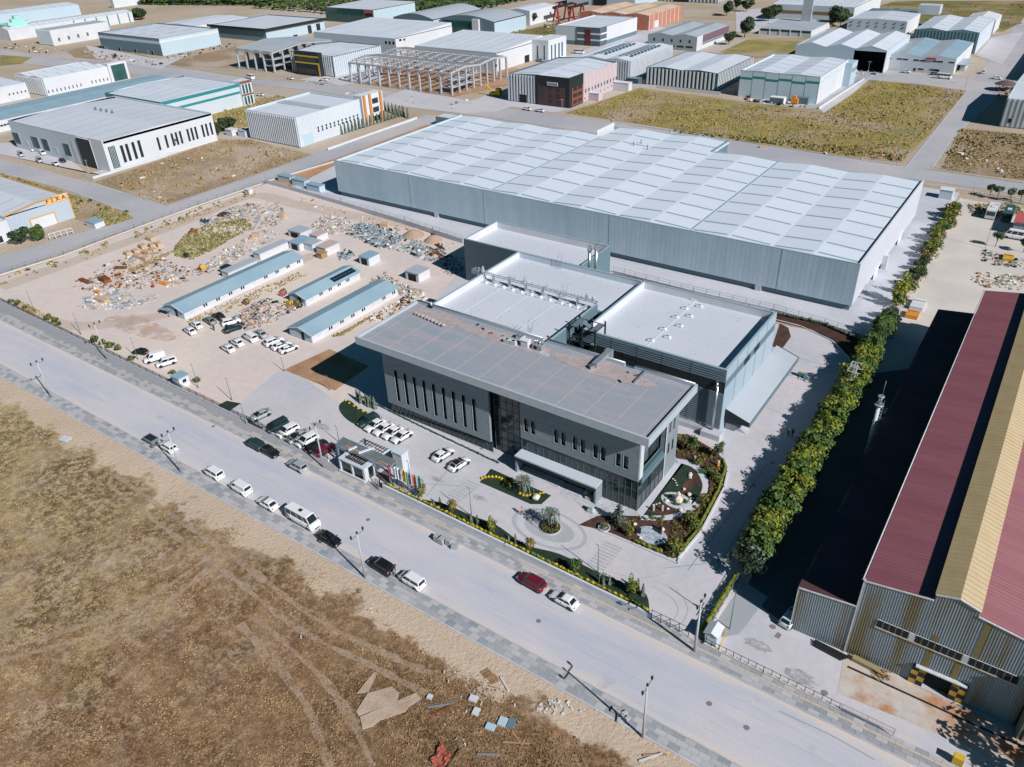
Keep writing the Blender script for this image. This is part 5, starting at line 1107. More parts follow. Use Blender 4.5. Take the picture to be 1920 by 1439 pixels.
t,*_d=hall('white_block','white block cut by the upper border, left of the orchard','building',0,0,0,0,grey_lt,roof_s,white_p,'flat',dims=(q[0]-40,G(170,5,7)[0],G(167,12,0)[1],G(262,5,0)[1],8.5))
for px_,lab in ((40,'grey shed cut by the upper left corner'),(110,'dark framed shed at the upper border beside the white block')):
 q=G(px_,8,0);t,*_d=hall('grey_shed',lab,'shed',0,0,0,0,grey_cl,roof_s,grey_lt,'flat',dims=(q[0]-50,q[0],q[1]+60,q[1]+120,8))
t=thing('mint_office','mint green three-storey office with a stepped gable, upper left','office building',(*G(25,74),0))
h=hgt((25,74),(20,49));X1,Y0=G(20,49,h);Y1=G(58,45,h)[1];X0=X1-22
tbox(t,X0,X1,Y0,Y1,0,h,mint_p,'walls');ym=(Y0+Y1)/2
for k,(w,z) in enumerate(((15,2),(9,4),(4,6))):tbox(t,X1-3,X1+.1,ym-w/2,ym+w/2,h+z-2+.001,h+z,mint_p,'stepped_gable')
for f_ in range(3):
 for k in range(8):
  y=Y0+2+(Y1-Y0-4)*k/7+.4*(k % 2);tbox(t,X1+.001,X1+.05,y-.7,y+.7,h*(f_+.28)/3,h*(f_+.68)/3,glass_t,'window')
 for k in range(3):x=X0+3+k*6;tbox(t,x,x+3.5,Y0-.05,Y0-.001,h*(f_+.25)/3,h*(f_+.7)/3,glass_t,'window')
t,X0,X1,Y0,Y1,h=hall('striped_hall','white hall with vertical stripes and orange window columns at its far end','hall',(563.3,277.3),(555,221.7),(456.7,206.7),(678,187),grey_cl,roof_s,grey_lt,'flat',par=.5,fins=True,finm=white_p,fpitch=1.1,fins_r=False,capm=white_p)
b=MB();ribs_right(b,Y0,Y1,.3,h-.1,X1,1.1,white_p,.5,.06);b.build('cladding_ribs',t,kind='stuff')
q5=lambda x,y:(560+x/4.7975,200+y/4.7975)
a=onX(*q5(175,200),X1);c=onX(*q5(528,87),X1)
for k in range(11):
 y=a[0]+(c[0]-a[0])*k/10;z=a[1]+(c[1]-a[1])*k/10
 for zz_ in (-.75,.35):tbox(t,X1+.07,X1+.14,y-.35,y+.35,z+zz_-.4,z+zz_+.4,glass_m,'window')
wr(t,X1,(568,253),(590,273),grey_cl,'gate',d=.1)
op=mat('orange_brown_column',(0.5,0.22,0.08));y0=onX(*q5(590,60),X1)[0]
tbox(t,X1-4,X1+.6,y0-1,y0+11,0,h+.9,white_p,'stair_block')
for k in (0,3.2,9.4):tbox(t,X1+.61,X1+1.1,y0+k-.6,y0+k+.6,0,h+1,op,'column')
for k in range(3):tbox(t,X1+.61,X1+.7,y0+4.6,y0+8,1+k*3.4,3+k*3.4,glass_m,'window')
tbox(t,X0+.3,X1-.3,(Y0+Y1)/2-1.5,(Y0+Y1)/2+3,h-.49,h-.3,roof_g,'roof_ridge_strip')
conc_f=mat('raw_concrete_frame',(0.42,0.44,0.47),(0.36,0.38,0.41),scale=0.3,amp=0.06)
def frame(label,N,NT,LT,RT,nx,ny,floors,roofed,bays=2,rise=1.2):
 h=hgt(N,NT);X1,Y0=G(*NT,h);X0=G(*LT,h)[0];Y1=G(*RT,h)[1]
 t=thing('concrete_frame',label,'building frame',((X0+X1)/2,(Y0+Y1)/2,0))
 for i in range(nx+1):
  for j in range(ny+1):
   if 0 < i < nx and 0 < j < ny and j % (ny//bays) and not roofed:continue
   x=X0+(X1-X0)*i/nx;y=Y0+(Y1-Y0)*j/ny;tbox(t,x-.4,x+.4,y-.4,y+.4,0,h,conc_f,'column')
 by=(Y1-Y0)/bays
 for i in range(nx+1):
  x=X0+(X1-X0)*i/nx
  for k in range(bays):
   y0=Y0+k*by;MB().beam((x,y0,h+.1),(x,y0+by/2,h+rise),.45,.8,conc_f).build('rafter',t);MB().beam((x,y0+by/2,h+rise),(x,y0+by,h+.1),.45,.8,conc_f).build('rafter',t)
 for k in range(bays+1):y=Y0+k*by;tbox(t,X0,X1,y-.45,y+.45,h-.5,h+.25,conc_f,'edge_beam')
 b=MB()
 for k in range(bays):
  for j in range(1,10):
   if roofed:continue
   u=j/10;y=Y0+k*by+by*u;z=h+.5+(rise)*(1-abs(2*u-1));b.box(X0,y-.12,z,X1,y+.12,z+.25,conc_f)
 if not roofed:b.build('purlins',t,kind='stuff')
 else:
  for k in range(bays):
   y0=Y0+k*by
   for s in (0,1):
    a=(y0,h+.6) if s == 0 else (y0+by/2,h+rise+.5);c=(y0+by/2,h+rise+.5) if s == 0 else (y0+by,h+.6)
    MB().hexa([(X0-.5,a[0],a[1]),(X1+.5,a[0],a[1]),(X1+.5,c[0],c[1]),(X0-.5,c[0],c[1])],[(X0-.5,a[0],a[1]+.15),(X1+.5,a[0],a[1]+.15),(X1+.5,c[0],c[1]+.15),(X0-.5,c[0],c[1]+.15)],roof_g).build('roof',t)
 for f_ in range(1,floors):
  z=h*f_/floors;d=(Y1-Y0)/bays;tbox(t,X1-(X1-X0)/nx,X1,Y0,Y0+d*.98,z-.3,z,conc_f,'floor_slab')
 for i in range(nx):
  if i % 4 != 3:x=X0+(X1-X0)*i/nx;tbox(t,x+.4,x+(X1-X0)/nx-.4,Y0-.15,Y0+.15,0,.9,conc_f,'base_beam')
 return t
frame('open precast concrete frame without roof over brown soil, upper middle',(847.5,179),(845,138.3),(645,120),(941.7,106.7),10,8,3,False)
frame('smaller precast concrete frame with grey roof sheets, left of the black and yellow building',(513,136.7),(509,100.8),(440,94),(616.7,76.7),4,6,3,True,bays=1,rise=2.0)
t,X0,X1,Y0,Y1,h=hall('striped_hall','white ribbed hall attached to a black and yellow office front, upper middle','hall',(626.7,145),(624,106),(541,98),(717.5,85),dark_cl,roof_s,grey_cl,'gx',1,1.0,par=.4,fins=True,finm=white_p,fpitch=1.5,seams=4)
bh_=hgt((600,145),(595,101));q=G(595,101,bh_);q0=G(549,96.7,bh_)
tbox(t,q0[0],q[0],q[1],Y0-.35,0,bh_,black_m,'black_front')
for z in (bh_-2.2,bh_*.52):tbox(t,q0[0]-.05,q[0]+.06,q[1]-.08,q[1]-.01,z,z+.7,yellow_p,'yellow_band')
tbox(t,q[0]-.9,q[0]+.07,q[1]-.1,q[1]-.01,0,bh_*.52,yellow_p,'yellow_pillar')
for z in (1,bh_*.62):tbox(t,q0[0]+1.5,q[0]-2,q[1]-.05,q[1]-.01,z,z+2.4,glass_m,'window')
wf(t,Y0-.3,(609,126),(622.5,143),grey_lt,'gate',frame=yellow_p)
t,X0,X1,Y0,Y1,h=hall('white_hall','broad white hall with seamed roof and plain white gable, behind the open concrete frame','hall',0,(741,72.8),(587.5,60),(843,48),slate_cl,roof_s,white_p,'lean',rise=1.6,par=.1,h=9.5,N=None) if False else hall('white_hall','broad white hall with seamed roof and plain white gable, behind the open concrete frame','hall',0,0,0,0,grey_cl,roof_s,white_p,'lean',rise=1.8,par=.1,dims=(G(587,60,9.5)[0],G(741,72.8,9.5)[0],G(741,72.8,9.5)[1],G(843,48,9.5)[1],9.5),seams=5)
wr(t,X1,(748,74),(753,77),glass_m);wr(t,X1,(756,73),(760,76),glass_m);row_f(t,Y0,(724,80),(738,81),3,1.6,1.6)
t,X0,X1,Y0,Y1,h=hall('white_hall','white hall with one long seamed roof slope beside the concrete frame, upper middle','hall',0,0,0,0,grey_cl,roof_s,white_p,'lean',rise=2.2,par=.1,dims=(G(774,86.7,9)[0],G(931,99.5,9)[0],G(931,99.5,9)[1],G(1001.7,73,9)[1],9),seams=8)
wr(t,X1,zD_(140,630),zD_(195,700),dark_in,'gate');wr(t,X1,zC_(1870,690),zC_(1918,800),white_pl,'gate')
hh=hgt((1029,116.7),(1028,76.7));q=G(1028,76.7,hh);q0=G(1001.7,73,hh);q1=G(1059.5,66.7,hh)
tbox(t,q0[0],q[0],q[1],q1[1],0,hh,white_p,'annex')
for x_ in (445,485,528,563):wr(t,q[0],zD_(x_-8,510-(x_-445)*.28),zD_(x_+8,665-(x_-445)*.3),glass_t)
for x_ in (290,367):wf(t,q[1],zD_(x_-10,515),zD_(x_+8,675),glass_t)
for lab,le,re,ap,bk,nx_ in (('left one of two grey halls with arched seamed roofs, upper middle',(739,31.7),(810,37.5),(765,24),(895,16.7),1),('right one of two grey halls with arched seamed roofs, its front glazed dark green',(835,33),(916.7,44),(880,26),(990,27.5),2)):
 hh=8.5;a=G(*le,hh);c=G(*re,hh);e_=G(*bk,hh)
 t,X0,X1,Y0,Y1,h=hall('arched_hall',lab,'hall',0,0,0,0,slate_cl,roof_g,grey_cl,'archy',rise=3.0,par=.05,dims=(a[0],c[0],(a[1]+c[1])/2,e_[1],hh),roofpanels=6)
 tbox(t,X1-.1,X1+.2,Y0,Y1,h-.4,h,black_m,'eave')
 tbox(t,X0+2,X0+(X1-X0)*(.62 if nx_ == 2 else .45),Y0-.3,Y0-.01,(.5 if nx_ == 2 else 5),8 if nx_ == 2 else 7.5,glass_t if nx_ == 2 else black_m,'window')
 if nx_ == 2:tbox(t,X0+(X1-X0)*.62+.1,X0+(X1-X0)*.74,Y0-1.5,Y0-.01,0,9.6,white_p,'white_portal')
t,*_d=hall('white_hall','small white hall right behind the arched halls, upper middle','hall',0,0,0,0,grey_lt,roof_s,white_p,'gy',1,1.2,par=.1,dims=(G(970,14,9)[0],G(993,21,9)[0],G(993,21,9)[1],G(1031,9,9)[1],9))
q=G(699,19,9.5);q1=G(773,4,9.5)
t,X0,X1,Y0,Y1,h=hall('grey_hall','grey hall with dark glazed front and reddish corner, at the edge of the orchard','hall',0,0,0,0,glass_t,roof_w,grey_cl,'lean',rise=.6,par=.2,dims=(G(600,15,9.5)[0],q[0],q[1],q1[1],9.5),seams=4)
tbox(t,X1-9,X1+.05,Y0-.1,Y0-.01,0,h,mat('dull_red_panel',(0.3,0.1,0.09)),'corner_panel');tbox(t,X1-8,X1-1,Y0-.2,Y0-.11,h*.4,h*.75,glass_m,'window')
t,X0,X1,Y0,Y1,h=hall('white_office_hall','white hall with red roof edge and dark green glazed corner, upper middle','hall',(1124,87.5),(1125,53.3),(1040.5,48.3),(1195,32.5),grey_lt,roof_s,white_p,'flat',par=.5,capm=mat('red_cap',(0.4,0.06,0.07)))
q0=onY(*zD_(730,330),Y0)[0];q1=onX(*zD_(1062,310),X1)[0]
tbox(t,q0,X1+.35,Y0-.35,Y0-.01,0,h+.13,dark_cl,'dark_corner');tbox(t,X1+.01,X1+.35,Y0,q1,0,h+.13,dark_cl,'dark_corner')
for z in (h*.28,h*.62):tbox(t,q0+.5,X1+.4,Y0-.45,Y0-.36,z,z+.9,white_p,'white_band');tbox(t,X1+.36,X1+.45,Y0+.3,q1-.3,z,z+.9,white_p,'white_band')
tbox(t,q0+(X1-q0)*.38,q0+(X1-q0)*.62,Y0-.6,Y0-.46,0,h-1,mat('dark_red_glass',(0.12,0.03,0.04),rough=.2),'stair_glazing')
tbox(t,X1+.01,X1+.06,q1+.2,Y1,0,2.2,slate_cl,'base_band');tbox(t,X0,q0-.2,Y0-.05,Y0-.01,0,2.2,slate_cl,'base_band')
for j in range(4):tbox(t,X0+2,X1-2,Y0+6+j*9,Y0+6.4+j*9,h-.49,h-.42,white_pl,'roof_strip')
t,X0,X1,Y0,Y1,h=hall('terracotta_hall','long terracotta walled hall with rust-stained pale roof, upper middle','hall',(1216.7,57.5),(1215.8,30),(1083,23.3),(1273,11),brick_m,mat('stained_pale_roof',(0.55,0.48,0.42),(0.6,0.36,0.2),scale=.03),brick_m,'gy',3,1.2,par=.1,roofpanels=3)
for k in range(8):y=Y0+(Y1-Y0)*k/8;tbox(t,X1+.01,X1+.35,y,y+.7,0,h,grey_lt,'pier')
for k in range(5):x=X0+(X1-X0)*k/5;tbox(t,x,x+1,Y0-.35,Y0-.01,0,h,steel_m,'pier')
wr(t,X1,zD_(1600,240),zD_(1640,300),white_p,'gate',d=.4)
for px,lab in ((1043,'red gantry crane frame, left one, behind the olive plot'),(1072,'red gantry crane frame, right one, behind the olive plot')):
 x,y=G(px,42);t=thing('gantry_crane',lab,'crane',(x,y,0));hh=9.5
 for dy in (0,14):
  for s in (-2.5,2.5):MB().beam((x+s,y+dy,0),(x+s*.25,y+dy,hh),.9,.9,red_p).build('leg',t)
 MB().beam((x,y-4,hh),(x,y+22,hh),1.2,1.6,black_m).build('bridge',t);MB().box(x-1,y+4,hh+.8,x+1,y+6,hh+2,red_p).build('trolley',t)
zc25=lambda x,y:(640+x/3,y/3)
t,X0,X1,Y0,Y1,h=hall('striped_factory','factory with striped cladding, pink right wall and a black corner with white name sign','factory',(1068,203),(1065,150),(951.7,138),(1158,116.7),dark_cl,roof_s,mat('pinkish_cladding',(0.52,0.45,0.48)),'gy',1,1.3,par=.6,seams=4)
q0=onY(1006.7,170,Y0)[0];q1=onX(1091.7,160,X1)[0]
b=MB();x=X0+.6
while x < q0-.4:b.box(x-.35,Y0-.4,.3,x+.35,Y0-.01,h,white_pl);x += 1.5
y=q1+.6
while y < Y1:b.box(X1+.01,y-.25,.3,X1+.2,y+.25,h-.1,mat('pink_fin',(0.6,0.5,0.53)));y += 1.2
b.build('cladding_fins',t,kind='stuff')
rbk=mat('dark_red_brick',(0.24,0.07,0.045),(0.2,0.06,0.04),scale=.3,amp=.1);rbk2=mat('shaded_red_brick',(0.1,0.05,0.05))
b=MB();b.box(q0,Y0-.6,0,X1+.6,Y0-.01,h+.7,black_m);b.box(X1+.01,Y0,0,X1+.6,q1,h+.7,black_m);b.build('black_corner',t)
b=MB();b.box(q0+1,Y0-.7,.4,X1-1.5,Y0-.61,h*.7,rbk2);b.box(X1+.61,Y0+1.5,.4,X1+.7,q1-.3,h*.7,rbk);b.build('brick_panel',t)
for f_ in range(3):
 for k in range(3):x=q0+2.2+k*(X1-q0-4)/3;tbox(t,x,x+2.0,Y0-.76,Y0-.71,1+f_*2.7,2.6+f_*2.7,glass_m,'window')
 for k in range(2):y=Y0+2.4+k*(q1-Y0-3)/2;tbox(t,X1+.71,X1+.76,y,y+(q1-Y0)*.3,1+f_*2.7,2.6+f_*2.7,glass_m,'window')
row_r(t,X1+.2,zc25(1375,512),zc25(1547,440),11,.8,1.5);row_r(t,X1+.2,zc25(1370,555),zc25(1540,475),9,.6,.8)
wf(t,Y0-.4,zc25(1003,530),zc25(1045,580),dark_in,'gate')
s=onY(1025.3,154,Y0-.8);s2=onY(1045.3,162.5,Y0-.8);sg=tbox(t,s[0],s2[0],Y0-.9,Y0-.61,s2[1],s[1],white_p,'sign')
def text(body,size,loc,rot,m,parent,name='lettering',ext=.02,sx=1.0,align='CENTER'):
 cu=bpy.data.curves.new(name,'FONT');cu.body=body;cu.size=size;cu.extrude=ext;cu.align_x=align;cu.align_y='CENTER';cu.space_character=1.05;cu.offset=size*.02
 tmp=bpy.data.objects.new('tmp',cu);me=bpy.data.meshes.new_from_object(tmp);bpy.data.objects.remove(tmp)
 me.materials.clear();me.materials.append(m);o=bpy.data.objects.new(name,me);COL.objects.link(o);o.parent=parent;pb=BASE[parent.name]
 o.location=Vector(loc)-pb;o.rotation_euler=rot;o.scale=(sx,1,1);return o
text('COUGAR',(s[1]-s2[1])*.95,((s[0]+s2[0])/2,Y0-.92,(s[1]+s2[1])/2),(math.pi/2,0,0),black_m,sg,sx=.95)
t,X0,X1,Y0,Y1,h=hall('louvred_shed','long striped sheds with rows of roof louvres behind the black-cornered factory','shed',(1185,158),(1178,115),(1091,105),(1260.8,85),grey_cl,roof_s,grey_lt,'gy',2,.9,par=.3,fins=True,finm=white_pl,fpitch=1.3)
for bay in range(2):
 for r_ in range(3):
  for k in range(9):x=X0+(X1-X0)*(bay*.5+.12+.11*r_);y=Y0+8+k*(Y1-Y0-14)/9;tbox(t,x,x+1.4,y,y+2.2,h+.1+.3*r_,h+.45+.3*r_,seam_m,'roof_louvre')
t,X0,X1,Y0,Y1,h=hall('slatted_hall','hall with white vertical slats over dark green glass, left of the teal-banded white hall','hall',(1340,172),(1349,138.3),(1213.3,125.8),(1415.8,106.7),mat('dark_green_wall',(0.03,0.09,0.09)),roof_s,mat('dark_green_wall',(0.03,0.09,0.09)),'gy',2,.8,par=.2,fins=True,finm=white_p,fpitch=1.9,panel_m2=None)
t,X0,X1,Y0,Y1,h=hall('teal_banded_hall','tall white hall with stepped teal band under the roof, above the yellow-green field','hall',(1530.8,195.8),(1537.5,145),(1390,131.7),(1588,111.7),mat('pale_blue_cladding',(0.5,0.62,0.68),rough=.6),roof_s,white_p,'gy',2,.9,par=.5,seams=5,capm=cap_m)
for k in range(6):
 x0,x1=X0+(X1-X0)*k/6,X0+(X1-X0)*(k+1)/6;z=h-(2.3 if k % 2 else 2.9)+k*.02;tbox(t,x0+.1,x1-.1,Y0-.06,Y0-.01,z-.5,z+.35,teal_p,'teal_band');tbox(t,x1-.05,x1+.05,Y0-.05,Y0-.012,0,h-.02,slate_cl,'panel_joint')
for k in range(6):y=Y0+(Y1-Y0)*k/6;z=h-(1.8 if k % 2 else 2.4);tbox(t,X1+.01,X1+.06,y+.2,y+(Y1-Y0)/6-.2,z-.3,z+.3,mat('light_teal',(0.35,0.6,0.62)),'teal_band')
tbox(t,X1-6,X1+3,Y1-4,Y1+5,0,h*.92,grey_cl,'annex')
for k in range(4):y=Y1-2.5+k*2;tbox(t,X1+3.01,X1+3.06,y,y+.9,h*.55,h*.7,glass_m,'window')
t,X0,X1,Y0,Y1,h=hall('three_bay_hall','pale three-bay hall whose right bay stands open and dark, right of the middle','hall',(1656,138),(1662.5,95.8),(1490,86),(1705.8,65.8),grey_cl,roof_s,grey_lt,'gy',3,1.8,par=.2,nofront=True,panel_m2=None)
xo=X0+(X1-X0)*.655;tbox(t,X0,xo,Y0,Y0+.25,0,h,grey_cl,'front_wall');tbox(t,xo+.01,X1-.3,Y0+14,Y0+14.3,0,h-.4,dark_in,'inner_wall');tbox(t,xo+.01,X1-.3,Y0+1,Y0+14,.02,.05,dark_in,'inner_floor')
b=MB();n_=8
for k in range(n_):a=xo+(X1-xo)*k/n_;c=xo+(X1-xo)*(k+1)/n_;zz_=lambda x:h-.1+1.7*(1-abs(2*(x-xo)/(X1-xo)-1));b.beam((a,Y0+.1,zz_(a)),(c,Y0+.1,zz_(c)),.3,.3,grey_lt);b.beam((a,Y0+.1,h-.5),(c,Y0+.1,zz_(c)-.1),.15,.15,grey_lt)
b.beam((xo,Y0+.1,h-.5),(X1,Y0+.1,h-.5),.3,.3,grey_lt);b.build('roof_truss',t)
t,X0,X1,Y0,Y1,h=hall('two_bay_hall','pale blue-grey two-bay hall with small dark windows, facing the street at the right','hall',(1787.5,140),(1792.5,110.8),(1662.5,103),(1827.5,80),grey_lt,roof_g,white_p,'gy',2,1.1,par=.15,panel_m2=roof_t)
for a,c in (((372,648),(428,668)),((492,655),(550,675)),((560,660),(615,680)),((683,668),(738,690)),((752,675),(810,695)),((890,680),(938,702)),((948,685),(1008,708)),((1080,695),(1135,715)),((730,768),(790,792)),((860,775),(915,800)),((922,780),(965,808))):wf(t,Y0,zF_(*a),zF_(*c),glass_m)
wf(t,Y0,zF_(405,690),zF_(495,790),white_pl,'gate');wf(t,Y0,zF_(680,765),zF_(700,800),black_m,'door')
tbox(t,X0+(X1-X0)*.58,X0+(X1-X0)*.72,Y0-.5,Y0-.07,h-.9,h-.3,red_p,'sign_band')
a=G(*zF_(1290,735),3.5);tbox(t,X1+.05,a[0],a[1],Y0+22,3.3,3.5,roof_g,'side_canopy');tbox(t,X1+1,a[0]-1.5,a[1]+5,Y0+20,0,3.29,grey_cl,'side_room')
t,X0,X1,Y0,Y1,h=hall('green_ribbed_hall','hall with dark green ribbed front and white two-bay roof, upper right','hall',(1826.7,101.7),(1837.5,61.7),(1714,56),(1862.5,35),mat('green_grey_cladding',(0.13,0.25,0.27)),roof_s,grey_lt,'gy',2,1.2,par=.15,seams=5)
b=MB();ribs_front(b,X0,X1,.2,h-.2,Y0,1.6,slate_cl,.4,.12);b.build('front_ribs',t,kind='stuff')
t,X0,X1,Y0,Y1,h=hall('grey_hall','grey hall with paired wall vents and a white right end, upper right','hall',(1697.5,68),(1700,40.8),(1588,36.7),(1721.7,25),grey_cl,roof_w,white_p,'gy',1,1.0,par=.3,seams=3)
for k in range(7):
 for z in (h*.55,h*.8):x=X0+2+k*(X1-X0-4)/6;tbox(t,x,x+.9,Y0-.3,Y0-.01,z,z+.5,slate_cl,'wall_vent')
tbox(t,X0,X1-4,Y1+1,Y1+22,0,h-1,slate_cl,'rear_block');tbox(t,X0+30,X0+42,Y1+4,Y1+12,h-1,h+4,grey_lt,'roof_house')
t,X0,X1,Y0,Y1,h=hall('bayed_shed','grey shed with five open bays and a tall concrete slab behind, upper right','shed',(1520,70),(1521.7,58.3),(1424,53),(1553,38),grey_cl,roof_g,white_pl,'flat',par=.02)
for k in range(5):x=X0+(X1-X0)*k/5;tbox(t,x+.5,x+(X1-X0)/5-.5,Y0-.1,Y0-.01,h-1.3,h-.3,black_m,'clerestory');tbox(t,x-.2,x+.3,Y0-.3,Y0-.01,0,h-.2,white_pl,'pier')
x,y=G(1511,40,h);t2=thing('concrete_slab','tall thin concrete slab standing up over the bayed shed, upper right','chimney',(x,y,0));tbox(t2,x-3,x+3,y-.8,y+.8,0,h+14,conc_f,'shaft')
q=G(1603,14,9);t,X0,X1,Y0,Y1,h=hall('long_hall','very long white hall with a brown stripe under its eaves at the upper border','hall',0,0,0,0,grey_lt,roof_s,white_p,'lean',rise=2.5,par=.1,dims=(G(1442,10,9)[0],q[0],q[1],q[1]+70,9),seams=11)
tbox(t,X0,X1,Y0-.2,Y0-.01,h*.45,h*.62,mat('brown_stripe',(0.22,0.15,0.08)),'brown_band')
t,X0,X1,Y0,Y1,h=hall('purple_banded_hall','grey hall with a plum coloured band over its white right wall, upper middle right','hall',(1305.8,96.7),(1306.7,70),(1215,64),(1369,47.5),mat('dusty_blue_wall',(0.3,0.36,0.4)),roof_g,white_pl,'gy',2,1.2,par=.15,roofpanels=1)
q=Y0+8;tbox(t,X1+.01,X1+.08,q,Y1,h*.45,h-.1,mat('plum_panel',(0.16,0.1,0.13)),'plum_band');tbox(t,X1+.01,X1+.06,q,Y1-1,h*.3,h*.42,slate_cl,'window_band')
for k in range(5):x=X0+(X1-X0)*(.12+.18*k);tbox(t,x,x+1,Y0-.06,Y0-.01,h*.55,h*.75,black_m,'window');tbox(t,x-1.5,x+2.5,Y0-.06,Y0-.01,h*.2,h*.32,black_m,'window')
t,X0,X1,Y0,Y1,h=hall('white_hall','small white gabled hall at the upper right, beyond the green ribbed hall','hall',0,0,0,0,white_p,white_p,white_p,'gy',1,1.6,par=.1,dims=((lambda a,c,d:(a[0],c[0],c[1],d[1],7.5))(G(1818,31,7.5),G(1868,38,7.5),G(1884,27.5,7.5))))
hh=hgt((1873.6,237.7),(1889,184.7));q=G(1889,184.7,hh)
t,X0,X1,Y0,Y1,h=hall('fluted_hall','hall with pale fluted front and metal roof cut by the right border, beside the avenue','hall',0,0,0,0,grey_cl,roof_s,grey_cl,'gx',1,1.5,par=.2,dims=(q[0],q[0]+45,q[1],q[1]+50,hh),fins=True,finm=white_pl,fpitch=1.6,fins_r=False)
wf(t,Y0-.3,(1891,222),(1896,231),black_m,'door')
q=G(1900,130,7);t,*_d=hall('flat_hall','dark flat-roofed hall at the right border, across the avenue','hall',0,0,0,0,grey_cl,roof_t,grey_cl,'flat',dims=(q[0]+6,q[0]+50,q[1]+12,q[1]+80,7))
for px_,py_,w_,lab,wm in ((1190,14,60,'grey hall with a tall dark doorway cut by the upper border',grey_cl),(1345,7,60,'hall with dark slatted front cut by the upper border',slate_cl)):
 q=G(px_,py_);t,X0,X1,Y0,Y1,h=hall('border_hall',lab,'hall',0,0,0,0,wm,roof_s,wm,'flat',dims=(q[0]-w_,q[0],q[1],q[1]+50,11),fins=(px_ > 1200),finm=white_pl,fpitch=3)
 tbox(t,X0+w_*.4,X0+w_*.6,Y0-.4,Y0-.31,0,7,dark_in,'gate')
q=G(1640,-6);t,*_d=hall('border_hall','pale office block cut by the upper border near the right','building',0,0,0,0,grey_lt,roof_s,white_pl,'flat',dims=(q[0],q[0]+80,q[1]+20,q[1]+60,7))
t,X0,X1,Y0,Y1,h=hall('orange_edged_works','grey works with orange edging and the orange name board, at the left border','factory',(22,447),(8.3,407),None,(127,369.7),grey_lt,roof_w,mat('pale_blue_grey_wall',(0.4,0.46,0.53)),'gx',1,1.4,par=.1,x0=-300,seams=9)
x1=X1
op2=mat('orange_trim',(0.62,0.3,0.06));tp=onX(68,388,X1+.1)
b=MB();b.box(X1+.26,Y0-.1,h-.1,X1+.36,Y1+.1,h+.12,op2) if False else None
ym=(Y0+Y1)/2;b.beam((X1+.15,Y0,h+.1),(X1+.15,ym,h+1.35),.3,.25,op2);b.beam((X1+.15,ym,h+1.35),(X1+.15,Y1-3,h+1.2),.3,.25,op2);b.box(X1+.005,Y1-.15,0,X1+.15,Y1+.1,h+1.6,op2);b.box(X1+.005,Y0-.1,0,X1+.15,Y0+.12,h,op2);b.box(-300,Y1-.1,h-.1,X1,Y1+.15,h+.2,op2);b.build('orange_edging',t)
MB().hexa([(X1-.1,ym,h-.1),(X1+.004,ym,h-.1),(X1+.004,Y1,h-.1),(X1-.1,Y1,h-.1)],[(X1-.1,ym,h+1.4),(X1+.004,ym,h+1.4),(X1+.004,Y1,h+1.5),(X1-.1,Y1,h+1.5)],MATS['pale_blue_grey_wall']).build('sign_parapet',t)
bA=onX(88.6,392,X1+.1);bB=onX(126.5,376,X1+.1)
bd=tbox(t,X1+.01,X1+.12,bA[0],bB[0],h-.45,h+1.4,mat('orange_board',(0.75,0.42,0.17)),'sign')
text('F İ X A',1.6,(X1+.13,(bA[0]+bB[0])/2,h+.46),(math.pi/2,0,math.pi/2),mat('sign_brown',(0.06,0.03,0.02)),bd,sx=1.15)
gA=onX(62,427,X1+.1);gB=onX(101,400,X1+.1)
tbox(t,X1+.02,X1+.1,gA[0],gB[0],0.02,3.4,white_p,'roller_door');b=MB();b.box(X1+.02,gA[0]-.25,0,X1+.2,gA[0]-.01,3.6,op2);b.box(X1+.02,gB[0]+.01,0,X1+.2,gB[0]+.25,3.6,op2);b.box(X1+.02,gA[0]-.01,3.41,X1+.2,gB[0]+.01,3.65,op2);b.build('door_frame',t)
tbox(t,X1-8,X1+1.5,Y0-8,Y0-.3,0,h-.6,white_p,'office_wing');tbox(t,X1+1.51,X1+1.56,Y0-6.5,Y0-3,.3,2.1,glass_m,'window')
for k in range(2):tbox(t,X1+1.505,X1+1.6,Y0-7.9+k*6.8,Y0-7.6+k*6.8,0,h-.7,white_pl,'pilaster')
# ================================================================== VEGETATION
gl_d=mat('dark_leaves',(0.028,0.055,0.018),(0.045,0.08,0.025),scale=1.5,amp=0.3,rough=.7)
gl_m=mat('green_leaves',(0.06,0.11,0.025),(0.085,0.14,0.03),scale=1.5,amp=0.3,rough=.7)
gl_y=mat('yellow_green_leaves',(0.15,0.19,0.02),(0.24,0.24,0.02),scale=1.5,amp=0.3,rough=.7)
gl_g=mat('grey_green_leaves',(0.13,0.17,0.14),(0.18,0.22,0.17),scale=1.5,amp=0.2,rough=.8)
gl_o=mat('autumn_leaves',(0.26,0.2,0.04),(0.24,0.13,0.03),scale=1.5,amp=0.3,rough=.8)
gl_k=mat('blackish_leaves',(0.02,0.035,0.022),(0.03,0.045,0.028),scale=1.5,amp=0.3,rough=.7)
fl_y=mat('yellow_blossom',(0.6,0.45,0.02),(0.55,0.36,0.02),scale=3,amp=.1)
dry1=mat('dry_grass_straw',(0.46,0.34,0.19),(0.38,0.26,0.13),scale=0.2,amp=.2,rough=1)
dry2=mat('dry_grass_brown',(0.22,0.135,0.07),(0.3,0.18,0.09),scale=0.2,amp=.25,rough=1)
dry3=mat('dry_grass_olive',(0.33,0.28,0.12),(0.25,0.22,0.09),scale=0.2,amp=.25,rough=1)
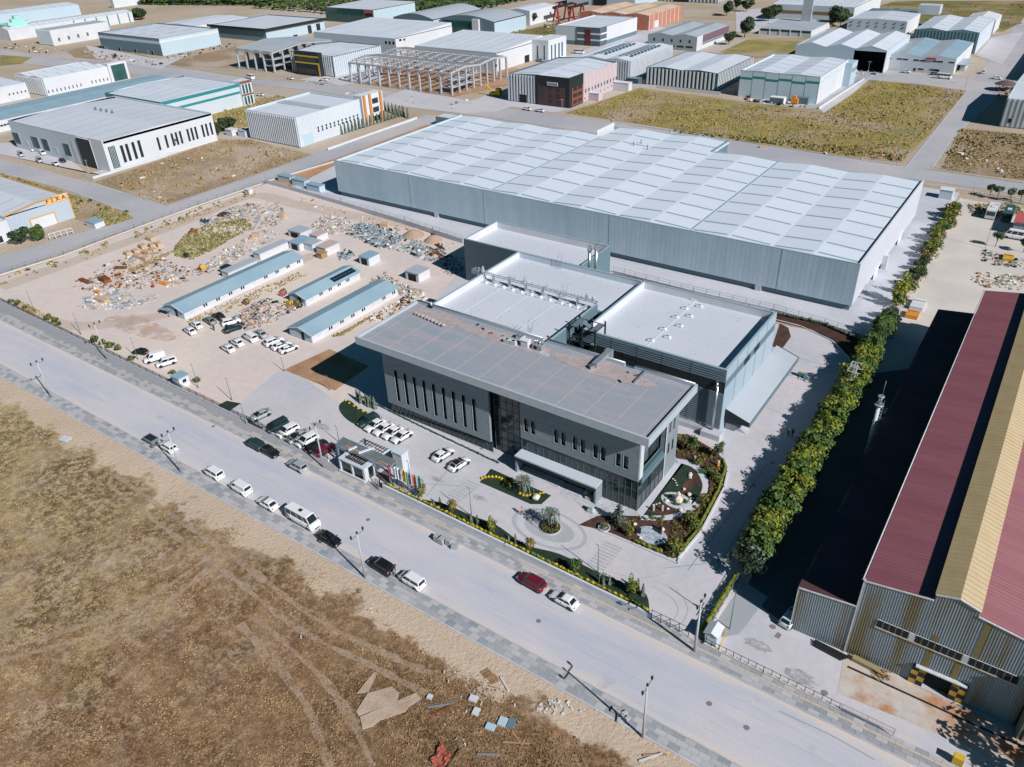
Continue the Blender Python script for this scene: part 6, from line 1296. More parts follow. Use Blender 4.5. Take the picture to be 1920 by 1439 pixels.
def leaf(b,p,s,nrm,k):
 a=nrm.orthogonal().normalized();c=nrm.cross(a);t=U(0,6.28);u=(a*math.cos(t)+c*math.sin(t))*s;v=nrm.cross(u.normalized())*s*U(.5,.9)
 i=len(b.v);b.v += [tuple(p-u*.5-v*.5),tuple(p+u*.5-v*.4),tuple(p+u*.6+v*.5),tuple(p-u*.4+v*.5)];b.f.append((i,i+1,i+2,i+3));b.mi.append(k);b.sm.append(False)
def crown(n,rx,rz,cz,ms,seed,size=.42,lumps=14,top_m=None):
 random.seed(seed);b=MB();ks=[b._m(m) for m in ms];tk=b._m(top_m) if top_m else None
 L=[]
 for i in range(lumps):
  d=Vector((random.gauss(0,1),random.gauss(0,1),random.gauss(0,.8))).normalized();r=U(.45,.8);L.append((Vector((d.x*rx*r,d.y*rx*r,cz+d.z*rz*r)),U(.32,.55)*rx,random.choice(ks)))
 for i in range(n):
  c,lr,k=random.choice(L);d=Vector((random.gauss(0,1),random.gauss(0,1),random.gauss(0,1)+.25)).normalized();p=c+Vector((d.x*lr,d.y*lr,d.z*lr*rz/rx*1.1))*U(.65,1.05)
  if p.z < 0.15:p.z=.2
  kk=k if R() < .75 else random.choice(ks)
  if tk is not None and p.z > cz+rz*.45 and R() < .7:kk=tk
  leaf(b,p,size*U(.6,1.3),(d+Vector((U(-.6,.6),U(-.6,.6),U(-.3,.6)))).normalized(),kk)
 return b
def limbs(hh,r=.12,spread=1.0,n=5):
 b=MB();b.cyl((0,0,0),(0.04,0,hh*.45),r,r*.7,7,bark)
 for i in range(n):
  t=6.28*i/n+R();b.cyl((0.02,0,hh*(.25+.04*i)),(math.cos(t)*spread,math.sin(t)*spread,hh*(.6+.1*R())),r*.5,r*.15,5,bark)
 return b
PROTO={}
def tree_mesh(key,cr,tr):PROTO[key]=(cr.mesh('crown'),tr.mesh('trunk'))
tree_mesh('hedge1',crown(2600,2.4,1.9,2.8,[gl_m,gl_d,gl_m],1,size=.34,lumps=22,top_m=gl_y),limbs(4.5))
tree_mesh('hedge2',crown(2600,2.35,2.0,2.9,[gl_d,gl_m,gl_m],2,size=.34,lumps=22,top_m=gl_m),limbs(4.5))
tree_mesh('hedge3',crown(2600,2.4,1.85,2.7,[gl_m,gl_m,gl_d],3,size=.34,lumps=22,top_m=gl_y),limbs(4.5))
tree_mesh('dark',crown(1300,2.1,1.8,2.7,[gl_d,gl_k,gl_d],4,top_m=gl_d),limbs(4.5))
tree_mesh('darkopen',crown(900,2.4,1.9,2.7,[gl_k,gl_g,gl_k],5,size=.34),limbs(4.5))
tree_mesh('young',crown(330,.75,1.25,1.9,[gl_y,gl_m,gl_o],6,size=.2,lumps=16),limbs(2.8,.05,.4,4))
tree_mesh('youngo',crown(260,.65,1.15,1.8,[gl_o,gl_o,gl_m],7,size=.18,lumps=16),limbs(2.8,.05,.4,4))
tree_mesh('greenyoung',crown(420,.8,1.2,1.7,[gl_m,gl_d,gl_m],8,size=.2,lumps=16),limbs(2.6,.05,.4,4))
tree_mesh('bush',crown(300,.9,.55,.6,[gl_m,gl_d,gl_o],9,size=.22),limbs(.9,.05,.4,3))
tree_mesh('oliveb',crown(420,1.35,.9,1.1,[gl_o,gl_m,gl_d],10,size=.24,lumps=16),limbs(1.6,.06,.7,4))
tree_mesh('ball',crown(700,1.35,1.15,3.0,[gl_d,gl_m,gl_d],11,size=.3,lumps=22),limbs(4.5,.1,.5,4))
tree_mesh('ballpale',crown(600,1.3,1.1,3.0,[gl_g,gl_m,gl_m],12,size=.3,lumps=22),limbs(4.5,.1,.5,4))
def conifer_mesh():
 b=MB();k1,k2=b._m(gl_g),b._m(gl_d)
 for i in range(260):
  z=U(.05,2.0);r=.34*(1-z/2.1)**.7;t=U(0,6.28);leaf(b,Vector((math.cos(t)*r*U(.7,1),math.sin(t)*r*U(.7,1),z)),.17,Vector((math.cos(t),math.sin(t),.5)).normalized(),k1 if R() < .75 else k2)
 return b
tree_mesh('conifer',conifer_mesh(),MB().cyl((0,0,0),(0,0,1.8),.04,.02,5,bark))
def weep_mesh():
 b=MB();ks=[b._m(gl_g),b._m(gl_d),b._m(gl_g)]
 for i in range(46):
  t=U(0,6.28);r=U(.25,1.25);top=2.5-.25*r*r;L=U(.9,1.9)
  for j in range(int(L/.13)):
   z=top-j*.13;p=Vector((math.cos(t)*(r+.05*j*.3),math.sin(t)*(r+.05*j*.3),z));leaf(b,p,.15,Vector((math.cos(t),math.sin(t),.2)).normalized(),ks[i % 3])
 for i in range(160):
  t=U(0,6.28);r=U(0,1.2);leaf(b,Vector((math.cos(t)*r,math.sin(t)*r,2.6-.25*r*r)),.2,Vector((0,0,1)),ks[i % 3])
 return b
tb=MB();tb.cyl((0,0,0),(.05,0,2.3),.09,.06,7,bark)
for i in range(7):t_=i*.9;tb.cyl((.03,0,1.9),(math.cos(t_)*1.0,math.sin(t_)*1.0,2.45),.045,.02,5,bark)
tree_mesh('weep',weep_mesh(),tb)
def spruce_mesh():
 b=MB();ks=[b._m(gl_g),b._m(gl_g),b._m(gl_k)]
 for i in range(14):
  z=.5+i*.24;r=1.35*(1-z/4.3)+.1
  for j in range(int(9*r)+4):
   t=U(0,6.28)
   for q in range(int(r/.18)+1):rr=q*.19;leaf(b,Vector((math.cos(t)*rr,math.sin(t)*rr,z-.12*rr+.04)),.24,Vector((0,0,1)),ks[(i+j) % 3])
 return b
tree_mesh('spruce',spruce_mesh(),MB().cyl((0,0,0),(0,0,3.9),.1,.03,6,bark))
random.seed(11)
def plant(kind,x,y,name,label,cat='tree',group=None,s=1.0,z=0.0,rz=None,trunk=True,cn='crown'):
 cr,tr=PROTO[kind];t=thing(name,label,cat,(x,y,z),U(0,6.28) if rz is None else rz,group);t.scale=(s,s,s*U(.93,1.07)) if not isinstance(s,tuple) else s
 inst(cr,cn,t,(0,0,0));
 if trunk:inst(tr,'trunk',t,(0,0,0))
 return t
Ys=[];y=79.0
while y < 163:Ys.append(y);y += U(2.7,3.2)
NT_=len(Ys)
for i,y in enumerate(Ys):
 k='hedge%d' % (1+i % 3) if y < 146 else random.choice(['dark','hedge2','dark'])
 if 140 < y < 146:k='hedge3'
 lab='round-crowned tree, ' + ORD(i,len(Ys),'the gate end','the far end') + ' of the close dividing row'
 if i == 0:k='darkopen';lab='dark bluish open tree at the gate end of the close tree row'
 plant(k,-19.35-.3*(y > 110)-.35*(y > 140)+U(-.2,.2),y,'hedge_tree',lab,group='trees of the long dividing row',s=U(.98,1.16)*(.92 if y > 146 else 1.05))
for i in range(17):
 y=165.5+i*4.6+U(-.8,.8);k=random.choice(['dark','oliveb','young','hedge3','darkopen']) if y < 215 else random.choice(['oliveb','hedge1','dark'])
 s=U(.6,.8) if k in ('dark','hedge3','hedge1','darkopen') else U(1.5,1.9)
 if i in (2,):k,s='young',2.4
 plant(k,-20.3+U(-.3,.3),y,'row_tree','loose small tree, ' + ORD(i,17,'its near end','its far end') + ' in the thin far part of the row',group='trees in the thin part of the dividing row',s=s)
 if i % 2:plant('oliveb',-20.0,y+2.2,'row_bush','loose yellowish bush between the smaller trees of the dividing row','bush','bushes in the thin part of the dividing row',s=U(1.2,1.6))
for px,py,k,lab in ((1855,370,'ball','darkest and leftmost of four round-headed trees along the back fence, upper right'),(1869,374,'ballpale','second from left of four round-headed trees along the back fence, pale and thin'),(1892,378,'ballpale','third from left of four round-headed trees along the back fence'),(1912,380,'ball','rightmost of four round-headed trees along the back fence'),
                   (1866,463,'ball','round-headed tree below the white minibus in the factory yard'),(1918,474,'ball','round-headed tree cut by the right border below the white minibus')):
 x,y=G(px,py);plant(k,x,y,'ball_tree',lab,s=.95)
zz6=lambda x,y:(860+x/6,860+y/6)
zs7=lambda x,y:(560+x/6.397,780+y/6.397)
gt=[((*zz6(385,835),),'young','tall yellow-green garden tree left of the roundabout, with two thin conifers at its left'),((*zz6(805,1055),),'youngo','thin orange-leaved garden tree directly below the roundabout'),((*zz6(1315,1290),),'greenyoung','full green garden tree in the front lawn, right of the roundabout'),
      ((1184,1116),'young','yellowish garden tree near the right end of the front lawn'),((*zs7(1850,1190),),'youngo','yellow-leaved garden tree between the first lamp and the flags'),((*zs7(1475,980),),'young','small tree with bright trunk right under the flags')]
for (px,py),k,lab in gt:x,y=G(px,py);plant(k,x,y,'garden_tree',lab,s=1.12)
cf=[(zz6(145,755),'front'),(zz6(215,750),''),(zz6(565,970),''),(zz6(640,965),''),(zs7(1625,1110),''),(zs7(1700,1090),''),(zz6(1585,1400),''),(zz6(1625,1430),''),(zz6(1695,1420),''),((1205,1118),''),((1196,1108),'')]
for i,((px,py),_) in enumerate(cf):x,y=G(px,py);plant('conifer',x,y,'conifer','slim grey-green conifer on the front lawn, ' + ['left of the pair by the first lamp','right of the pair by the first lamp','left of the pair below the roundabout','right of the pair below the roundabout','left of the pair near the flags','right of the pair near the flags','at the foot of the second lamp','middle of the trio by the second lamp','right of the trio by the second lamp','last one at the right end','last but one at the right end'][i],group='slim conifers in the front lawn',s=U(.85,1.1))
for i,(px,py) in enumerate(((671,752),(677,756),(687,760),(692,763),(697,764),(703,767))):x,y=G(px,py);plant('conifer',x,y,'conifer','pale conifer, ' + ORD(i,6,'the left','the right') + ' in the clump at the left end of the office',group='conifers at the left end of the office',s=U(1.15,1.4))
x,y=G(1032,990);gp('island_kerb',ell((x,y),1.62,1.62,28),kerb_m,.04,world_pts=True,thick=.12);gp('island_soil',ell((x,y),1.5,1.5,28),mulch,.165,world_pts=True)
plant('weep',x,y,'weeping_tree','weeping grey-green tree in the middle of the roundabout',s=1.2,z=.17)
for k in range(16):a=k*.4;plant('bush',x+math.cos(a)*1.05,y+math.sin(a)*1.05,'island_bush','low bush on the round island under the weeping tree','bush','bushes on the round island',s=.42,z=.16)
x,y=G(*zz6(735,400));plant('weep',x,y,'weeping_tree','weeping grey-green tree among yellow flowers in front of the entrance canopy',s=1.25)
x,y=G(*ZOOM(315,650,1120,900,7.996));plant('spruce',x,y,'spruce','silvery dark spruce at the near corner of the office, right of the entrance',s=1.0)
zg=lambda x,y:ZOOM(x,y,1120,900,7.996);zh=lambda x,y:ZOOM(x,y,1140,800,7.996)
for (px,py),k,s,lab in ((zg(1130,1080),'oliveb',1.15,'big olive coloured shrub in the corner bed beside the stone basin'),(zg(470,860),'young',.9,'yellow-green shrub left of the stone basin'),(zg(1370,620),'oliveb',.95,'olive shrub between curved path and yellow hedge'),(zg(1440,730),'oliveb',.85,'second olive shrub above the corner bed, nearer the yellow hedge'),(zh(1270,400),'greenyoung',1.25,'leafy small tree behind the side wall of the office'),(zh(1640,480),'greenyoung',1.2,'leafy small tree at the bend of the yellow hedge'),
                   (zh(1500,720),'bush',1.2,'dark bush in the middle of the side bed'),(zh(1350,560),'bush',1.0,'bush with reddish leaves at the edge of the curved path'),(zh(1620,800),'oliveb',.8,'olive bush inside the bend of the yellow hedge'),(zh(1440,1150),'oliveb',.8,'olive bush below the curved path')):
 x,y=G(px,py);plant(k,x,y,'shrub',lab,'shrub',s=s)
for i in range(14):px,py=lerp((1268,826),(1344,858),i/13);x,y=G(px,py);plant('conifer',x,y,'cone_shrub','small dark cone shrub, ' + ORD(i,14,'the office wall','the hedge bend') + ' in the row behind the side garden','shrub','dark cone shrubs behind the side garden',s=.5,trunk=False)
def hedge_mesh(seed,ms,L=1.0,h=.62,w=.42,n=150,sz=.16):
 random.seed(seed);b=MB();ks=[b._m(m) for m in ms]
 for i in range(n):
  d=Vector((U(-1,1),U(-1,1),U(-.3,1)));d.normalize();p=Vector((d.x*L*.5,d.y*w*.5,h*.5+d.z*h*.5));leaf(b,p,sz*U(.7,1.4),(d+Vector((0,0,.4))).normalized(),ks[0] if (p.z > h*.62 and R() < .6) else random.choice(ks[1:]))
 return b.mesh('hedge_bush')
HM=[hedge_mesh(s,[fl_y if s != 2 else gl_y,gl_y,gl_d,gl_m,gl_d],n=130) for s in (1,2,3)]
HD=[hedge_mesh(s,[gl_m,gl_d,gl_k,gl_d],n=90,h=.5) for s in (4,5)]
HK=[hedge_mesh(s,[gl_g,gl_k,gl_k,slate_cl if False else gl_k],n=120,h=.8,w=.7,sz=.2) for s in (6,7)]
HG=[hedge_mesh(s,[gl_y,gl_y,gl_m,gl_y],n=120,h=.85,w=.6) for s in (8,9)]
random.seed(5)
def hedge(pts,meshes,step,name,label,group,z=.05,s=1.0,world=False):
 P=[p if world else G(*p) for p in pts];cnt=0
 t=thing(name,label,'hedge',(*P[0],z))
 for a,c in zip(P,P[1:]):
  L=math.dist(a,c);n=max(1,round(L/step));an=math.atan2(c[1]-a[1],c[0]-a[0])
  for i in range(n):
   x,y=lerp(a,c,(i+.5)/n);q=s*U(.85,1.15)
   inst(random.choice(meshes),'hedge_bush',t,(x-P[0][0],y-P[0][1]+U(-.05,.05),0),(0,0,an+U(-.3,.3)),(q,q,q*U(.85,1.2)))
 return t
fe=far_edge
hedge([(x,fe(x)+.75) for x in (-73.5,-60,-45,-27.6)],HM,.42,'yellow_hedge','long low yellow-flowering hedge on top of the white front wall',None,z=.35,s=.78,world=True)
hedge([(x,fe(x)+.75) for x in (-25.9+4.2,-21.6)],HM,.5,'yellow_hedge','short bit of hedge by the gate',None,world=True) if False else None
hedge([(-20.45,66.3),(-20.3,77.8)],HG,.55,'yellow_green_hedge','narrow yellow-green hedge beside the grey slab inside the factory gate',None,world=True)
hedge([zg(560,940),zg(700,1000),zg(960,1100)],HG,.42,'corner_hedge','short yellow-green hedge below the stone basin',None,s=.7)
hedge([zg(1220,1130),zg(1500,770),zg(1800,200),zh(1700,800+20),zh(1760,640),zh(1720,520)],HG,.42,'curved_hedge','bright yellow-green hedge along the curved outer kerb of the side garden',None,s=.72)
hedge([(668,741),(700,757),(800,806),(935,872 - 2)],HD,.5,'low_green_hedge','low dark green clipped hedge between parked cars and office footpath',None,s=.6)
hedge([(1180,526),(1300,556),(1420,583),(1540,608),(1600,634)],HK,.55,'dark_hedge','dark rough hedge between plant halls and long warehouse',None,s=.85)
fm=MB()
for i in range(60):
 d=Vector((random.gauss(0,1),random.gauss(0,1),abs(random.gauss(0,1)))).normalized();leaf(fm,d*.26,.14,d,fm._m(fl_y if i % 6 else gl_y))
fm_=fm.mesh('flower_ball')
def flower(px,py,lab,grp):x,y=G(px,py);o=bpy.data.objects.new('flower_bush',fm_);COL.objects.link(o);o.location=(x,y,.1);o.scale=[U(.85,1.1)]*3;setp(o,lab,'flower bush',grp)
for i,(x,y) in enumerate([(265,218),(298,205),(336,200),(375,200),(418,200),(455,210),(483,225),(520,245),(545,265),(565,288),(578,308)]):flower(*zz6(x,y+12),'yellow flower ball, ' + ORD(i,11,'the left','the right') + ' in the left arc on the entrance lawn','yellow flower balls in the left arc')
for i,(x,y) in enumerate([(690,385),(728,405),(765,408),(805,410),(843,404),(882,402),(915,388),(950,377)]):flower(*zz6(x,y+12),'yellow flower ball, ' + ORD(i,8,'the left','the right') + ' in the right arc on the entrance lawn','yellow flower balls in the right arc')
for px,py in [(648,752),(655,757),(664,762),(672,767),(681,772),(690,776)]:flower(px,py,'orange-yellow flower bush along the upper edge of the left lawn island','flowers on the left lawn island')
gcov=[gl_d,gl_m,gl_o,mat('reddish_leaves',(0.1,0.03,0.03),(0.16,0.06,0.04),scale=2)]
def rock(px,py,r,m,lab,grp=None,name='boulder',cat='boulder',z=.05,sq=.7):x,y=G(px,py);b=MB();b.rock((x,y,z),r,m,sq);b.build(name,None,lab,cat,grp)
wr_=mat('white_rock',(0.66,0.62,0.56),(0.52,0.49,0.45),scale=2,amp=.1)
rock(*zz6(868,462),.72,wr_,'large white boulder at the tip of the entrance lawn')
x,y=G(*zg(1205,350));t=thing('rock_fountain','tall stacked white rock in the middle of the oval fountain','fountain',(x,y,.1))
for i,(r,z) in enumerate(((.75,.1),(.6,.6),(.48,1.0),(.36,1.5),(.24,1.9))):b=MB();b.rock((x+U(-.08,.08),y+U(-.05,.05),z),r,wr_,.8,i);b.build('stone',t)
for i,(a,c) in enumerate([(1380,240),(1055,450),(1250,465),(1300,155),(640,880),(970,760),(1235,330),(1040,335),(560,680),(1390,330)]):rock(*zg(a,c),U(.25,.42),wr_,'pale boulder lying around the garden fountains','pale boulders around the garden fountains')
for i,(a,c) in enumerate([(975,790),(1005,815),(1022,850),(1035,885)]):rock(*zh(a,c),.17,wr_,'stepping stone of the curved left line on the garden lawn','stepping stones, left line','stepping_stone','stepping stone',.06,.2)
for i,(a,c) in enumerate([(1240,1080),(1285,1085),(1330,1070),(1370,1045)]):rock(*zh(a,c),.18,wr_,'stepping stone between the fountain and the curved path','stepping stones, right line','stepping_stone','stepping stone',.06,.2)
for i,(a,c) in enumerate([(680,1180),(725,1170),(770,1158)]):rock(*zh(a,c),.18,wr_,'stepping stone near the glass corner of the office','stepping stones, near line','stepping_stone','stepping stone',.06,.2)
for i,(a,c) in enumerate([(1230,720),(1225,750),(1235,780),(1245,735)]):rock(*zh(a,c),.3,wr_,'pinkish white boulder in the heap on the garden lawn','boulders in the heap on the garden lawn')
for i in range(26):
 a=U(0,6.28);x,y=G(1268,940);px=x+math.cos(a)*1.6*U(.6,1);py=y+math.sin(a)*1.1*U(.6,1);o=bpy.data.objects.new('flower_bush',fm_ if i % 2 else HD[0]);COL.objects.link(o);o.location=(px,py,.15);o.scale=[.7]*3;setp(o,'small planting in the oval fountain bed','plant','plants in the oval fountain bed')
for (a,c,lab) in ((845,470,'left standing stone in the garden, by the glass corner'),(978,470,'thin standing stone left of the curved path')):x,y=G(*zg(a,c));b=MB();b.rbox(x,y,.05,1.1,.25,.18,.3,wr_);b.build('standing_stone',None,lab,'stone')
x,y=G(*zh(1300,540));b=MB();b.rbox(x,y,.05,1.3,.22,.2,.1,wr_);b.build('standing_stone',None,'white standing stone behind the curved path, beside a leafy tree','stone')
x,y=G(*zh(1655,600));t=thing('garden_figure','orange and white ornament at the bend of the yellow hedge','ornament',(x,y,.05));MB().rbox(x,y,.05,.8,.4,.3,.5,orange_p).build('body',t);MB().rbox(x,y,.8,1.15,.3,.25,.5,wr_).build('top',t)
x,y=G(*zg(960,800));t=thing('rust_panel','rust coloured water panel standing at the right rim of the stone basin','panel',(x,y,.1));MB().rbox(x,y,.1,1.3,.18,1.0,.35,rust_m).build('plate',t);MB().rbox(x-.22,y+.05,.1,1.0,.16,.8,.35,black_m).build('side_plate',t)
x,y=G(*zg(615,800));b=MB();b.rbox(x,y,.08,.9,.7,.5,.3,black_m);b.build('black_block',None,'black block standing at the left rim of the stone basin','block')
x,y=G(*zg(100,735));t=thing('round_planter','round planter with low shrub at the end of the entrance paving','planter',(x,y,.04));MB().lathe([(.001,.04),(.85,.04),(.9,.4),(.78,.4),(.76,.3),(.001,.3)],20,kerb_m,(x,y)).build('pot',t);inst(PROTO['bush'][0],'shrub_crown',t,(0,0,.1),sc=(.7,.7,.7))
for (a,c,lab) in ((1450,400,'planter box with yellow flowers by the glass front, upper one'),(1465,455,'planter box with orange flowers by the glass front, lower one'),(1490,600,'square planter with a glass cube beside the entrance paving')):
 x,y=G(*zz6(a,c));t=thing('planter',lab,'planter',(x,y,.04));MB().box(x-.5,y-.4,.04,x+.5,y+.4,.5,kerb_m).build('box',t);inst(fm_,'flowers',t,(0,0,.45),sc=(1.1,1.1,1.2))
 if a == 1490:MB().box(x-.35,y-.3,.5,x+.35,y+.3,1.1,mat('pale_glass',(0.4,0.5,0.52),rough=.15)).build('glass_cube',t)
for i,(px,py,s) in enumerate([(12,571,.8),(24,576,1.0),(38,583,.8),(82,603,1.1),(95,609,1.0),(102,614,.8),(170,646,1.2),(183,650,1.0),(198,656,1.1),(212,661,1.0),(238,680,.9),(314,707,.8),(360,722,.9)]):
 x,y=G(px,py);plant('bush',x,y+1.2,'wild_bush','wild olive bush, ' + ORD(i,13,'the left','the right') + ' behind the black barred fence','bush','wild bushes behind the left fence',s=s,trunk=False)
for px,py,s,lab in ((1895,80,2,''),) if False else ():pass
for px,py,s,lab,k in ((1560,52,3.0,'large dark tree beside the grey hall, upper right','dark'),(1575,50,2.3,'smaller dark tree right next to the large one, upper right','dark'),(1396,70,2.6,'dark pointed tree beside the plum-banded hall','dark'),(1362,30,2.2,'dark tree at the edge of the pale plot, upper right','dark'),(1440,40,2.4,'dark tree in front of the long hall, left one','dark'),(1452,36,2.2,'dark tree in front of the long hall, right one','dark'),
                   (1366,84,1.6,'dark bush below the plum-banded hall','dark'),(997,46,1.8,'dark shrubs beside the white shed, upper middle','dark'),(430,248,1.5,'green bush beside the two containers near the white factory','dark'),(410,254,1.2,'green bush left of the two containers near the white factory','dark'),(332,283,1.3,'green bush below the slit windows of the white factory','hedge2'),
                   (40,458,1.2,'dark bush in front of the orange-edged works','dark'),(75,450,.9,'low bush right of the dark one before the orange-edged works','hedge2'),(265,38,2.2,'dark trees at the end of the ribbed shed, upper left','dark'),(1400,22,2.0,'dark tree near the upper border','dark'),(1380,18,1.7,'smaller dark tree near the upper border','dark')):
 x,y=G(px,py);plant(k,x,y,'far_tree',lab,s=s)
for i in range(13):px,py=lerp((216,42),(268,36),i/12);x,y=G(px,py);plant('dark',x,y,'far_tree','dark tree, ' + ORD(i,13,'the left','the right') + ' in the row along the ribbed shed',group='trees along the ribbed shed',s=U(1.1,1.7))
for i in range(18):px,py=lerp((655,250),(770,215),i/17);x,y=G(px-14,py+2);plant('conifer',x,y,'conifer','small dark conifer, ' + ORD(i,18,'the left','the right') + ' along the wall of the striped hall',group='conifers along the wall of the striped hall',s=2.0)
for i in range(8):px,py=lerp((715,205),(765,222),i/7);x,y=G(px,py);plant('conifer',x,y,'conifer','small dark conifer, ' + ORD(i,8,'the left','the right') + ' in the row beyond the orange columns',group='conifers right of the orange columns',s=2.0)
ob=MB();kd,km=ob._m(gl_d),ob._m(gl_m)
oa,oc=G(300,5),G(860,28)
def orchard(px0,px1,pyn,nrow,ncol):
 for i in range(ncol):
  for j in range(nrow):
   t=i/(ncol-1);px=px0+(px1-px0)*t;x,y=G(px,pyn(px));y += j*9.0+U(-1,1);x += U(-1,1)
   for q in range(7):leaf(ob,Vector((x+U(-1.8,1.8),y+U(-1.8,1.8),U(1,4.5))),3.2,Vector((U(-.5,.5),U(-.8,.2),1)).normalized(),kd if R() < .6 else km)
orchard(610,870,lambda p:27-(p-610)*.004,18,22);orchard(480,640,lambda p:16+(p-480)*.07,14,16);orchard(240,500,lambda p:9+(p-240)*.006,14,70)
ob.build('orchard_trees',None,'dense far orchard in green rows at the upper border','orchard',kind='stuff',base=(0,0,0))
def tufts(name,label,n,fn,ms,size=(.16,.42),blades=3):
 b=MB();ks=[b._m(m) for m in ms]
 for i in range(n):
  q=fn()
  if q is None:continue
  x,y,z,k=q;s=U(*size)
  for j in range(blades):
   t=U(0,6.28);dx,dy=math.cos(t)*s*.5,math.sin(t)*s*.5;lx,ly=U(-.4,.4)*s,U(-.4,.4)*s;ii=len(b.v)
   b.v += [(x-dx,y-dy,z-.03),(x+dx,y+dy,z-.03),(x+dx*.6+lx,y+dy*.6+ly,z+s*U(.5,.9)),(x-dx*.6+lx,y-dy*.6+ly,z+s*U(.5,.9))];b.f.append((ii,ii+1,ii+2,ii+3));b.mi.append(ks[k]);b.sm.append(False)
 b.build(name,None,label,'grass',kind='stuff',base=(0,0,0))
def near_pt():
 px=U(-60,1500);py=U(700,1470)
 x,y=G(px,py)
 if y > 47.8 or y < -3 or x < -189:return None
 d=noise.noise(Vector((x*.11,y*.11,0)))+.5*noise.noise(Vector((x*.4,y*.4,2)))+(0.25 if y < 42 else -.45 if y > 46 else -.1)
 if d < U(-.25,.35):return None
 green=x < -85+20*noise.noise(Vector((x*.06,y*.06,9)))
 k=(2 if R() < .6 else 0) if green else (0 if noise.noise(Vector((x*.2,y*.2,4))) > U(-.3,.3) else 1)
 return x,y,fz(x,y),k
tufts('dry_grass','dry brown and straw coloured grass covering the empty plot in the foreground',120000,near_pt,[dry1,dry2,dry3],size=(.07,.2))
def poly_pt(px_poly,ks):
 P=[G(*p) for p in px_poly];x0,x1=min(p[0] for p in P),max(p[0] for p in P);y0,y1=min(p[1] for p in P),max(p[1] for p in P)
 def inside(x,y):
  c=False
  for i in range(len(P)):
   a,b_=P[i-1],P[i]
   if (a[1] > y) != (b_[1] > y) and x < (b_[0]-a[0])*(y-a[1])/(b_[1]-a[1])+a[0]:c=not c
  return c
 def fn():
  x,y=U(x0,x1),U(y0,y1)
  if not inside(x,y) or noise.noise(Vector((x*.09,y*.09,5)))+.3 < U(-.3,.5):return None
  return x,y,.02,random.choice(ks)
 return fn
def hedgerow(*a):pass
tufts('field_grass','olive and golden grass on the wide field behind the long warehouse',26000,poly_pt([(1060,214),(1200,170),(1385,196),(1545,214),(1640,152),(1812,172),(1690,303),(1560,290),(1260,240)],[0,0,1,2]),[mat('golden_grass',(0.42,0.32,0.09)),dry1,mat('olive_grass',(0.2,0.19,0.07))],size=(.2,.55),blades=2)
tufts('field_grass','brownish grass on the dark field right of the avenue',5000,poly_pt([(1765,318),(1800,242),(1920,254),(1990,300),(1920,338)],[0,1]),[dry3,dry1],size=(.2,.5),blades=2)
tufts('field_grass','dry grass on the triangular field beside the side road',5000,poly_pt([(178,342),(395,268),(470,262),(583,290),(450,336),(313,384)],[0,1,2]),[dry1,MATS['brown_grass_ground'],dry3],size=(.2,.5),blades=2)
tufts('verge_grass','green verge grass between the left roads',3500,poly_pt([(0,325),(120,360),(235,398),(250,410),(190,428),(60,380),(0,350)],[0,1,2]),[dry3,MATS['olive_grass'] if 'olive_grass' in MATS else gl_m,dry1],size=(.25,.6),blades=2)
tufts('yard_weeds','patch of green weeds in the middle of the construction yard',4200,poly_pt([(325,470),(350,438),(400,420),(460,412),(480,430),(440,445),(400,470),(360,488),(330,482)],[0,1,0]),[dry3,mat('dull_weed_green',(0.15,0.17,0.06))],size=(.25,.7),blades=2)
for q in ([(240,505),(300,480),(330,470),(300,490),(250,512)],[(150,480),(250,445),(370,400),(480,358),(480,366),(370,410),(250,455),(150,492)],[(350,604),(400,578),(560,512),(575,518),(420,590),(360,612)],[(620,632),(650,620),(700,590),(690,600),(640,632)],[(30,560),(45,585),(110,615),(100,600)]):
 tufts('yard_weeds','thin yellowish weeds along the edges of the construction yard',700,poly_pt(q,[0,1]),[dry1,dry3],size=(.2,.5))
tufts('verge_grass','grass around the parking lot of the teal-banded factory',1500,poly_pt([(395,200),(520,180),(575,190),(560,215),(460,238),(410,250)],[0,1]),[dry3,dry1],size=(.4,1),blades=2)
tufts('rubble_weeds','weeds on the stony strip beside the coaches',900,poly_pt([(1815,385),(1900,380),(1920,400),(1850,410),(1820,402)],[0,1]),[dry3,dry1],size=(.25,.6))
# ================================================================== VEHICLES
paints={'white':(0.72,0.73,0.75),'silver':(0.4,0.44,0.46),'grey':(0.2,0.23,0.24),'black':(0.012,0.013,0.015),'darkgreen':(0.02,0.045,0.045),'darkblue':(0.02,0.04,0.05),'red':(0.14,0.01,0.025),'paleteal':(0.5,0.62,0.62)}
PM={k:mat('car_paint_'+k,v,rough=.28,amp=.02,spec=.5,metal=.2 if k in ('silver','grey') else 0) for k,v in paints.items()}
SHAPES={  # L, W, H, belt, bonnet z, station fractions: windscreen base, roof front, roof rear, tail base, boot z
 'sedan':(4.5,1.78,1.43,.92,.82,.24,.02,-.25,-.385,.95),'hatch':(4.2,1.76,1.5,.95,.86,.25,.05,-.36,-.46,.95),'suv':(4.5,1.85,1.68,1.08,1.0,.26,.08,-.40,-.47,1.08),
 'mpv':(4.4,1.8,1.8,1.05,1.0,.33,.16,-.46,-.49,1.05),'van':(4.6,1.85,1.95,1.12,1.05,.33,.18,-.485,-.495,1.12),'minibus':(6.4,2.1,2.55,1.35,1.2,.42,.30,-.488,-.496,1.35),'wagon':(4.5,1.76,1.52,.94,.84,.24,.04,-.42,-.485,.94)}
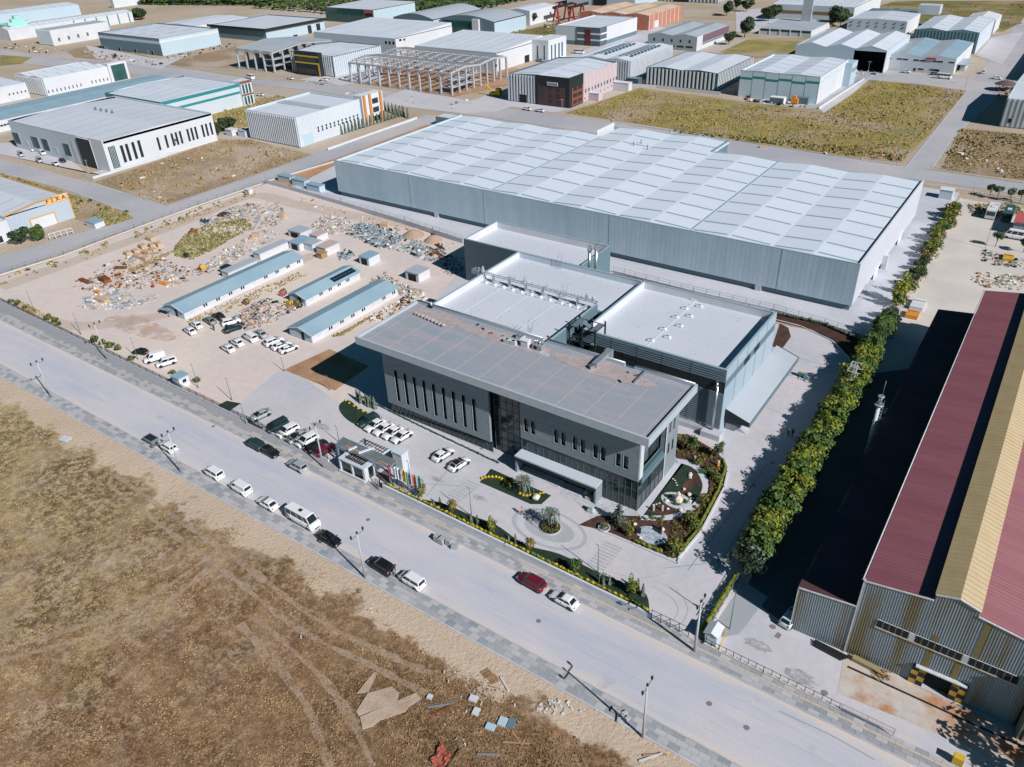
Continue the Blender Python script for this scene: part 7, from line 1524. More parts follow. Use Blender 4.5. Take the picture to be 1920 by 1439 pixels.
def car_mesh(shape,glass_sides=True):
 L,W,Hh,belt,bon,ws,rf,rr,tb,boot=SHAPES[shape];P={}
 b=MB();st=[(-.5,.42,.62,.80),(-.485,.24,.86,.90),(tb,.2,boot,.97),(rr*.6,.2,belt,1.0),(0.1,.2,belt,1.0),(ws,.2,belt,.99),(ws+.06,.2,belt-.04,.98),(.42,.22,bon-.04,.93),(.48,.24,bon-.16,.86),(.5,.3,bon-.3,.76)]
 n=0;rows=[]
 for fx,zb,zt_,wf_ in st:
  hw=W/2*wf_;x=fx*L;zt_=max(zt_,zb+.1)
  r=[(x,-hw*.92,zb),(x,-hw,zb+(zt_-zb)*.35),(x,-hw*.985,zt_-.08),(x,-hw*.88,zt_),(x,0,zt_+.02),(x,hw*.88,zt_),(x,hw*.985,zt_-.08),(x,hw,zb+(zt_-zb)*.35),(x,hw*.92,zb)]
  rows.append(r)
 i0=len(b.v);m=9;k=b._m(None)
 for r in rows:b.v += r
 for a in range(len(rows)-1):
  for j in range(m):b.f.append((i0+a*m+j,i0+a*m+(j+1) % m,i0+(a+1)*m+(j+1) % m,i0+(a+1)*m+j)[::1]);b.mi.append(k);b.sm.append(j < 8)
 b.f.append(tuple(range(i0,i0+m))[::-1]);b.f.append(tuple(i0+(len(rows)-1)*m+j for j in range(m)));b.mi += [k,k];b.sm += [False,False]
 P['body']=b
 hb,ht=W/2*.86,W/2*.70;e=.02
 if shape in ('van','minibus','mpv','suv'):ht=W/2*.77
 A=[(ws*L,hb,belt),(rf*L,ht,Hh-.04),(rr*L,ht,Hh-.04),(tb*L,hb,belt)]
 def slab(q,th,mm):return MB().hexa(q,[(x,y,z+th) for x,y,z in q],mm)
 cab=MB();cab.hexa([(tb*L,-hb,belt-.05),(ws*L,-hb,belt-.05),(ws*L,hb,belt-.05),(tb*L,hb,belt-.05)],[(rr*L,-ht,Hh-.05),(rf*L,-ht,Hh-.05),(rf*L,ht,Hh-.05),(rr*L,ht,Hh-.05)],None);P['cabin']=cab
 xr0,xr1=rr*L-.03,rf*L+.03;P['roof']=MB().hexa([(xr0,-ht-.02,Hh-.06),(xr1,-ht-.02,Hh-.06),(xr1,ht+.02,Hh-.06),(xr0,ht+.02,Hh-.06)],[(xr0+.15,-ht*.85,Hh),(xr1-.2,-ht*.85,Hh),(xr1-.2,ht*.85,Hh),(xr0+.15,ht*.85,Hh)],None)
 def pane(c,d,off,u0,u1,v0=.1,v1=.9):
  """c,d: edges (bottom pair, top pair)"""
  def pt(u,v):
   a=Vector(c[0]).lerp(Vector(c[1]),u);t=Vector(d[0]).lerp(Vector(d[1]),u);return a.lerp(t,v)
  q=[pt(u0,v0),pt(u1,v0),pt(u1,v1),pt(u0,v1)];o=Vector(off);return MB().face([p+o for p in q],carglass)
 fwB,fwT=[(ws*L,-hb,belt),(ws*L,hb,belt)],[(rf*L,-ht,Hh-.05),(rf*L,ht,Hh-.05)]
 P['windscreen']=pane(fwB,fwT,(.015,0,.012),.05,.95,.06,.93)
 P['rear_window']=pane([(tb*L,hb,belt),(tb*L,-hb,belt)],[(rr*L,ht,Hh-.05),(rr*L,-ht,Hh-.05)],(-.015,0,.01),.08,.92,.12,.88)
 sw=[]
 for s in (-1,1):
  cB=[(tb*L,s*hb,belt),(ws*L,s*hb,belt)];cT=[(rr*L,s*ht,Hh-.05),(rf*L,s*ht,Hh-.05)]
  if s > 0:cB,cT=cB[::-1],cT[::-1]
  ranges=[(.06,.5),(.54,.95)] if shape not in ('minibus',) else [(.03,.24),(.27,.5),(.53,.76),(.8,.97)]
  if shape == 'van':ranges=[(.72,.95)]
  if s > 0:ranges=[(1-b_,1-a_) for a_,b_ in ranges]
  for a_,b_ in ranges:sw.append(pane(cB,cT,(0,s*.012,.004),a_,b_,.1,.86))
 P['side_window']=sw
 w=MB();w.cyl((0,-.1,0),(0,.1,0),.33,.33,14,rubber);w.cyl((0,-.105,0),(0,.105,0),.2,.2,10,steel_m);P['wheel']=w
 P['headlight']=MB().box(L*.47,-.17,bon-.3,L*.497,.17,bon-.17,lamp_m);P['tail_light']=MB().box(-L*.495,-.12,.72,-L*.475,.12,.92,tail_m)
 P['plate']=MB().box(-L*.503,-.25,.55,-L*.497,.25,.66,white_p)
 P['grille']=MB().box(L*.485,-W*.24,.34,L*.503,W*.24,.56,black_m);P['sill']=MB().box(-L*.44,-W/2*.99,.17,L*.42,W/2*.99,.3,black_m)
 wa_=MB()
 for sx in (.31,-.3):
  for sy in (-1,1):wa_.cyl((sx*L,sy*W/2*.93,.36),(sx*L,sy*W/2*1.006,.36),.4,.4,12,black_m,False)
 P['wheel_arches']=wa_
 dl=MB()
 for sy in (-1,1):
  for fx in ((.0,.27,-.24) if shape != 'minibus' else (.1,.36,-.2)):dl.box(fx*L-.012,sy*W/2*.96,.34,fx*L+.012,sy*W/2*1.002,belt-.02,black_m)
 P['door_gaps']=dl
 P['bonnet_gap']=MB().box(ws*L+.12,-W*.38,belt-.02,ws*L+.15,W*.38,belt+.012,black_m)
 P['mirror']=MB().box(ws*L-.25,-.09,belt,ws*L-.1,.09,belt+.14,black_m)
 return P,(L,W)
CARS={}
def car(shape,color,px,py,ang,label,group=None,world=None,roofc=None,z=0.0,s=0.93):
 key=(shape,color,roofc)
 x,y=world if world else G(px,py)
 if shape not in CARS:CARS[shape]=(car_mesh(shape),{})
 (P,(L,W)),cache=CARS[shape]
 if color not in cache:
  pm=PM[color];d={}
  for k,b in P.items():
   if k == 'side_window':d[k]=[q.mesh(k) for q in b];continue
   mats=b.mats[:];b.mats=[pm if m is None else m for m in mats];d[k]=b.mesh(k if k != 'roof' else 'roof');b.mats=mats
  cache[color]=d
 d=cache[color];t=thing({'van':'panel_van','minibus':'minibus'}.get(shape,'parked_car'),label,{'van':'van','minibus':'minibus'}.get(shape,'car'),(x,y,z),math.radians(ang),group);t.scale=(s,s,s)
 for k in ('body','cabin','windscreen','rear_window','plate','grille','sill','wheel_arches','door_gaps','bonnet_gap'):inst(d[k],k,t,(0,0,0))
 o=inst(d['roof'],'roof',t,(0,0,0))
 if roofc:me=d['roof'].copy();me.materials[0]=PM[roofc];o.data=me
 for m_ in d['side_window']:inst(m_,'side_window',t,(0,0,0))
 wz=.33
 for sx in (.31,-.3):
  for sy in (-1,1):inst(d['wheel'],'wheel',t,(sx*L,sy*(W/2-.1),wz))
 for sy in (-1,1):inst(d['headlight'],'headlight',t,(0,sy*(W/2-.32),0));inst(d['tail_light'],'tail_light',t,(0,sy*(W/2-.25),0));inst(d['mirror'],'mirror',t,(0,sy*(W/2+.02),0))
 return t
car('wagon','white',316,842,178,'white estate car parked nose to nose with the grey waste skip on the near kerb')
car('mpv','white',402,892,178,'white people carrier, first car right of the utility pole on the near kerb')
car('van','white',452,920,178,'white panel van between the people carrier and the white sedan on the near kerb')
car('sedan','white',503,949,178,'white sedan parked behind the large white minibus on the near kerb')
mbv=car('minibus','white',570,980,-1,'large white high-roofed minibus on the near kerb');x_=0
inst(MB().box(-.35,-.3,2.551,.35,.3,2.6,black_m).mesh('roof_hatch'),'roof_hatch',mbv,(-.2,0,0))
car('sedan','black',618,1015,-1,'black sedan in front of the large white minibus')
car('suv','darkgreen',480,838,178,'very dark green estate car on the far kerb, nose to the left')
car('sedan','black',507,851,-3,'black sedan nose to tail with the dark green estate on the far kerb')
car('wagon','silver',558,878,178,'pale grey estate on the far kerb near the far utility pole')
bk=car('suv','black',716,1067,177,'black off-road car with its tailgate raised, someone standing at the back')
inst(MB().hexa([(-2.15,-.7,1.6),(-2.15,.7,1.6),(-2.8,.65,1.95),(-2.8,-.65,1.95)],[(-2.1,-.7,1.66),(-2.1,.7,1.66),(-2.75,.65,2.01),(-2.75,-.65,2.01)],PM['black']).mesh('tailgate'),'tailgate',bk,(0,0,0))
car('mpv','white',773,1094,177,'small white people carrier behind the black off-road car')
car('suv','red',997,1097,177,'dark red compact off-roader, the only red car on the road')
car('sedan','white',1058,1130,177,'white sedan parked behind the dark red off-roader')
car('sedan','silver',489,783,-100,'silver sedan standing alone at the left end of the fence parking row')
car('mpv','darkblue',521,804,-98,'dark blue-green people carrier in the fence parking row');car('suv','white',541,813,-98,'white off-roader next to the dark blue people carrier by the fence')
car('sedan','silver',560,823,-98,'silver sedan between two white cars in the fence parking row');car('suv','white',577,831,-98,'white hatchback right beside the black sedan by the fence')
car('sedan','black',594,841,82,'black sedan between the white hatchback and the red car, by the fence');car('hatch','red',610,848,82,'red hatchback half under the striped shadow of the gate pergola')
for i,(px,py,c,lab) in enumerate(((692,794,'darkgreen','dark green car, leftmost of five beside the low hedge'),(704,802,'white','white sedan next to the dark green car beside the low hedge'),(720,809,'white','white sedan, middle of the five cars beside the low hedge'),(737,816,'white','white sedan, second from the right beside the low hedge'),(754,823,'white','white sedan, rightmost of five beside the low hedge'))):car('sedan' if i else 'suv',c,px,py,-98,lab)
car('sedan','white',831,857,82,'white sedan alone in the middle of the office car park');car('sedan','white',861,875,82,'white coupe with black roof, nearest the entrance lawn',roofc='black')
car('sedan','white',357,624,170,'white sedan at the left end of the yard cars, nearest the road');car('sedan','white',369,613,170,'white hatchback just behind the leftmost white sedan in the yard');car('sedan','grey',394,605,170,'mid grey sedan left of the black one in the yard');car('hatch','black',411,597,170,'black hatchback closest to the end of the long barrack')
car('suv','white',434,608,66,'white off-roader standing at an angle beside the dark sedan in the yard');car('sedan','darkblue',437,620,75,'dark blue-green sedan below the white off-roader in the yard')
car('sedan','white',428,657,172,'white sedan, lowest in the slanting row of four in the yard');car('sedan','white',445,646,172,'white sedan, second from below in the slanting row of four');car('van','white',470,637,172,'white delivery van in the slanting row of four',s=.9);car('sedan','silver',489,630,172,'grey sedan at the top of the slanting row of four')
car('suv','white',514,645,78,'white off-roader, left of the three white cars by the low wall');car('sedan','white',528,652,78,'white sedan, middle of the three white cars by the low wall');car('sedan','white',542,658,78,'white sedan, right of the three white cars by the low wall')
car('van','white',291,676,248,'white delivery van left of the white people carrier near the black fence');car('mpv','white',313,684,248,'white people carrier right of the delivery van near the black fence');car('hatch','black',264,663,200,'small black car beside the slim lamp post in the yard',s=.8)
for px,py,sh,c,a,lab in ((62,283,'mpv','white',-15,'white van in the yard of the large white factory, rear one'),(81,290,'van','white',-15,'white van in the yard of the large white factory, right of the rear one'),(75,304,'van','silver',-15,'pale box van in the yard of the white factory'),(40,293,'van','silver',-15,'pale box lorry by the fence of the white factory'),(118,304,'sedan','black',-10,'dark car under the small canopy of the white factory'),(105,310,'sedan','white',-10,'white car by the small canopy of the white factory'),
                              (470,148,'minibus','white',170,'white minibus on the back road'),(545,149,'sedan','white',0,'white car before the black and yellow building'),(608,152,'sedan','white',10,'white car right of the black and yellow building'),(489,180,'sedan','white',10,'white car in the lot of the teal-banded factory'),(1012,116,'suv','grey',0,'grey car in front of the slit-windowed annex'),
                              (1086,101,'minibus','white',5,'white minibus before the red-edged building'),(989,207,'sedan','white',0,'white car in front of the black-cornered factory'),(1013,210,'sedan','white',0,'second white car in front of the black-cornered factory'),(1698,137,'sedan','white',-3,'white car before the two-bay hall'),(1752,141,'hatch','grey',-3,'dark car before the two-bay hall'),(1770,148,'minibus','white',-3,'white minibus parked before the two-bay hall'),
                              (1844,138,'mpv','white',90,'white car on the avenue'),(1868,149,'sedan','white',0,'white car at the far side of the avenue'),(1903,448,'minibus','white',178,'white minibus beside the red-roofed shed at the right border'),(1658,782,'sedan','paleteal',80,'pale car deep in the shade beside the white mast'),(1482,1163,'hatch','paleteal',80,'pale car in the shade at the foot of the lean-to')):
 car(sh,c,px,py,a,lab)
for px,py,c,lab in ((1858,405,white_p,'white coach parked in the shade, left of the dark teal one'),(1888,410,mat('dark_teal_paint',(0.02,0.09,0.09)),'dark teal coach parked in the shade beside the white one')):
 x,y=G(px,py);t=thing('coach',lab,'coach',(x,y,0));MB().box(x-1.2,y-3.6,.35,x+1.2,y+4.0,2.6,c).build('body',t);MB().box(x-1.21,y-3.3,1.4,x+1.21,y+3.6,2.1,carglass).build('window_band',t);MB().box(x-1.0,y-3.63,1.2,x+1.0,y-3.601,2.3,carglass).build('windscreen',t);MB().box(x-.5,y-1,2.61,x+.5,y+.6,2.8,white_pl).build('roof_unit',t)
 for sx in (-1.1,1.1):
  for sy in (-2.4,2.4):MB().cyl((x+sx-.1,y+sy,.45),(x+sx+.1,y+sy,.45),.45,.45,12,rubber).build('wheel',t)
x,y=G(286,832);t=thing('waste_skip','small open grey waste skip on wheels at the near kerb','skip',(x,y,0));b=MB();b.hexa([(x-1.0,y-.6,.35),(x+1.0,y-.6,.35),(x+1.0,y+.6,.35),(x-1.0,y+.6,.35)],[(x-1.3,y-.8,1.3),(x+1.3,y-.8,1.3),(x+1.3,y+.8,1.3),(x-1.3,y+.8,1.3)],mat('skip_grey',(0.2,0.24,0.25)));b.build('bin',t);MB().box(x-1.15,y-.65,1.301,x+1.15,y+.65,1.32,black_m).build('opening',t)
for s in (-.7,.7):MB().cyl((x+s,y-.6,.2),(x+s,y+.6,.2),.2,.2,10,rubber).build('wheel',t)
for i,(px,py,lab) in enumerate(((821,1014,'leftmost'),(828,1018,'second'),(843,1021,'third'),(853,1028,'rightmost'))):
 x,y=G(px,py);t=thing('paver_pallet',lab+' of the four grey paver stacks left on the far side of the road','paver stack',(x,y,0),0,'paver stacks on the road')
 m=mat('stacked_paver',(0.36,0.39,0.41),(0.3,0.33,0.35),scale=3,amp=.15)
 if i != 3:MB().box(x-.5,y-.45,0,x+.5,y+.45,.14,wood_m).build('pallet',t)
 for k in range(5 if i != 3 else 3):MB().rbox(x,y,.15+k*.17,.31+k*.17,.95,.85,U(-.05,.05)+(.4 if i == 3 else 0),m).build('paver_layer',t)
# ================================================================== POLES AND LAMPS
def rel(b,base):return b
def pole(px,py,hh,label,heads=True,ang=90,group=None,r=.15,arm=2.2,off=True):
 x,y=G(px,py);t=thing('utility_pole',label,'utility pole',(x,y,0.0),0,group)
 MB().cyl((x,y,0),(x,y,hh),r,r*.55,10,pole_m).build('shaft',t)
 MB().beam((x-.04,y-arm/2,hh-.25),(x-.04,y+arm/2,hh-.25),.1,.1,steel_m).build('crossarm',t)
 if heads:
  for s in (-arm/2,0,arm/2):b=MB();b.lathe([(.05,hh-.2 if s else hh),(.14,hh+.05 if s else hh+.1),(.16,hh+.3),(.08,hh+.45),(.001,hh+.47)],8,black_m,(x,y+s));b.build('insulator',t)
 return t
pole(97,747,8.0,'utility pole with three black insulators, leftmost on the near kerb');pole(340,887,8.2,'utility pole with three black insulators between the skip and the people carrier')
pole(685,1085,8.3,'utility pole on the near kerb next to the black off-road car');pole(1205,1383,8.9,'utility pole with three insulators, nearest to the viewer on the near kerb')
pole(201,675,8.3,'utility pole on the far pavement at the left, before the construction yard');pole(607,878,8.6,'utility pole on the far pavement left of the gatehouse')
t=pole(1302,1222,8.7,'thick utility pole at the factory gate with two crossarms and five insulators',r=.2)
x,y=G(1302,1222);MB().beam((x,y-1.1,7.6),(x,y+1.1,7.6),.1,.1,black_m).build('crossarm',t);MB().beam((x-1,y,7.9),(x+1,y,7.9),.1,.1,black_m).build('crossarm',t)
def slim(px,py,tx,ty,label,group=None,head='arm',m=None,cat='lamp post',name='lamp_post',hmax=30):
 x,y=G(px,py);hh=min(hmax,hgt((px,py),(tx,ty)));t=thing(name,label,cat,(x,y,0),0,group);MB().cyl((x,y,0),(x,y,hh),.07,.045,7,m or seam_m).build('shaft',t)
 if head == 'arm':MB().beam((x,y,hh),(x-.5,y+.1,hh+.06),.08,.07,m or seam_m).build('lamp_head',t)
 if head == 'twin':MB().beam((x-.5,y,hh),(x+.5,y,hh),.1,.08,m or seam_m).build('lamp_head',t)
 if head == 'cross':MB().beam((x-.9,y,hh-.3),(x+.9,y,hh-.3),.12,.12,m or pole_m).build('crossarm',t)
 return t
for q,lab in (((66,587,53,549),'leftmost slim dark post inside the construction yard fence'),((152,628,138,590),'slim dark post in the yard, second from the left'),((259,675,246,635),'slim dark post beside the small black car in the yard'),((372,728,358,685),'slim dark post on a white foot beside the guard hut'),((435,751,423,711),'slim dark post at the small dark lawn by the fence'),((461,795,452,758),'slim dark post behind the fence left of the parked silver sedan'),
               ((533,697,527,672),'short slim post at the left corner of the brown bed'),((618,732,613,706),'short slim post at the lower edge of the brown bed'),((170+530,0,0,0),'')):
 if lab:slim(*q,lab)
for q,lab in (((636,830,629,801),'slim lamp post behind the gate pergola'),((630,872,626,846),'short slim post at the left of the gatehouse'),((770,905,762,866),'slim lamp post right of the flags'),((884,968,880,917),'dark lamp post in the front lawn between two conifers, left of the roundabout'),((1121,1073,1123,1024),'dark lamp post in the front lawn below the second zebra crossing'),((1368,1180,1372,1110),'slim post beside the yellow-green hedge at the gate')):
 slim(*q,lab)
for q,lab in (((303,381,294,331),'white pole with crossarm at the tip of the triangular field'),((173,341,163,300),'white pole before the large white factory'),((510,315,503,276),'white pole at the right end of the triangular field'),((208,116,204,88),'white pole before the slate hall, left'),((283,118,277,94),'white pole before the slate hall, right'),((365,131,358,103),'white pole beside the brown plot, upper left'),((714,177,712,142),'white pole before the open concrete frame, left'),((776,218,775,180),'white pole beside the back road, right of the orange columns'),
               ((883,196,881,160),'white pole right of the open concrete frame'),((1054,222,1053,186),'pale pole before the black-cornered factory'),((1225,247,1224,204),'pale pole at the left of the golden field'),((1441,275,1445,233),'short pale pole at the near edge of the golden field, left'),((1474,277,1478,250),'thin pale pole at the near edge of the golden field, second'),((1680,309,1692,248),'tall white pole with crossarm at the corner of the golden field'),((1734,249,1745,197),'tall white pole in the golden field, middle one by the avenue'),((1775,203,1786,154),'tall white pole in the golden field, farthest by the avenue'),
               ((1810,164,1815,118),'white pole at the street corner'),((1882,156,1893,121),'white pole across the avenue'),((1763,317,1765,304),'short pole with a box at the corner of the brown field'),((1847,466,1872,382),'tall pale pole in the coach yard'),((1823,366,1828,322),'dark pole at the back road behind the round trees'),((1741,145,1746,112),'thin white pole before the two-bay hall, left'),((1627,138,1628,115),'thin white pole before the three-bay hall'),((1890,70,1897,43),'white pole by the upper avenue'),((162,36,150,-5),'dark pole before the ribbed shed, upper left')):
 slim(*q,lab,head='cross',m=pole_m,cat='pole',name='pole')
for px,py,lab in ((1438,1032,''),):pass
for px,py,tx,ty,lab in ((1213,1082,1215,1062,''),):pass
fx=[(1105,850,1065,545,'red','leftmost flag, red, partly furled'),(1165,858,1140,612,'white','white flag with grey stripes beside the red one'),(1210,875,1205,640,'white','second white flag with dark stripes'),(1275,905,1258,675,'yellow','yellow flag among the row at the gate'),(1330,935,1312,695,'teal','teal flag with a white ring, left of the orange-red one'),(1393,960,1375,712,'orange','orange-red flag with a white bow mark'),(1450,975,1437,745,'tealb','rightmost flag, pale teal with a white ring')]
fcol={'red':(0.5,0.03,0.05),'white':(0.72,0.73,0.76),'yellow':(0.62,0.45,0.08),'teal':(0.12,0.38,0.42),'orange':(0.7,0.16,0.09),'tealb':(0.2,0.45,0.5)}
for bx0,by0,tx0,ty0,c,lab in fx:
 px,py=zs7(bx0,by0);tx,ty=zs7(tx0,ty0);x,y=G(px,py);hh=4.6
 t=thing('flag',lab,'flag',(x,y,0));MB().cyl((x,y,0),(x,y,hh),.05,.03,7,steel_m).build('pole',t)
 fmt=mat('flag_'+c,fcol[c]);w=.95 if c != 'red' else .4;hgt_=2.4;b=MB();n=8;top=hh-.1
 for i in range(n):
  u0,u1=i/n,(i+1)/n;f=lambda u:(x+.05+u*w,y-.05+.14*math.sin(u*7+bx0)-.1*u)
  a,e=f(u0),f(u1);b.face([(a[0],a[1],top-hgt_-.12*u0),(e[0],e[1],top-hgt_-.12*u1),(e[0],e[1],top-.1*u1),(a[0],a[1],top-.1*u0)],fmt)
 cl=b.build('cloth',t)
 mk=MB();cy_=y-.05+.14*math.sin(.5*7+bx0)-.19
 if c in ('teal','tealb','orange'):
  for k in range(14 if c != 'orange' else 9):
   a0=2*math.pi*k/14+(0 if c != 'orange' else -.5);a1=2*math.pi*(k+1)/14+(0 if c != 'orange' else -.5);r0,r1=.2,.29
   mk.face([(x+.5+math.cos(a0)*r0,cy_,top-.75+math.sin(a0)*r0*1.6),(x+.5+math.cos(a0)*r1,cy_,top-.75+math.sin(a0)*r1*1.6),(x+.5+math.cos(a1)*r1,cy_,top-.75+math.sin(a1)*r1*1.6),(x+.5+math.cos(a1)*r0,cy_,top-.75+math.sin(a1)*r0*1.6)],white_p)
  mk.box(x+.3,cy_-.01,top-1.9,x+.7,cy_,top-1.75,white_p)
 elif c == 'white':
  for k in range(5):mk.box(x+.2,cy_-.01,top-.5-k*.35,x+.8,cy_,top-.4-k*.35,seam_m)
 elif c == 'yellow':mk.box(x+.25,cy_-.01,top-1.6,x+.75,cy_,top-.8,mat('flag_dull',(0.4,0.3,0.06)))
 elif c == 'red':mk.box(x+.15,cy_-.01,top-1.2,x+.3,cy_,top-.8,white_p)
 mk.build('flag_mark',t)
# ================================================================== WALLS AND FENCES
def wall_fence(name,label,pts,wall_h,wall_m,fh=0.0,fm_=None,step=2.5,world=False,w=.25,rails=2,infill=False):
 P=[p if world else G(*p) for p in pts];t=thing(name,label,'fence' if fh else 'wall',(*P[0],0))
 wallb=MB();rail=MB();cnt=0
 for a,c in zip(P,P[1:]):
  L=math.dist(a,c);
  if wall_h:wallb.rbox((a[0]+c[0])/2,(a[1]+c[1])/2,0,wall_h,L+w*.5,w,math.atan2(c[1]-a[1],c[0]-a[0]),wall_m)
  if fh:
   n=max(1,round(L/step))
   for i in range(n+1):
    x,y=lerp(a,c,i/n);MB().box(x-.035,y-.035,wall_h,x+.035,y+.035,wall_h+fh,fm_).build('post',t,base=(x,y,wall_h)) if cnt < 90 else rail.box(x-.035,y-.035,wall_h,x+.035,y+.035,wall_h+fh,fm_);cnt += 1
   for k in range(rails):z=wall_h+fh*(k+1)/rails-.05;rail.beam((*a,z),(*c,z),.04,.05,fm_)
   if infill:
    m_=int(L/.16)
    for i in range(m_):x,y=lerp(a,c,(i+.5)/m_);rail.box(x-.012,y-.012,wall_h+.05,x+.012,y+.012,wall_h+fh-.05,fm_)
 if wall_h:wallb.build('wall',t)
 if fh:rail.build('rails',t,kind='stuff')
 return t
W_=lambda x,d=0:(x,far_edge(x)+d)
wall_fence('boundary_wall','low black barred fence on a white wall foot along the construction yard',[W_(x,.15) for x in (-205,-160,-120,-107.5)],.5,white_pl,.95,black_m,2.4,True,infill=True)
wall_fence('boundary_wall','black barred fence behind the fence parking row, left of the gatehouse',[W_(x,.15) for x in (-103,-92,-86.5)],.5,white_pl,.9,black_m,2.4,True,infill=True)
wall_fence('front_wall','long plain white front wall before the yellow hedge',[W_(x,.12) for x in (-73.8,-50,-26.8)],.85,mat('white_wall_stained',(0.6,0.62,0.66),(0.52,0.54,0.58),scale=.3,amp=.06),world=True,w=.3)
wall_fence('sliding_gate','black sliding steel gate left of the fence parking row',[W_(x,.1) for x in (-107.3,-103.2)],0,black_m,1.6,black_m,1.0,True,rails=3,infill=True)
gt_=wall_fence('sliding_gate','long black braced sliding gate at the right end of the front wall',[W_(x,.1) for x in (-26.7,-21.6)],0,black_m,1.7,black_m,1.3,True,rails=2)
b=MB()
for k in range(4):x=-26.7+k*1.275;b.beam((*W_(x,.1),.1),(*W_(x+1.275,.1),1.6),.05,.05,black_m)
b.build('brace',gt_)
wall_fence('mesh_fence','thin posted fence on a cream kerb before the old factory yard',[W_(x,.1) for x in (-19.5,-12,-3.2)],.3,pale_cr,.9,black_m,.95,True,rails=1)
gt2=wall_fence('sliding_gate','pale barred sliding gate of the old factory, lower right',[W_(x,.1) for x in (-3.0,2.6)],0,steel_m,1.3,steel_m,2.6,True,rails=2,infill=True)
x,y=G(1792,1430);t=thing('yellow_hut','yellow box at the end of the factory gate, lower right edge','box',(x,y,0));MB().box(x-.4,y-.4,0,x+.6,y+.4,1.2,yellow_p).build('body',t)
wall_fence('yard_wall','white wall with thin fence between construction yard and long warehouse',[(498,344),(545,357),(640,385),(760,421),(868,457)],1.3,concrete_w,1.0,steel_m,3.0)
wall_fence('yard_wall','low concrete wall with fence between plant halls and long warehouse',[(1150,511),(1300,549),(1450,583),(1620,632)],.5,concrete_w,1.1,steel_m,3.0)
wall_fence('road_wall','low pale walled fence along the side road and the construction yard',[(0,517),(120,480),(253,430),(373,386),(490,346)],.3,pale_cr,1.2,seam_m,3.2)
wall_fence('road_wall','white walled fence between side road and the orange earth strip',[(498,342),(640,300),(840,226)],.4,concrete_w,1.2,steel_m,4.0)
wall_fence('gate_side_fence','short fence beside the yellow-green hedge at the factory gate',[(-19.9,66),(-19.8,78)],.3,pale_cr,1.2,steel_m,1.6,True)
wall_fence('street_wall','low white wall beside the avenue field, upper right',[(1535,205),(1620,150)],.8,white_pl,1.0,steel_m,5)
wall_fence('far_wall','white wall in front of the slatted hall',[(1180,162),(1230,165),(1350,178)],1.2,white_pl)
wall_fence('far_wall','white wall below the triangular field beside the glazed factory',[(175,336),(300,298),(398,262)],.8,white_pl)
wall_fence('far_wall','low wall along the striped hall and its conifers',[(615,282),(700,252),(782,223)],.8,white_pl)
wall_fence('back_fence','white posted fence behind the round-headed trees',[(1830,366),(1920,384)],.3,white_pl,1.2,white_p,2.0)
wall_fence('kerb_wall','low white kerb wall of the fountain garden toward the drive',[zg(0,745),zg(520,960),zg(1200,1260),zg(1230,1180)],.2,concrete_w)
wall_fence('kerb_wall','curved white kerb wall outside the yellow-green hedge',[zg(1215,1190),zg(1560,780),zg(1900,130),zh(1790,700),zh(1790,640),zh(1740,520)],.35,white_pl)
wall_fence('bend_kerb','curved white kerb at the bend of the plant yard',[(1150,531),(1300,566),(1420,592),(1500,612),(1560,640),(1590,670),(1608,700)],.2,white_pl,w=.18)
# ================================================================== GATEHOUSE
def gq(px,py,z):return G(*zs7(px,py),z)
Zr=2.75
c0=gq(780,645,Zr);c1=gq(915,545,Zr);c2=gq(460,510,Zr)
gx0,gx1,gy0,gy1=c2[0],c0[0],c0[1],c1[1]
gh=thing('gatehouse','small grey and glass gatehouse with an openwork slab roof, beside the entrance','gatehouse',((gx0+gx1)/2,(gy0+gy1)/2,0))
MB().box(gx0+.3,gy0+.25,0.02,gx1-.25,gy1-.2,Zr-.28,glass_m).build('glass_room',gh)
b=MB();b.box(gx1-.45,gy0+.02,0,gx1-.01,gy0+.24,Zr-.28,stone_lt);b.box(gx1-.24,gy0+.25,0,gx1-.01,gy0+.9,Zr-.28,stone_lt);b.box(gx1-.24,gy1-.5,0,gx1-.01,gy1-.02,Zr-.28,stone_lt);b.box(gx0+.02,gy0+.02,0,gx0+.28,gy1-.02,Zr-.28,stone_lt);b.box((gx0+gx1)/2-.15,gy0+.02,0,(gx0+gx1)/2+.15,gy0+.24,Zr-.28,stone_lt);b.build('piers',gh)
b=MB();b.box(gx0,gy0-.3,0,gx1,gy0-.02,.45,white_pl);b.build('plinth',gh)
b=MB();b.box(gx0,gy0,Zr-.27,gx1,gy0+.6,Zr,grey_lt);b.box(gx0,gy1-.4,Zr-.27,gx1,gy1,Zr,grey_lt);b.box(gx0,gy0+.6,Zr-.27,gx0+.9,gy1-.4,Zr,grey_lt);b.box(gx1-.9,gy0+.6,Zr-.27,gx1,gy1-.4,Zr,grey_lt);b.build('roof',gh)
MB().box(gx0+.9,gy0+.6,Zr-.27,gx1-.9,gy1-.4,Zr-.2,mat('roof_pebbles',(0.42,0.4,0.4),(0.2,0.2,0.2),scale=3,amp=.3)).build('roof_well',gh)
for k in range(8):x=gx0+.9+(gx1-gx0-1.8)*(k+.5)/8;MB().box(x-.05,gy0+.5,Zr+.002,x+.05,gy1-.2,Zr+.12,black_m).build('roof_slat',gh)
for y in (gy0+.9,gy1-.8):MB().box(gx0+.8,y-.04,Zr+.13,gx1-.8,y+.04,Zr+.2,black_m).build('roof_slat',gh)
b=MB();y0=gy0+.95;
for k in range(3):MB().box(gx1-.2,gy0+1.0+k*.5,1.0,gx1-.15,gy0+1.4+k*.5,1.9,glass_m).build('window',gh)
Zp=3.6
pg=thing('gate_pergola','grey steel pergola of parallel beams spanning the gateway behind the gatehouse','pergola',(*gq(800,420,Zp),0))
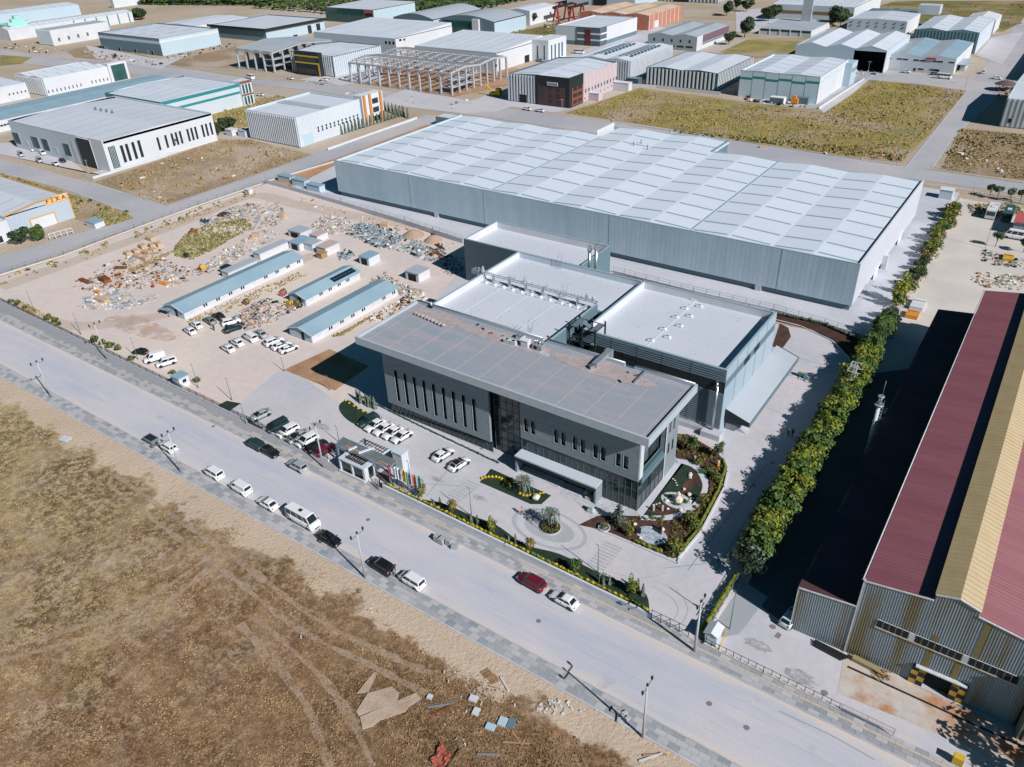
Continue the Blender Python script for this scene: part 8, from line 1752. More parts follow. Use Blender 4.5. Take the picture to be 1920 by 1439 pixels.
for k in range(7):
 a=gq(530-14*k,262+13*k,Zp);c=gq(1165-14*k+8,548+13*k,Zp);MB().beam((*a,Zp),(*c,Zp),.16,.3,orange_p if False else steel_m).build('beam',pg)
for a,c in (((690,385),(590,365)),):pass
a,c=gq(720,465,Zp),gq(905,400,Zp);MB().beam((*a,Zp+.3),(*c,Zp+.3),.35,.2,white_p).build('cross_beam',pg)
a,c=gq(600,430,Zp),gq(700,385,Zp);MB().beam((*a,Zp+.3),(*c,Zp+.3),.3,.2,white_p).build('cross_beam',pg)
a,c=gq(570,372,Zp),gq(740,440,Zp);MB().beam((*a,Zp+.17),(*c,Zp+.17),.14,.04,orange_p).build('light_strip',pg);a,c=gq(970,550,Zp),gq(1060,592,Zp);MB().beam((*a,Zp+.17),(*c,Zp+.17),.14,.04,orange_p).build('light_strip',pg)
for p in ((455,345),(560,300),(1080,610),(1160,560)):x,y=gq(*p,Zp);MB().box(x-.15,y-.15,0,x+.15,y+.15,Zp-.16,slate_cl).build('column',pg)
Zq=3.3;q=[gq(*p,Zq) for p in ((790,270),(1090,400),(985,475),(715,325))]
b=MB();
for i in range(4):b.beam((*q[i],Zq),(*q[(i+1) % 4],Zq),.35,.22,grey_lt)
b.build('side_frame',pg)
for k in range(9):a=lerp(q[0],q[1],(k+.5)/9);c=lerp(q[3],q[2],(k+.5)/9);MB().beam((*a,Zq+.1),(*c,Zq+.1),.07,.1,black_m).build('slat',pg)
for k in (1,2):a=lerp(q[0],q[3],k/3);c=lerp(q[1],q[2],k/3);MB().beam((*a,Zq+.18),(*c,Zq+.18),.07,.1,black_m).build('slat',pg)
for i in (0,1):x,y=q[i];MB().box(x-.12,y-.12,0,x+.12,y+.12,Zq-.12,slate_cl).build('column',pg)
x,y=G(*zs7(1165,640));t=thing('barrier_kiosk','pale stone-clad kiosk at the right end of the pergola','kiosk',(x,y,0));MB().box(x-.3,y,0,x+1.7,y+1.6,3.4,stone_lt).build('walls',t);MB().box(x-.4,y-.1,3.401,x+1.8,y+1.7,3.6,grey_lt).build('roof',t)
gp('dark_ramp',[zs7(*p) for p in ((920,720),(1060,640),(1150,850),(1090,860))],dark_asph,.05)
wall_fence('turnstile_fence','short black fence at the pedestrian entrance right of the gatehouse',[zs7(880,815),zs7(960,900)],0,black_m,1.1,black_m,.5)
wall_fence('turnstile_fence','second short black fence at the left end of the yellow hedge',[zs7(975,800),zs7(975,860),zs7(1060,880)],0,black_m,1.1,black_m,.5)
x,y=G(341,723);t=thing('guard_hut','small white guard hut with blue-grey roof beside the black gate','hut',(x,y,0));MB().box(x-1.1,y-.9,0,x+1.1,y+1.2,2.2,white_p).build('walls',t);MB().box(x-1.3,y-1.1,2.201,x+1.3,y+1.4,2.4,roof_t).build('roof',t);MB().box(x+1.101,y-.2,1.0,x+1.14,y+.6,1.7,glass_m).build('window',t);MB().box(x-.3,y-.94,.1,x+.4,y-.901,1.9,grey_lt).build('door',t)
# ================================================================== BARRACKS
def barrack(N,far,W,hh,rise,label,nwin,solar=False,x1=None):
 a=G(*N);c=G(*far);X1=(a[0]+c[0])/2;X0=X1-W;t=thing('barrack',label,'barrack',((X0+X1)/2,(a[1]+c[1])/2,0))
 gabled(t,X0,X1,a[1],c[1],hh,rise,'y',white_pl,roof_t,over=.35,panels=1)
 MB().box(X0+.1,a[1]-.06,.05,X1-.1,a[1]-.01,hh-.1,grey_cl).build('end_cladding',t)
 xm=(X0+X1)/2
 b=MB();b.beam((X0-.3,a[1]-.4,hh+.05),(xm,a[1]-.4,hh+rise+.1),.12,.12,white_p);b.beam((xm,a[1]-.4,hh+rise+.1),(X1+.3,a[1]-.4,hh+.05),.12,.12,white_p);b.build('verge_trim',t)
 for k in range(nwin):
  y=a[1]+(c[1]-a[1])*(k+.6)/nwin;o=MB().box(X1+.002,y-.62,.85,X1+.05,y+.62,1.65,white_p).build('window',t)
  for s in (-.3,.3):MB().box(X1+.051,y+s-.22,.92,X1+.06,y+s+.22,1.58,glass_m if (k*7) % 5 else grey_cl).build('pane',o)
 MB().box(xm+.3,a[1]-.09,.05,xm+1.2,a[1]-.061,1.9,dark_in).build('door',t)
 if solar:
  for r_ in range(2):
   for k in range(5):
    u0,u1=.12+r_*.3,.38+r_*.3;y0=c[1]-8+k*1.5;f=lambda u:(X1-(X1-xm)*u,hh+rise*u+.18)
    p,q=f(u0),f(u1);MB().hexa([(q[0],y0,q[1]),(p[0],y0,p[1]),(p[0],y0+1.4,p[1]),(q[0],y0+1.4,q[1])],[(q[0],y0,q[1]+.06),(p[0],y0,p[1]+.06),(p[0],y0+1.4,p[1]+.06),(q[0],y0+1.4,q[1]+.06)],mat('solar_panel',(0.01,0.025,0.04),rough=.25)).build('solar_panel',t)
 return t,X0,X1,a[1],c[1]
barrack((348,600),(569,496),13.0*.55,1.9,1.0,'longest white barrack with blue-grey roof, left one of three in the construction yard',10)
barrack((583,643),(750,555),7.0,1.95,1.0,'white barrack with blue-grey roof nearest the office, right one of three',8)
barrack((578,576),(673,522),5.6,1.9,.9,'short white barrack with dark solar panels on its roof, middle one of three',6,solar=True)
x,y=G(318,592);t=thing('shelter','low dark tarpaulin shelter at the near end of the longest barrack','shelter',(x,y,0));b=MB();b.hexa([(x-3.2,y-.6,1.0),(x+.8,y-.6,1.6),(x+.8,y+2.4,1.7),(x-3.2,y+2.4,1.1)],[(x-3.2,y-.6,1.06),(x+.8,y-.6,1.66),(x+.8,y+2.4,1.76),(x-3.2,y+2.4,1.16)],roof_t);b.build('sheet',t)
for a,c in ((-3,-.5),(.6,-.5),(-3,2.3),(.6,2.3)):MB().box(x+a-.05,y+c-.05,0,x+a+.05,y+c+.05,1.0,black_m).build('post',t)
def shed(px,py,w,l,hh,label,rm=None,wm=None,open_=False,rz=0):
 x,y=G(px,py);t=thing('shed',label,'shed',(x,y,0));MB().box(x-w,y,0,x,y+l,hh,wm or white_pl).build('walls',t);MB().box(x-w-.15,y-.15,hh+.001,x+.15,y+l+.15,hh+.12,rm or roof_g).build('roof',t)
 if open_:MB().box(x-w*.8,y-.03,0,x-w*.2,y-.001,hh*.8,dark_in).build('doorway',t)
 return t
shed(430,524,2.6,9,1.7,'long low white cabin behind the longest barrack, near one');shed(489,489,2.6,10,1.8,'long low white cabin behind the longest barrack, far one');shed(454,509,2.2,2.6,1.5,'tiny grey shed between two long low cabins') if False else None
shed(428,519 - 2,2.8,2.2,1.6,'dark container with a littered roof beside the longest barrack',black_m,slate_cl);shed(563,472,4,5,2.0,'white shed with a dark open front, by the far end of the longest barrack',roof_t,white_pl,True)
shed(587,473,3,3.5,2.0,'grey-roofed shed beside the open-fronted one',roof_g,grey_lt);shed(612,481,3.4,5,2.1,'white shed with brown edged roof, right of the open-fronted shed',mat('dusty_roof',(0.45,0.38,0.35)));shed(604,487,2,2,1.4,'low wooden hutch in front of the white shed',wood_m,wood_m)
shed(565,450,5,4,1.9,'flat shed with dusty roof at the back of the yard sheds',roof_g,white_pl,True);shed(596,455,3,4,1.7,'low white shed behind the brown-edged one',mat('dusty_roof',(0.45,0.38,0.35)))
shed(693,500,3.4,4,2.1,'small grey cabin with blue-grey roof, middle of the yard',roof_t,grey_lt,True);shed(786,531,4.2,4.2,2.2,'square white concrete cabin beside the rear plant hall',roof_g,white_pl,True)
x,y=G(786,482);t=thing('water_tank','upright grey steel tank near the rear plant hall','tank',(x,y,0));MB().cyl((x,y,.3),(x,y,2.4),.7,.7,14,steel_m).build('tank',t);MB().box(x-.9,y-.9,0,x+.9,y+.9,.3,concrete).build('base',t)
x,y=G(460,371);shed(468,366,2.2,1.6,1.5,'little white cabin standing alone at the head of the construction yard',white_p,white_p)
for i,(px,py,lab) in enumerate(((545,345,'leftmost of three blue-grey containers behind the yard wall'),(572,352,'middle one of three blue-grey containers behind the yard wall'),(600,362,'rightmost of three blue-grey containers, open at its end'))):shed(px,py,6,2.4,2.0,lab,roof_t,grey_cl)
shed(180,430,5,3,1.6,'small shed with blue-grey roof beside the orange-edged works',roof_t,white_pl);shed(436,256,4,3,2.3,'left white container by the bush near the glazed factory',white_p,white_pl);shed(461,258,4.5,3,2.3,'right grey container by the bush near the glazed factory',roof_g,grey_lt)
shed(1196,162,6,4,3,'dark kiosk right of the louvred shed',slate_cl,dark_cl);shed(1122,190,8,3.5,3,'small white kiosk beside the pink wall of the black-cornered factory',white_pl,mat('pinkish_cladding',(0.52,0.45,0.48)));shed(1178,172,12,3.5,3.4,'long pale cabin between the pink wall and the louvred shed',roof_s,white_pl)
shed(1783,376,3.4,3,2.6,'small white transformer cabin at the back of the warehouse yard',white_p,grey_lt)
# ================================================================== DEBRIS
jm=[mat('junk_white',(0.6,0.6,0.6)),mat('junk_grey',(0.28,0.32,0.35)),mat('junk_blue',(0.2,0.3,0.36)),wood_m,mat('junk_tan',(0.5,0.36,0.24)),rust_m,black_m,steel_m,mat('junk_pink',(0.5,0.35,0.3)),mat('junk_light',(0.68,0.66,0.62))]
def debris(name,label,px_poly,n,ks,size=(.15,.75),hmax=.7,cat='debris'):
 f=poly_pt(px_poly,[0]);b=MB();c=0
 n=int(n*1.5) if cat == 'debris' and n > 250 else n
 while c < n:
  q=f()
  c += 1
  if q is None:continue
  x,y=q[:2];s=U(*size)*random.choice([.6,1,1,1.3]);m=jm[random.choice(ks)];u=R();z=U(.02,hmax)*max(0,noise.noise(Vector((x*.3,y*.3,8)))+.25)
  if u < .45:b.rbox(x,y,z*.5,z*.5+s*U(.15,.6),s*U(.8,2.0),s*U(.4,1),U(0,3.1),m)
  elif u < .75:
   a=U(0,3.14);L=s*U(1.5,3.2);b.beam((x-math.cos(a)*L/2,y-math.sin(a)*L/2,z*.5+.05),(x+math.cos(a)*L/2,y+math.sin(a)*L/2,z*.5+.05+U(0,.4)),.09,.07,m)
  else:b.rock((x,y,z*.4),s*.5,m,.7,c)
 b.build(name,None,label,cat,kind='stuff',base=(0,0,0))
debris('scrap_heap','wide litter of broken boards, metal and rubble at the left of the construction yard',[(145,575),(160,560),(215,540),(250,555),(300,548),(290,565),(235,580),(160,583)],520,[0,1,1,4,7,9,2])
debris('scrap_heap','scattered scrap in the left middle of the yard',[(195,495),(300,470),(330,500),(400,505),(330,540),(250,545),(150,545),(120,530),(170,520)],900,[1,3,4,4,5,7,9,6])
debris('scrap_heap','long belt of rubbish above the green weeds',[(370,420),(430,390),(520,375),(535,400),(525,425),(480,430),(440,412),(390,430)],1100,[0,1,2,2,4,4,3,7,8],hmax=1.3)
debris('scrap_heap','rubbish along the lower edge of the green weeds',[(380,500),(420,470),(500,430),(530,440),(490,465),(440,490),(390,515)],650,[0,1,4,7,9,3])
debris('rubble_heap','pale mixed rubble heap, left part of the big scrap line',[(585,425),(605,405),(650,408),(665,425),(640,440),(600,440)],900,[0,1,9,4,8,8,7],hmax=1.4)
debris('metal_heap','bluish heap of steel offcuts in the big scrap line',[(645,425),(680,418),(730,432),(795,455),(800,470),(760,475),(700,462),(650,440)],1500,[1,1,2,2,2,7,7,6,0],hmax=1.5)
debris('building_scrap','scrap laid out between the two near barracks',[(440,600),(450,585),(500,560),(560,550),(575,570),(560,580),(500,610),(460,622)],900,[1,0,3,4,6,6,7,8],hmax=.8)
debris('building_scrap','scrap beside the square concrete cabin',[(690,530),(720,510),(740,525),(780,545),(770,560),(720,545)],350,[3,4,1,9,6])
debris('building_scrap','rubble between the right barrack and the office',[(700,590),(750,562),(790,545),(800,560),(770,580),(720,600),(690,605)],420,[0,4,9,9,3,6,5])
debris('long_profiles','thin profiles and pipes lying before the rear plant hall',[(790,470),(830,465),(850,480),(835,500),(800,490)],160,[1,6,7,5])
debris('bent_steel','tangle of bent steel in front of the yard sheds',[(632,475),(655,468),(665,480),(650,490),(635,488)],160,[6,2,1,1])
debris('shaded_scrap','scrap lying in the shadow of the rear plant hall',[(840,485),(868,480),(868,515),(845,520),(825,505)],160,[2,6,1])
debris('fence_litter','thin litter along the foot of the yard wall',[(560,368),(640,392),(760,428),(860,460),(855,470),(740,436),(620,400),(560,380)],260,[4,4,3,9])
debris('roadside_rubble','stones and boards on the strip beside the coaches',[(1818,388),(1850,382),(1900,386),(1905,405),(1850,410),(1820,402)],380,[3,4,1,9])
debris('rubble_plot','stony plot with weeds in front of the red roofed factory',[(1815,515),(1850,512),(1920,520),(1920,545),(1850,540),(1820,528)],260,[1,3,9,4])
debris('material_plot','goods and rubble on the plot left of the right border',[(1840,470),(1880,472),(1920,490),(1920,505),(1870,500),(1838,490)],200,[1,3,4,6])
debris('field_litter','small white and grey litter strewn over the bare foreground plot',[(800,1250),(900,1240),(1100,1300),(1150,1380),(1000,1400),(850,1400),(780,1330)],170,[0,9,1,4],size=(.06,.2),hmax=.1)
debris('stray_litter','tiny litter scattered in the dry field',[(100,850),(500,950),(800,1200),(500,1400),(100,1200)],60,[0,9],size=(.05,.15),hmax=.1)
debris('rubble_line','stones beside the near pavement, around the middle',[(660,1070 + 60),(700,1130),(740,1150),(720,1160),(660,1140)],60,[9,4],size=(.08,.25),hmax=.1)
def item(label,name,cat,px,py,fn,group=None):x,y=G(px,py);t=thing(name,label,cat,(x,y,0),0,group);fn(t,x,y);return t
def crate(w,l,hh,m,a=0.0):return lambda t,x,y:(MB().rbox(x,y,.05,hh,w,l,a,m).build('body',t),MB().rbox(x,y,hh+.001,hh+.06,w*.96,l*.96,a,m).build('lid',t))
tan=jm[4]
for i,(px,py) in enumerate(((242,482),(257,478),(270,470),(288,468),(262,488),(278,480),(300,466),(285,455),(275,492),(290,476))):item('tan timber crate, one of the group lying about at the upper left of the scrap','timber_crate','crate',px-8+6,py-4,crate(2.6*U(.8,1.1),1.4,1.0*U(.8,1.1),tan,U(-.4,.4)),'tan crates at the upper left of the scrap')
item('long tan crate in the lower scrap belt','timber_crate','crate',192,566,crate(4.2,1.4,.9,tan,.05));item('tan block on the big scrap line','timber_crate','crate',722,428,crate(2.4,1.6,1.5,tan,.3));item('tan crate on the upper rubbish belt','timber_crate','crate',530,408,crate(1.8,1.5,1.2,tan,.3));item('tan crate right of the green weeds','timber_crate','crate',480,445,crate(2.0,1.5,1.2,tan,.6))
item('low rust-brown skip, long and flat, left scrap area','rusty_skip','skip',160,529,crate(4.4,1.1,.5,rust_m,.0));item('rust-brown open skip in the left scrap area','rusty_skip','skip',198,529,crate(3.2,1.7,1.2,rust_m,-.1));item('rust-red sheet leaning on the scrap, upper left','rusty_sheet','sheet',226,504,crate(3.2,1.2,.4,rust_m,.5));item('dark brown flat cone heap at the top of the rubbish belt','earth_heap','heap',420,403,lambda t,x,y:MB().lathe([(2.2,.02),(1.2,.5),(.3,.85),(.001,.9)],12,soil_dk,(x,y)).build('heap',t))
item('rusty sheet at the top of the rubbish belt','rusty_sheet','sheet',467,386,crate(3.0,1.6,.25,rust_m,.3));item('rust coloured tent-shaped scrap at the top of the green weeds','rusty_hood','scrap',362,437,lambda t,x,y:MB().lathe([(1.5,.02),(1.1,.6),(.6,.7),(.5,1.3),(.001,1.35)],10,rust_m,(x,y)).build('hood',t))
item('orange board lying in the left scrap','orange_board','board',308,533,crate(2.6,1.2,.35,orange_p,.1));item('orange bundle in the lower left scrap','orange_bundle','bundle',183,549,crate(2.2,.9,.4,orange_p,0));item('small orange-red piece in the left scrap','orange_piece','scrap',287,539,crate(.7,.6,.5,red_p,0))
item('bright yellow drum in the scrap left of the longest barrack','yellow_drum','drum',380,506,lambda t,x,y:(MB().cyl((x-.6,y,.7),(x+.6,y+.2,.7),.65,.65,14,yellow_p).build('drum',t),MB().box(x-.5,y-.5,0,x+.5,y+.5,.1,black_m).build('stand',t)))
item('dark green garbage container beside the weeds','dark_container','container',350,483,crate(1.0,.9,1.1,gl_k,.1));item('dark blue drums at the upper left of the rubbish belt','dark_drums','drums',379,417,lambda t,x,y:[MB().cyl((x+i*.7,y+(i % 2)*.6,0),(x+i*.7,y+(i % 2)*.6,1.0),.35,.35,10,mat('dark_blue',(0.02,0.05,0.08))).build('drum',t) for i in range(4)])
for i,(px,py,m,lab) in enumerate(((530,556,mat('pink_red',(0.55,0.2,0.18)),'pinkish red cable reel beside the middle barrack'),(543,575,yellow_p,'yellow cable reel between the near barracks'),(533,553,wood_m,'wooden cable reel behind the pinkish one'),(463,572,wood_m,'wooden cable reel at the left of the laid-out scrap'),(557,574,wood_m,'wooden cable reel right of the yellow one'))):
 item(lab,'cable_reel','cable reel',px,py,lambda t,x,y,m=m:(MB().cyl((x,y-.35,.8),(x,y-.28,.8),.8,.8,16,m).build('flange',t),MB().cyl((x,y+.28,.8),(x,y+.35,.8),.8,.8,16,m).build('flange',t),MB().cyl((x,y-.28,.8),(x,y+.28,.8),.4,.4,12,m).build('core',t)))
for px,py,r,m,lab in ((775,442,3.2,soil,'cone-shaped heap of brown earth right of the steel scrap'),(812,452,2.6,soil,'second lower heap of earth right of the steel scrap')):item(lab,'earth_heap','heap',px,py,lambda t,x,y,r=r,m=m:MB().lathe([(r,.02),(r*.7,.7),(r*.3,1.4),(.001,1.6)],14,mat('pale_earth',(0.42,0.3,0.22),(0.36,0.25,0.18),scale=.5,amp=.15),(x,y)).build('heap',t))
for k in range(14):px,py=lerp((800,463),(842,488),k/13);x,y=G(px+U(-8,8),py);b=MB();b.beam((x-2.4,y+.8,.1),(x+2.4,y-.8,.12),.14,.1,[black_m,steel_m,rust_m][k % 3]);b.build('steel_bar',None,'steel bar in the loose bundle before the rear plant hall','bar','steel bars before the rear plant hall')
gp('sunken_pit',[(805,430),(812,428),(818,450),(835,468),(830,472),(812,458)],soil_dk,.03)
ribbon('yard_lane',[(0,520 + 20),(200,468),(350,415),(470,368),(560,385),(700,412),(800,425)],5.5,mat('worn_yard_lane',(0.66,0.55,0.47),(0.62,0.52,0.46),scale=.1,amp=.05,fine=.6,rough=1),z=.02)
ribbon('yard_lane',[(20,570),(120,610),(260,600),(420,560),(560,490),(620,470)],4.0,MATS['worn_yard_lane'],z=.024)
patchy(MATS['worn_yard_lane'],.5,.35,.6,.8)
gp('orange_dirt_patch',curve([G(*p) for p in ((195,600),(250,590),(300,610),(330,630),(310,640),(240,625))],5),patchy(mat('orange_dust',(0.58,0.4,0.28),(0.56,0.44,0.36),scale=.2,amp=.06),.3,.42,.62,.7),.028,world_pts=True)
for px,py,w,l,m,lab in ((888,1312,1.0,.8,white_pl,'small white box with pale top in the foreground litter, upper one'),(893,1337,.75,.95,white_pl,'small upright white box in the foreground litter, lower one'),(943,1356,1.0,1.1,grey_cl,'flat grey paver stack in the foreground, left of the striped one'),(959,1359,.8,1.2,slate_cl,'striped dark grey paver stack in the foreground'),(920,1366,1.1,.8,grey_cl,'tilted blue-grey slab pile in the foreground'),(806,1308,.6,.6,grey_lt,'small grey bucket-like block in the foreground field'),(123,824,1.9,1.4,grey_lt,'pale sheet lying alone in the dry field, left')):
 item(lab,'slab_stack','stack',px,py,lambda t,x,y,w=w,l=l,m=m:[MB().rbox(x,y,fz(x,y)+k*.14,fz(x,y)+k*.14+.12,w,l,.2+.03*k,m).build('slab',t) for k in range(2 if w < 1.5 else 1)])
def pallet(px,py,a,lab):
 def f(t,x,y):
  z=fz(x,y)
  for k in range(6):MB().rbox(x-math.sin(a)*(k-2.5)*.2,y+math.cos(a)*(k-2.5)*.2,z+.1,z+.13,1.1,.1,a,wood_m).build('slat',t)
  for k in (-1,0,1):MB().rbox(x+math.cos(a)*k*.48,y+math.sin(a)*k*.48,z,z+.1,.1,1.1,a,wood_m).build('runner',t)
 item(lab,'wooden_pallet','pallet',px,py,f)
pallet(913,1263,1.2,'wooden pallet lying nearest the pavement, left of the second pallet');pallet(926,1275,1.1,'second wooden pallet, nearer the white slabs');pallet(1150,1342,.3,'wooden pallet of blocks lying on the near pavement edge') if False else None
for i in range(26):px,py=(1045+U(-45,45),1326+U(-12,14)+0);x,y=G(px,py);b=MB();b.rbox(x,y,fz(x,y),fz(x,y)+U(.08,.2),U(.25,.5),U(.15,.26),U(0,3),[white_pl,kerb_m,dust_m][i % 3]);b.build('kerb_block',None,'white kerb block thrown on the loose pile beside the near pavement','block','white kerb blocks beside the near pavement')
for px,py,L,a,m,lab in ((828,1324,3.2,.75,steel_m,'pale steel channel lying in the foreground'),(832,1332,3.0,1.05,rust_m,'thin rusty pole beside the pale steel channel'),(915,1417,2.4,.55,steel_m,'pale steel channel at the lower border'),(968,1396,3.0,.5,wood_m,'pale timber lying near the lower border'),(970,1388,2.2,-.4,wood_m,'second timber crossing the pale one'),(946,1284,2.2,-.5,white_pl,'white board near the pallets'),(1220,1422,2.8,.9,white_pl,'white lath in the dark corner of rubbish, lower middle'),(1228,1418,2.6,.6,wood_m,'wooden lath in the dark corner of rubbish')):
 item(lab,'board','board',px,py,lambda t,x,y,L=L,a=a,m=m:MB().beam((x-math.cos(a)*L/2,y-math.sin(a)*L/2,fz(x,y)+.1),(x+math.cos(a)*L/2,y+math.sin(a)*L/2,fz(x,y)+.16),.22,.08,m).build('length',t))
for i,(px,py) in enumerate(((1158,1338),(1164,1346),(1171,1340),(1176,1350),(1150,1334),(1160,1352))):x,y=G(px,py);b=MB();b.rbox(x,y,.13,.4,.7,.35,.4+i*.3,pave_l);b.build('paving_block',None,'pale stone block stacked on the near pavement','block','stone blocks on the near pavement')
t=item('red plastic sheet crumpled on poles at the lower border','red_sheet','sheet',832,1420,lambda t,x,y:None);x,y=G(832,1420);b=MB();n=6
for i in range(n):
 for j in range(n):P=lambda u,v:(x-1+u*2.0+.2*math.sin(v*5),y-1.2+v*2.2-u*.6,fz(x,y)+.25+.22*math.sin(u*9+v*7)*math.cos(v*6));b.face([P(i/n,j/n),P((i+1)/n,j/n),P((i+1)/n,(j+1)/n),P(i/n,(j+1)/n)],mat('dull_red_sheet',(0.3,0.07,0.05),(0.38,0.12,0.08),scale=2))
b.build('sheet',t);MB().beam((x+.9,y+1.6,fz(x,y)+.1),(x+1.3,y-1.6,fz(x,y)+.5),.08,.08,black_m).build('stick',t)
slab_m=mat('ribbed_dried_mud',(0.47,0.37,0.29),(0.4,0.29,0.21),scale=.6,amp=.12,fine=2.5,rough=1,bump=.6)
for q in ([(668,1335),(690,1300),(735,1288),(748,1300),(745,1318),(705,1330),(672,1342)],[(675,1345),(780,1300),(790,1310),(768,1325),(760,1335),(710,1352),(700,1362),(680,1368)],[(670,1300),(700,1262),(708,1262),(690,1298)]):
 P=[G(*p) for p in q];b=MB();zc=max(fz(*p) for p in P);b.prism(P,zc-.3,zc+.12,slab_m);b.build('mud_slab',None,'flat slab of pale ribbed dried earth on the dry plot','earth slab','flat slabs of ribbed dried earth')
x,y=G(1502,706);t=thing('pallet_truck','yellow and teal pallet truck below the loading canopy','truck',(x,y,0));MB().box(x-.6,y-.4,.2,x+.6,y+.4,.9,teal_p).build('body',t);MB().box(x-.5,y-.3,.901,x+.4,y+.3,1.2,mat('cream_paint',(0.6,0.5,0.3))).build('load',t)
for s in (-.4,.4):MB().cyl((x+s,y-.45,.2),(x+s,y+.45,.2),.2,.2,8,rubber).build('wheel',t)
x,y=G(930,180);t=thing('yellow_machine','yellow loading machine left of the black-cornered factory','machine',(x,y,0));MB().box(x-3,y-1.2,.6,x+3,y+1.2,1.6,yellow_p).build('chassis',t);MB().box(x+.5,y-1,1.601,x+2.6,y+1,3.4,yellow_p).build('cab',t);MB().beam((x-2,y,1.6),(x-6,y,4.5),.6,.6,yellow_p).build('boom',t)
for px,m,lab in ((1463,mat('white_container',(0.65,0.67,0.7)),'white container at the foot of the teal-banded white hall'),(1508,slate_cl,'dark container at the foot of the teal-banded white hall, right one')):x,y=G(px+10,194);t=thing('container',lab,'container',(x,y,0));MB().box(x-6,y-3,0,x,y,2.6,m).build('body',t);MB().box(x-5.8,y-3.05,.2,x-.2,y-3.01,2.4,seam_m).build('door',t)
x,y=G(1493,194);t=thing('orange_machine','bright orange machine between two containers at the teal-banded white hall','machine',(x,y,0));MB().box(x-2,y-2,.3,x+1,y-.2,2.2,orange_p).build('body',t);MB().box(x-1.6,y-1.8,2.201,x,y-.5,3.2,orange_p).build('cab',t)
for i in range(20):px,py=(1880+i*2.6,236+i*.25+U(-1,1));x,y=G(px,py);o=MB().rock((x,y,0),U(.9,1.3),white_p,.7).build('white_sack',None,'white bulk sack along the wall of the fluted hall','sack','white sacks along the fluted hall') if px < 1925 else None
x,y=G(1883,170);t=thing('gazebo','round dark tent roof across the avenue, above the shaded yard','tent',(x,y,0));MB().lathe([(4.5,2.6),(2.5,3.6),(.001,4.2)],12,mat('brown_tent',(0.12,0.09,0.09)),(x,y)).build('roof',t)
for k in range(4):a=k*1.57+.7;MB().cyl((x+math.cos(a)*4,y+math.sin(a)*4,0),(x+math.cos(a)*4,y+math.sin(a)*4,2.7),.12,.12,6,black_m).build('post',t)
a,c=G(95,452),G(138,440);t=thing('steel_rack','white steel rack standing by the road before the orange-edged works','rack',(*a,0));b=MB()
for k in range(5):p=lerp(a,c,k/4);b.beam((*p,0),(*p,2.0),.14,.14,white_p);
b.beam((*a,2.0),(*c,2.0),.14,.14,white_p);b.beam((*a,1.0),(*c,1.0),.1,.1,white_p);b.build('frame',t)
for px,py in ((1448,869),(1475,877),(1413,911),(1385,1036),(1348,1052),(815,858),(903,842)):x,y=G(px,py);gp('manhole',ell((x,y),.28,.28,14),mat('manhole_iron',(0.2,0.19,0.2)),0.05,world_pts=True)
for a,c in (((1245,1066),(1345,1055)),((1290,1070),(1440,870)),((1340,1075),(1430,925)),((1395,700),(1500,705)),((1250,600),(1560,690)),((700,900),(860,912)),((800,930),(850,870)),((905,905),(870,935))):
 ribbon('slab_joint',[a,c],.06,seam_m,z=.045)
for k in range(22):y=150+k*5;ribbon('yard_joint',[(-28,y),(-21.5,y)],.12,white_pl,z=.04,world=True) if 164 < y < 250 else None
for k in range(30):x=-180+k*5.3;ribbon('yard_joint',[(x,158),(x,163.6)],.08,concrete,z=.04,world=True) if x < -30 and not (-92 < x < -60 and False) else None
tyre=mat('faint_tyre_mark',(0.42,0.4,0.42),(0.5,0.47,0.47),scale=1)
for q in ([(1230,1090),(1270,1110),(1290,1140),(1280,1170)],[(1222,1100),(1258,1120),(1272,1145),(1262,1165)],[(1150,1075),(1200,1085),(1250,1075)]):ribbon('tyre_mark',q,.16,tyre,z=.044)
for q,w in (([(0,640),(200,745),(420,862),(640,985),(860,1105),(1100,1230),(1300,1330)],1.6),([(400,800),(560,880),(760,985),(960,1090),(1200,1205)],1.2)):pass
ribbon('road_crack',[(845,962),(862,957),(875,955),(890,952)],.12,seam_m,z=.01)
ribbon('road_crack',[(1462,1334),(1500,1352),(1560,1380),(1640,1425)],.07,seam_m,z=.01)
for lab,q,n_,ks in (('goods and scrap in the yard of the slate hall',[(150,92),(200,100),(305,118),(300,126),(200,112),(150,100)],260,[1,6,5,7,0,8]),('dark goods along the wall of the slate hall',[(308,108),(440,80),(445,86),(315,114)],160,[6,1,6,5]),('goods between the arched halls and the red cranes',[(1000,50),(1080,30),(1110,45),(1040,60)],160,[0,5,6,1]),
 ('goods before the teal-banded white hall',[(1390,182),(1420,180),(1530,200),(1525,206),(1400,192)],240,[0,6,6,1,5]),('litter between the road and the golden field',[(1070,214),(1240,242),(1440,276),(1690,306),(1690,311),(1400,274),(1200,240)],60,[9,0,4]),('stones on the brown field by the avenue',[(1765,318),(1810,270),(1920,290),(1920,335)],40,[9,4,0]),
 ('goods in the street before the two-bay hall',[(1560,140),(1620,130),(1660,138),(1600,146)],120,[0,1,6]),('goods beside the avenue, right border',[(1850,170),(1880,160),(1915,170),(1880,185)],160,[6,1,8]),('scrap in the mint office yard',[(0,80),(30,85),(120,95),(90,105),(0,90)],200,[1,6,5,0]),('scrap beside the open concrete frame',[(640,168),(840,196),(930,158),(950,165),(850,205),(650,176)],240,[1,4,9]),
 ('small stones on the triangular field',[(190,345),(395,272),(570,292),(313,380)],50,[9,4,1]),('goods beside the black and yellow building',[(560,156),(640,140),(650,150),(600,160)],90,[0,6,1])):debris('yard_goods',lab,q,n_,ks,size=(.3,1.3),hmax=1.2)
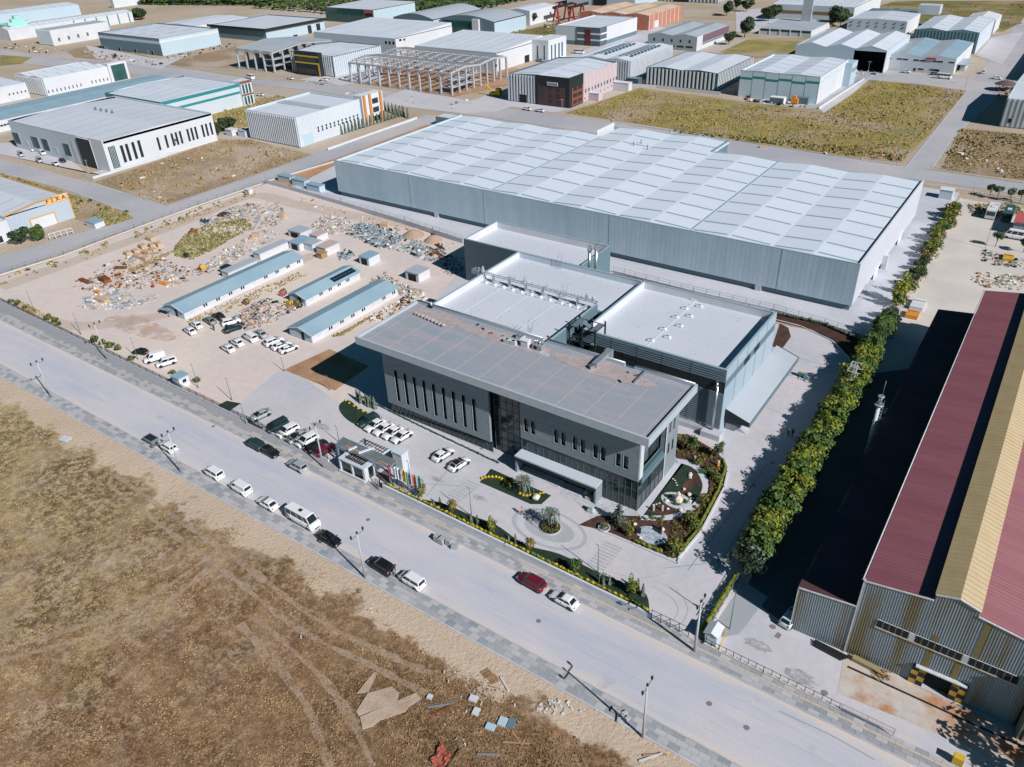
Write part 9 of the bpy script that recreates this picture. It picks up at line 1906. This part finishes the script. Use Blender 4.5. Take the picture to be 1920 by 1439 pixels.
def far_bushes(name,label,q,n_,ms,big=1.0):
 f=poly_pt(q,[0]);b=MB();ks=[b._m(m) for m in ms]
 for i in range(n_):
  p=f()
  if p is None:continue
  s=U(.3,1.0)*big
  for j in range(14):d=Vector((random.gauss(0,1),random.gauss(0,1),abs(random.gauss(0,1)))).normalized();leaf(b,Vector((p[0],p[1],.1))+d*s*.7,s*.7,d,random.choice(ks))
 b.build(name,None,label,'scrub',kind='stuff',base=(0,0,0))
far_bushes('field_scrub','dark green scrub along the near edge of the golden field',[(1250,244),(1440,262),(1560,272),(1690,290),(1686,304),(1560,288),(1440,270),(1250,248)],420,[gl_d,dry3,dry3,gl_o]);far_bushes('field_scrub','scattered scrub on the golden field',[(1100,214),(1380,198),(1545,214),(1640,154),(1812,172),(1690,300),(1300,246)],420,[dry3,dry3,gl_o,dry1])
far_bushes('field_scrub','scrub on the brown field right of the avenue',[(1765,300),(1800,242),(1920,254),(1920,300)],160,[dry3,gl_d,dry1]);far_bushes('field_scrub','scrub on the triangular field',[(190,345),(395,268),(470,262),(580,290),(313,384)],200,[dry3,dry2,dry1]);far_bushes('field_scrub','green scrub on the verge beside the orange-edged works',[(0,328),(120,362),(240,400),(250,412),(190,426),(60,380)],240,[dry3,gl_d,gl_m])
far_bushes('field_scrub','low weeds along the road fence of the construction yard',[(0,524),(120,486),(253,437),(373,393),(480,356),(480,362),(253,448),(0,540)],130,[dry3,gl_m,dry1]);far_bushes('ground_cover','low mixed planting covering the garden bed outside the curved path',[(1262,815),(1290,815),(1345,848),(1357,866),(1361,885),(1354,915),(1336,951),(1312,995),(1271,1045),(1262,1048),(1256,1020),(1256,985),(1185,978),(1185,970),(1285,967),(1328,925),(1330,890),(1300,862),(1266,856)],1500,gcov,.45)
far_bushes('field_scrub','bushes between the far halls',[(950,62),(1050,44),(1100,60),(1020,70)],160,[gl_d,dry3]);far_bushes('field_scrub','weeds at the upper border',[(1640,14),(1920,6),(1920,50),(1700,46)],240,[dry3,gl_o,dry1])
stain=patchy(mat('dark_ground_stain',(0.3,0.29,0.31),(0.4,0.38,0.4),scale=.8,amp=.2),.9,.42,.6,.6)
x,y=G(1872,1408);plant('darkopen',x+6.0,y-1.4,'yard_tree','dark tree standing in the old factory yard at the right border',s=1.7)
for px,py,rx,ry in ((1395,745,1.4,.7),(1420,640,1.8,.6),(1480,700,1.0,.6),(1180,1105,1.6,.6),(600,800,2.2,.8),(820,900,1.5,.5),(1500,1270,2.0,1.0),(1420,1210,1.6,.8),(900,935,1.4,.5)):x,y=G(px,py);gp('ground_stain',blob(x,y,rx,ry,22,.5),stain,.05,world_pts=True)
for px,py in ((400,800),(690,975),(1010,1165),(1330,1320),(1400,1365)):x,y=G(px,py);gp('manhole',ell((x,y),.33,.33,16),mat('manhole_iron',(0.2,0.19,0.2)),0.012,world_pts=True)
# ================================================================== PEOPLE
def person(px,py,ang,shirt,trousers,hair,label,z=0.0,pose=0,shirtc=None):
 x,y=G(px,py) ;x0,y0=x,y
 J={'pel':(0,0,.93),'chest':(.02,0,1.25),'neck':(.02,0,1.45),'head':(.04,0,1.56),'top':(.04,0,1.68),'hipL':(0,.1,.9),'kneL':(.14+pose*.1,.11,.5),'ankL':(.12,.11,.08),'toeL':(.27,.12,.04),'hipR':(0,-.1,.9),'kneR':(-.02,-.11,.49),'ankR':(-.2,-.11,.08),'toeR':(-.05,-.12,.04),
         'shL':(0,.2,1.38),'elL':(.05+pose*.15,.27,1.1),'wrL':(.18+pose*.25,.26,.87+pose*.25),'shR':(0,-.2,1.38),'elR':(-.08+pose*.25,-.27,1.1),'wrR':(-.02+pose*.35,-.28,.86+pose*.25)}
 E_l=[('pel','chest'),('chest','neck'),('neck','head'),('head','top'),('pel','hipL'),('hipL','kneL'),('kneL','ankL'),('ankL','toeL'),('pel','hipR'),('hipR','kneR'),('kneR','ankR'),('ankR','toeR'),('neck','shL'),('shL','elL'),('elL','wrL'),('neck','shR'),('shR','elR'),('elR','wrR')]
 RAD={'pel':.14,'chest':.16,'neck':.06,'head':.1,'top':.085,'hipL':.1,'hipR':.1,'kneL':.065,'kneR':.065,'ankL':.045,'ankR':.045,'toeL':.04,'toeR':.04,'shL':.065,'shR':.065,'elL':.045,'elR':.045,'wrL':.03,'wrR':.03}
 ks=list(J);V=[J[k] for k in ks];ED=[(ks.index(a),ks.index(b_)) for a,b_ in E_l]
 for s,wk in ((1,'wrL'),(-1,'wrR')):          # palm and five fingers
  w=Vector(J[wk]);d=Vector((.05+pose*.1,0,-1)).normalized();i=ks.index(wk);V.append(tuple(w+d*.08));ED.append((i,len(V)-1));pi=len(V)-1;ks.append(wk+'palm');RAD[wk+'palm']=.022
  for f_ in range(4):V.append(tuple(w+d*(.16-.008*abs(f_-1))+Vector(((f_-1.5)*.02,0,0))));ED.append((pi,len(V)-1));ks.append('f');
  V.append(tuple(w+d*.1+Vector((.045,0,0))));ED.append((i,len(V)-1));ks.append('f')
 RAD['f']=.008
 me=bpy.data.meshes.new('body');me.from_pydata(V,ED,[]);o=bpy.data.objects.new('body_tmp',me);COL.objects.link(o)
 m=o.modifiers.new('skin','SKIN');m.use_smooth_shade=True
 for i,k in enumerate(ks):r=RAD[k];me.skin_vertices[0].data[i].radius=(r,r*(.75 if k in ('chest','pel') else 1));me.skin_vertices[0].data[i].use_root=(i == 0)
 o.modifiers.new('sub','SUBSURF').levels=1
 dg=bpy.context.evaluated_depsgraph_get();me2=bpy.data.meshes.new_from_object(o.evaluated_get(dg));bpy.data.objects.remove(o)
 skin=mat('skin',(0.45,0.27,0.2));ms=[skin,mat('shirt_'+shirt,shirtc),mat('trousers_'+trousers,(0.03,0.035,0.05)),mat('hair_'+hair,(0.02,0.015,0.012)),rubber]
 me2.materials.clear()
 for q in ms:me2.materials.append(q)
 for p in me2.polygons:
  c=p.center;p.material_index=3 if (c.z > 1.6 or (c.z > 1.5 and c.x < .0)) else 0 if (c.z > 1.43 or (abs(c.y) > .2 and c.z < 1.02)) else 1 if c.z > .93 else 4 if c.z < .09 else 2
 t=thing('person',label,'person',(x,y,z),math.radians(ang));inst(me2,'body',t,(0,0,0))
 hb_=MB();
 for s in (-.035,.035):hb_.box(.135,s-.012,1.585,.146,s+.012,1.6,black_m)
 hb_.box(.13,-.02,1.53,.142,.02,1.54,red_p);hb_.hexa([(.13,-.012,1.545),(.165,-.01,1.55),(.165,.01,1.55),(.13,.012,1.545)],[(.125,-.008,1.59),(.14,-.004,1.59),(.14,.004,1.59),(.125,.008,1.59)],skin)
 inst(hb_.mesh('face'),'face',t,(0,0,0))
person(979,966,200,'coral','dark','dark','person in a coral top walking on the ring paving by the roundabout',shirtc=(0.75,0.22,0.2))
person(402,621,120,'dark','dark','dark','person in dark clothes walking among the yard cars',shirtc=(0.03,0.05,0.07))
person(741,1082,200,'grey','dark','dark','person in grey leaning into the open tailgate of the black car',pose=1,shirtc=(0.25,0.26,0.28))
person(1477,819,90,'black','dark','dark','left of two people in dark clothes standing in the tree shadow of the yard',shirtc=(0.02,0.02,0.025));person(1485,819,250,'black','dark','dark','right of two people in dark clothes standing in the tree shadow of the yard',shirtc=(0.02,0.02,0.025))
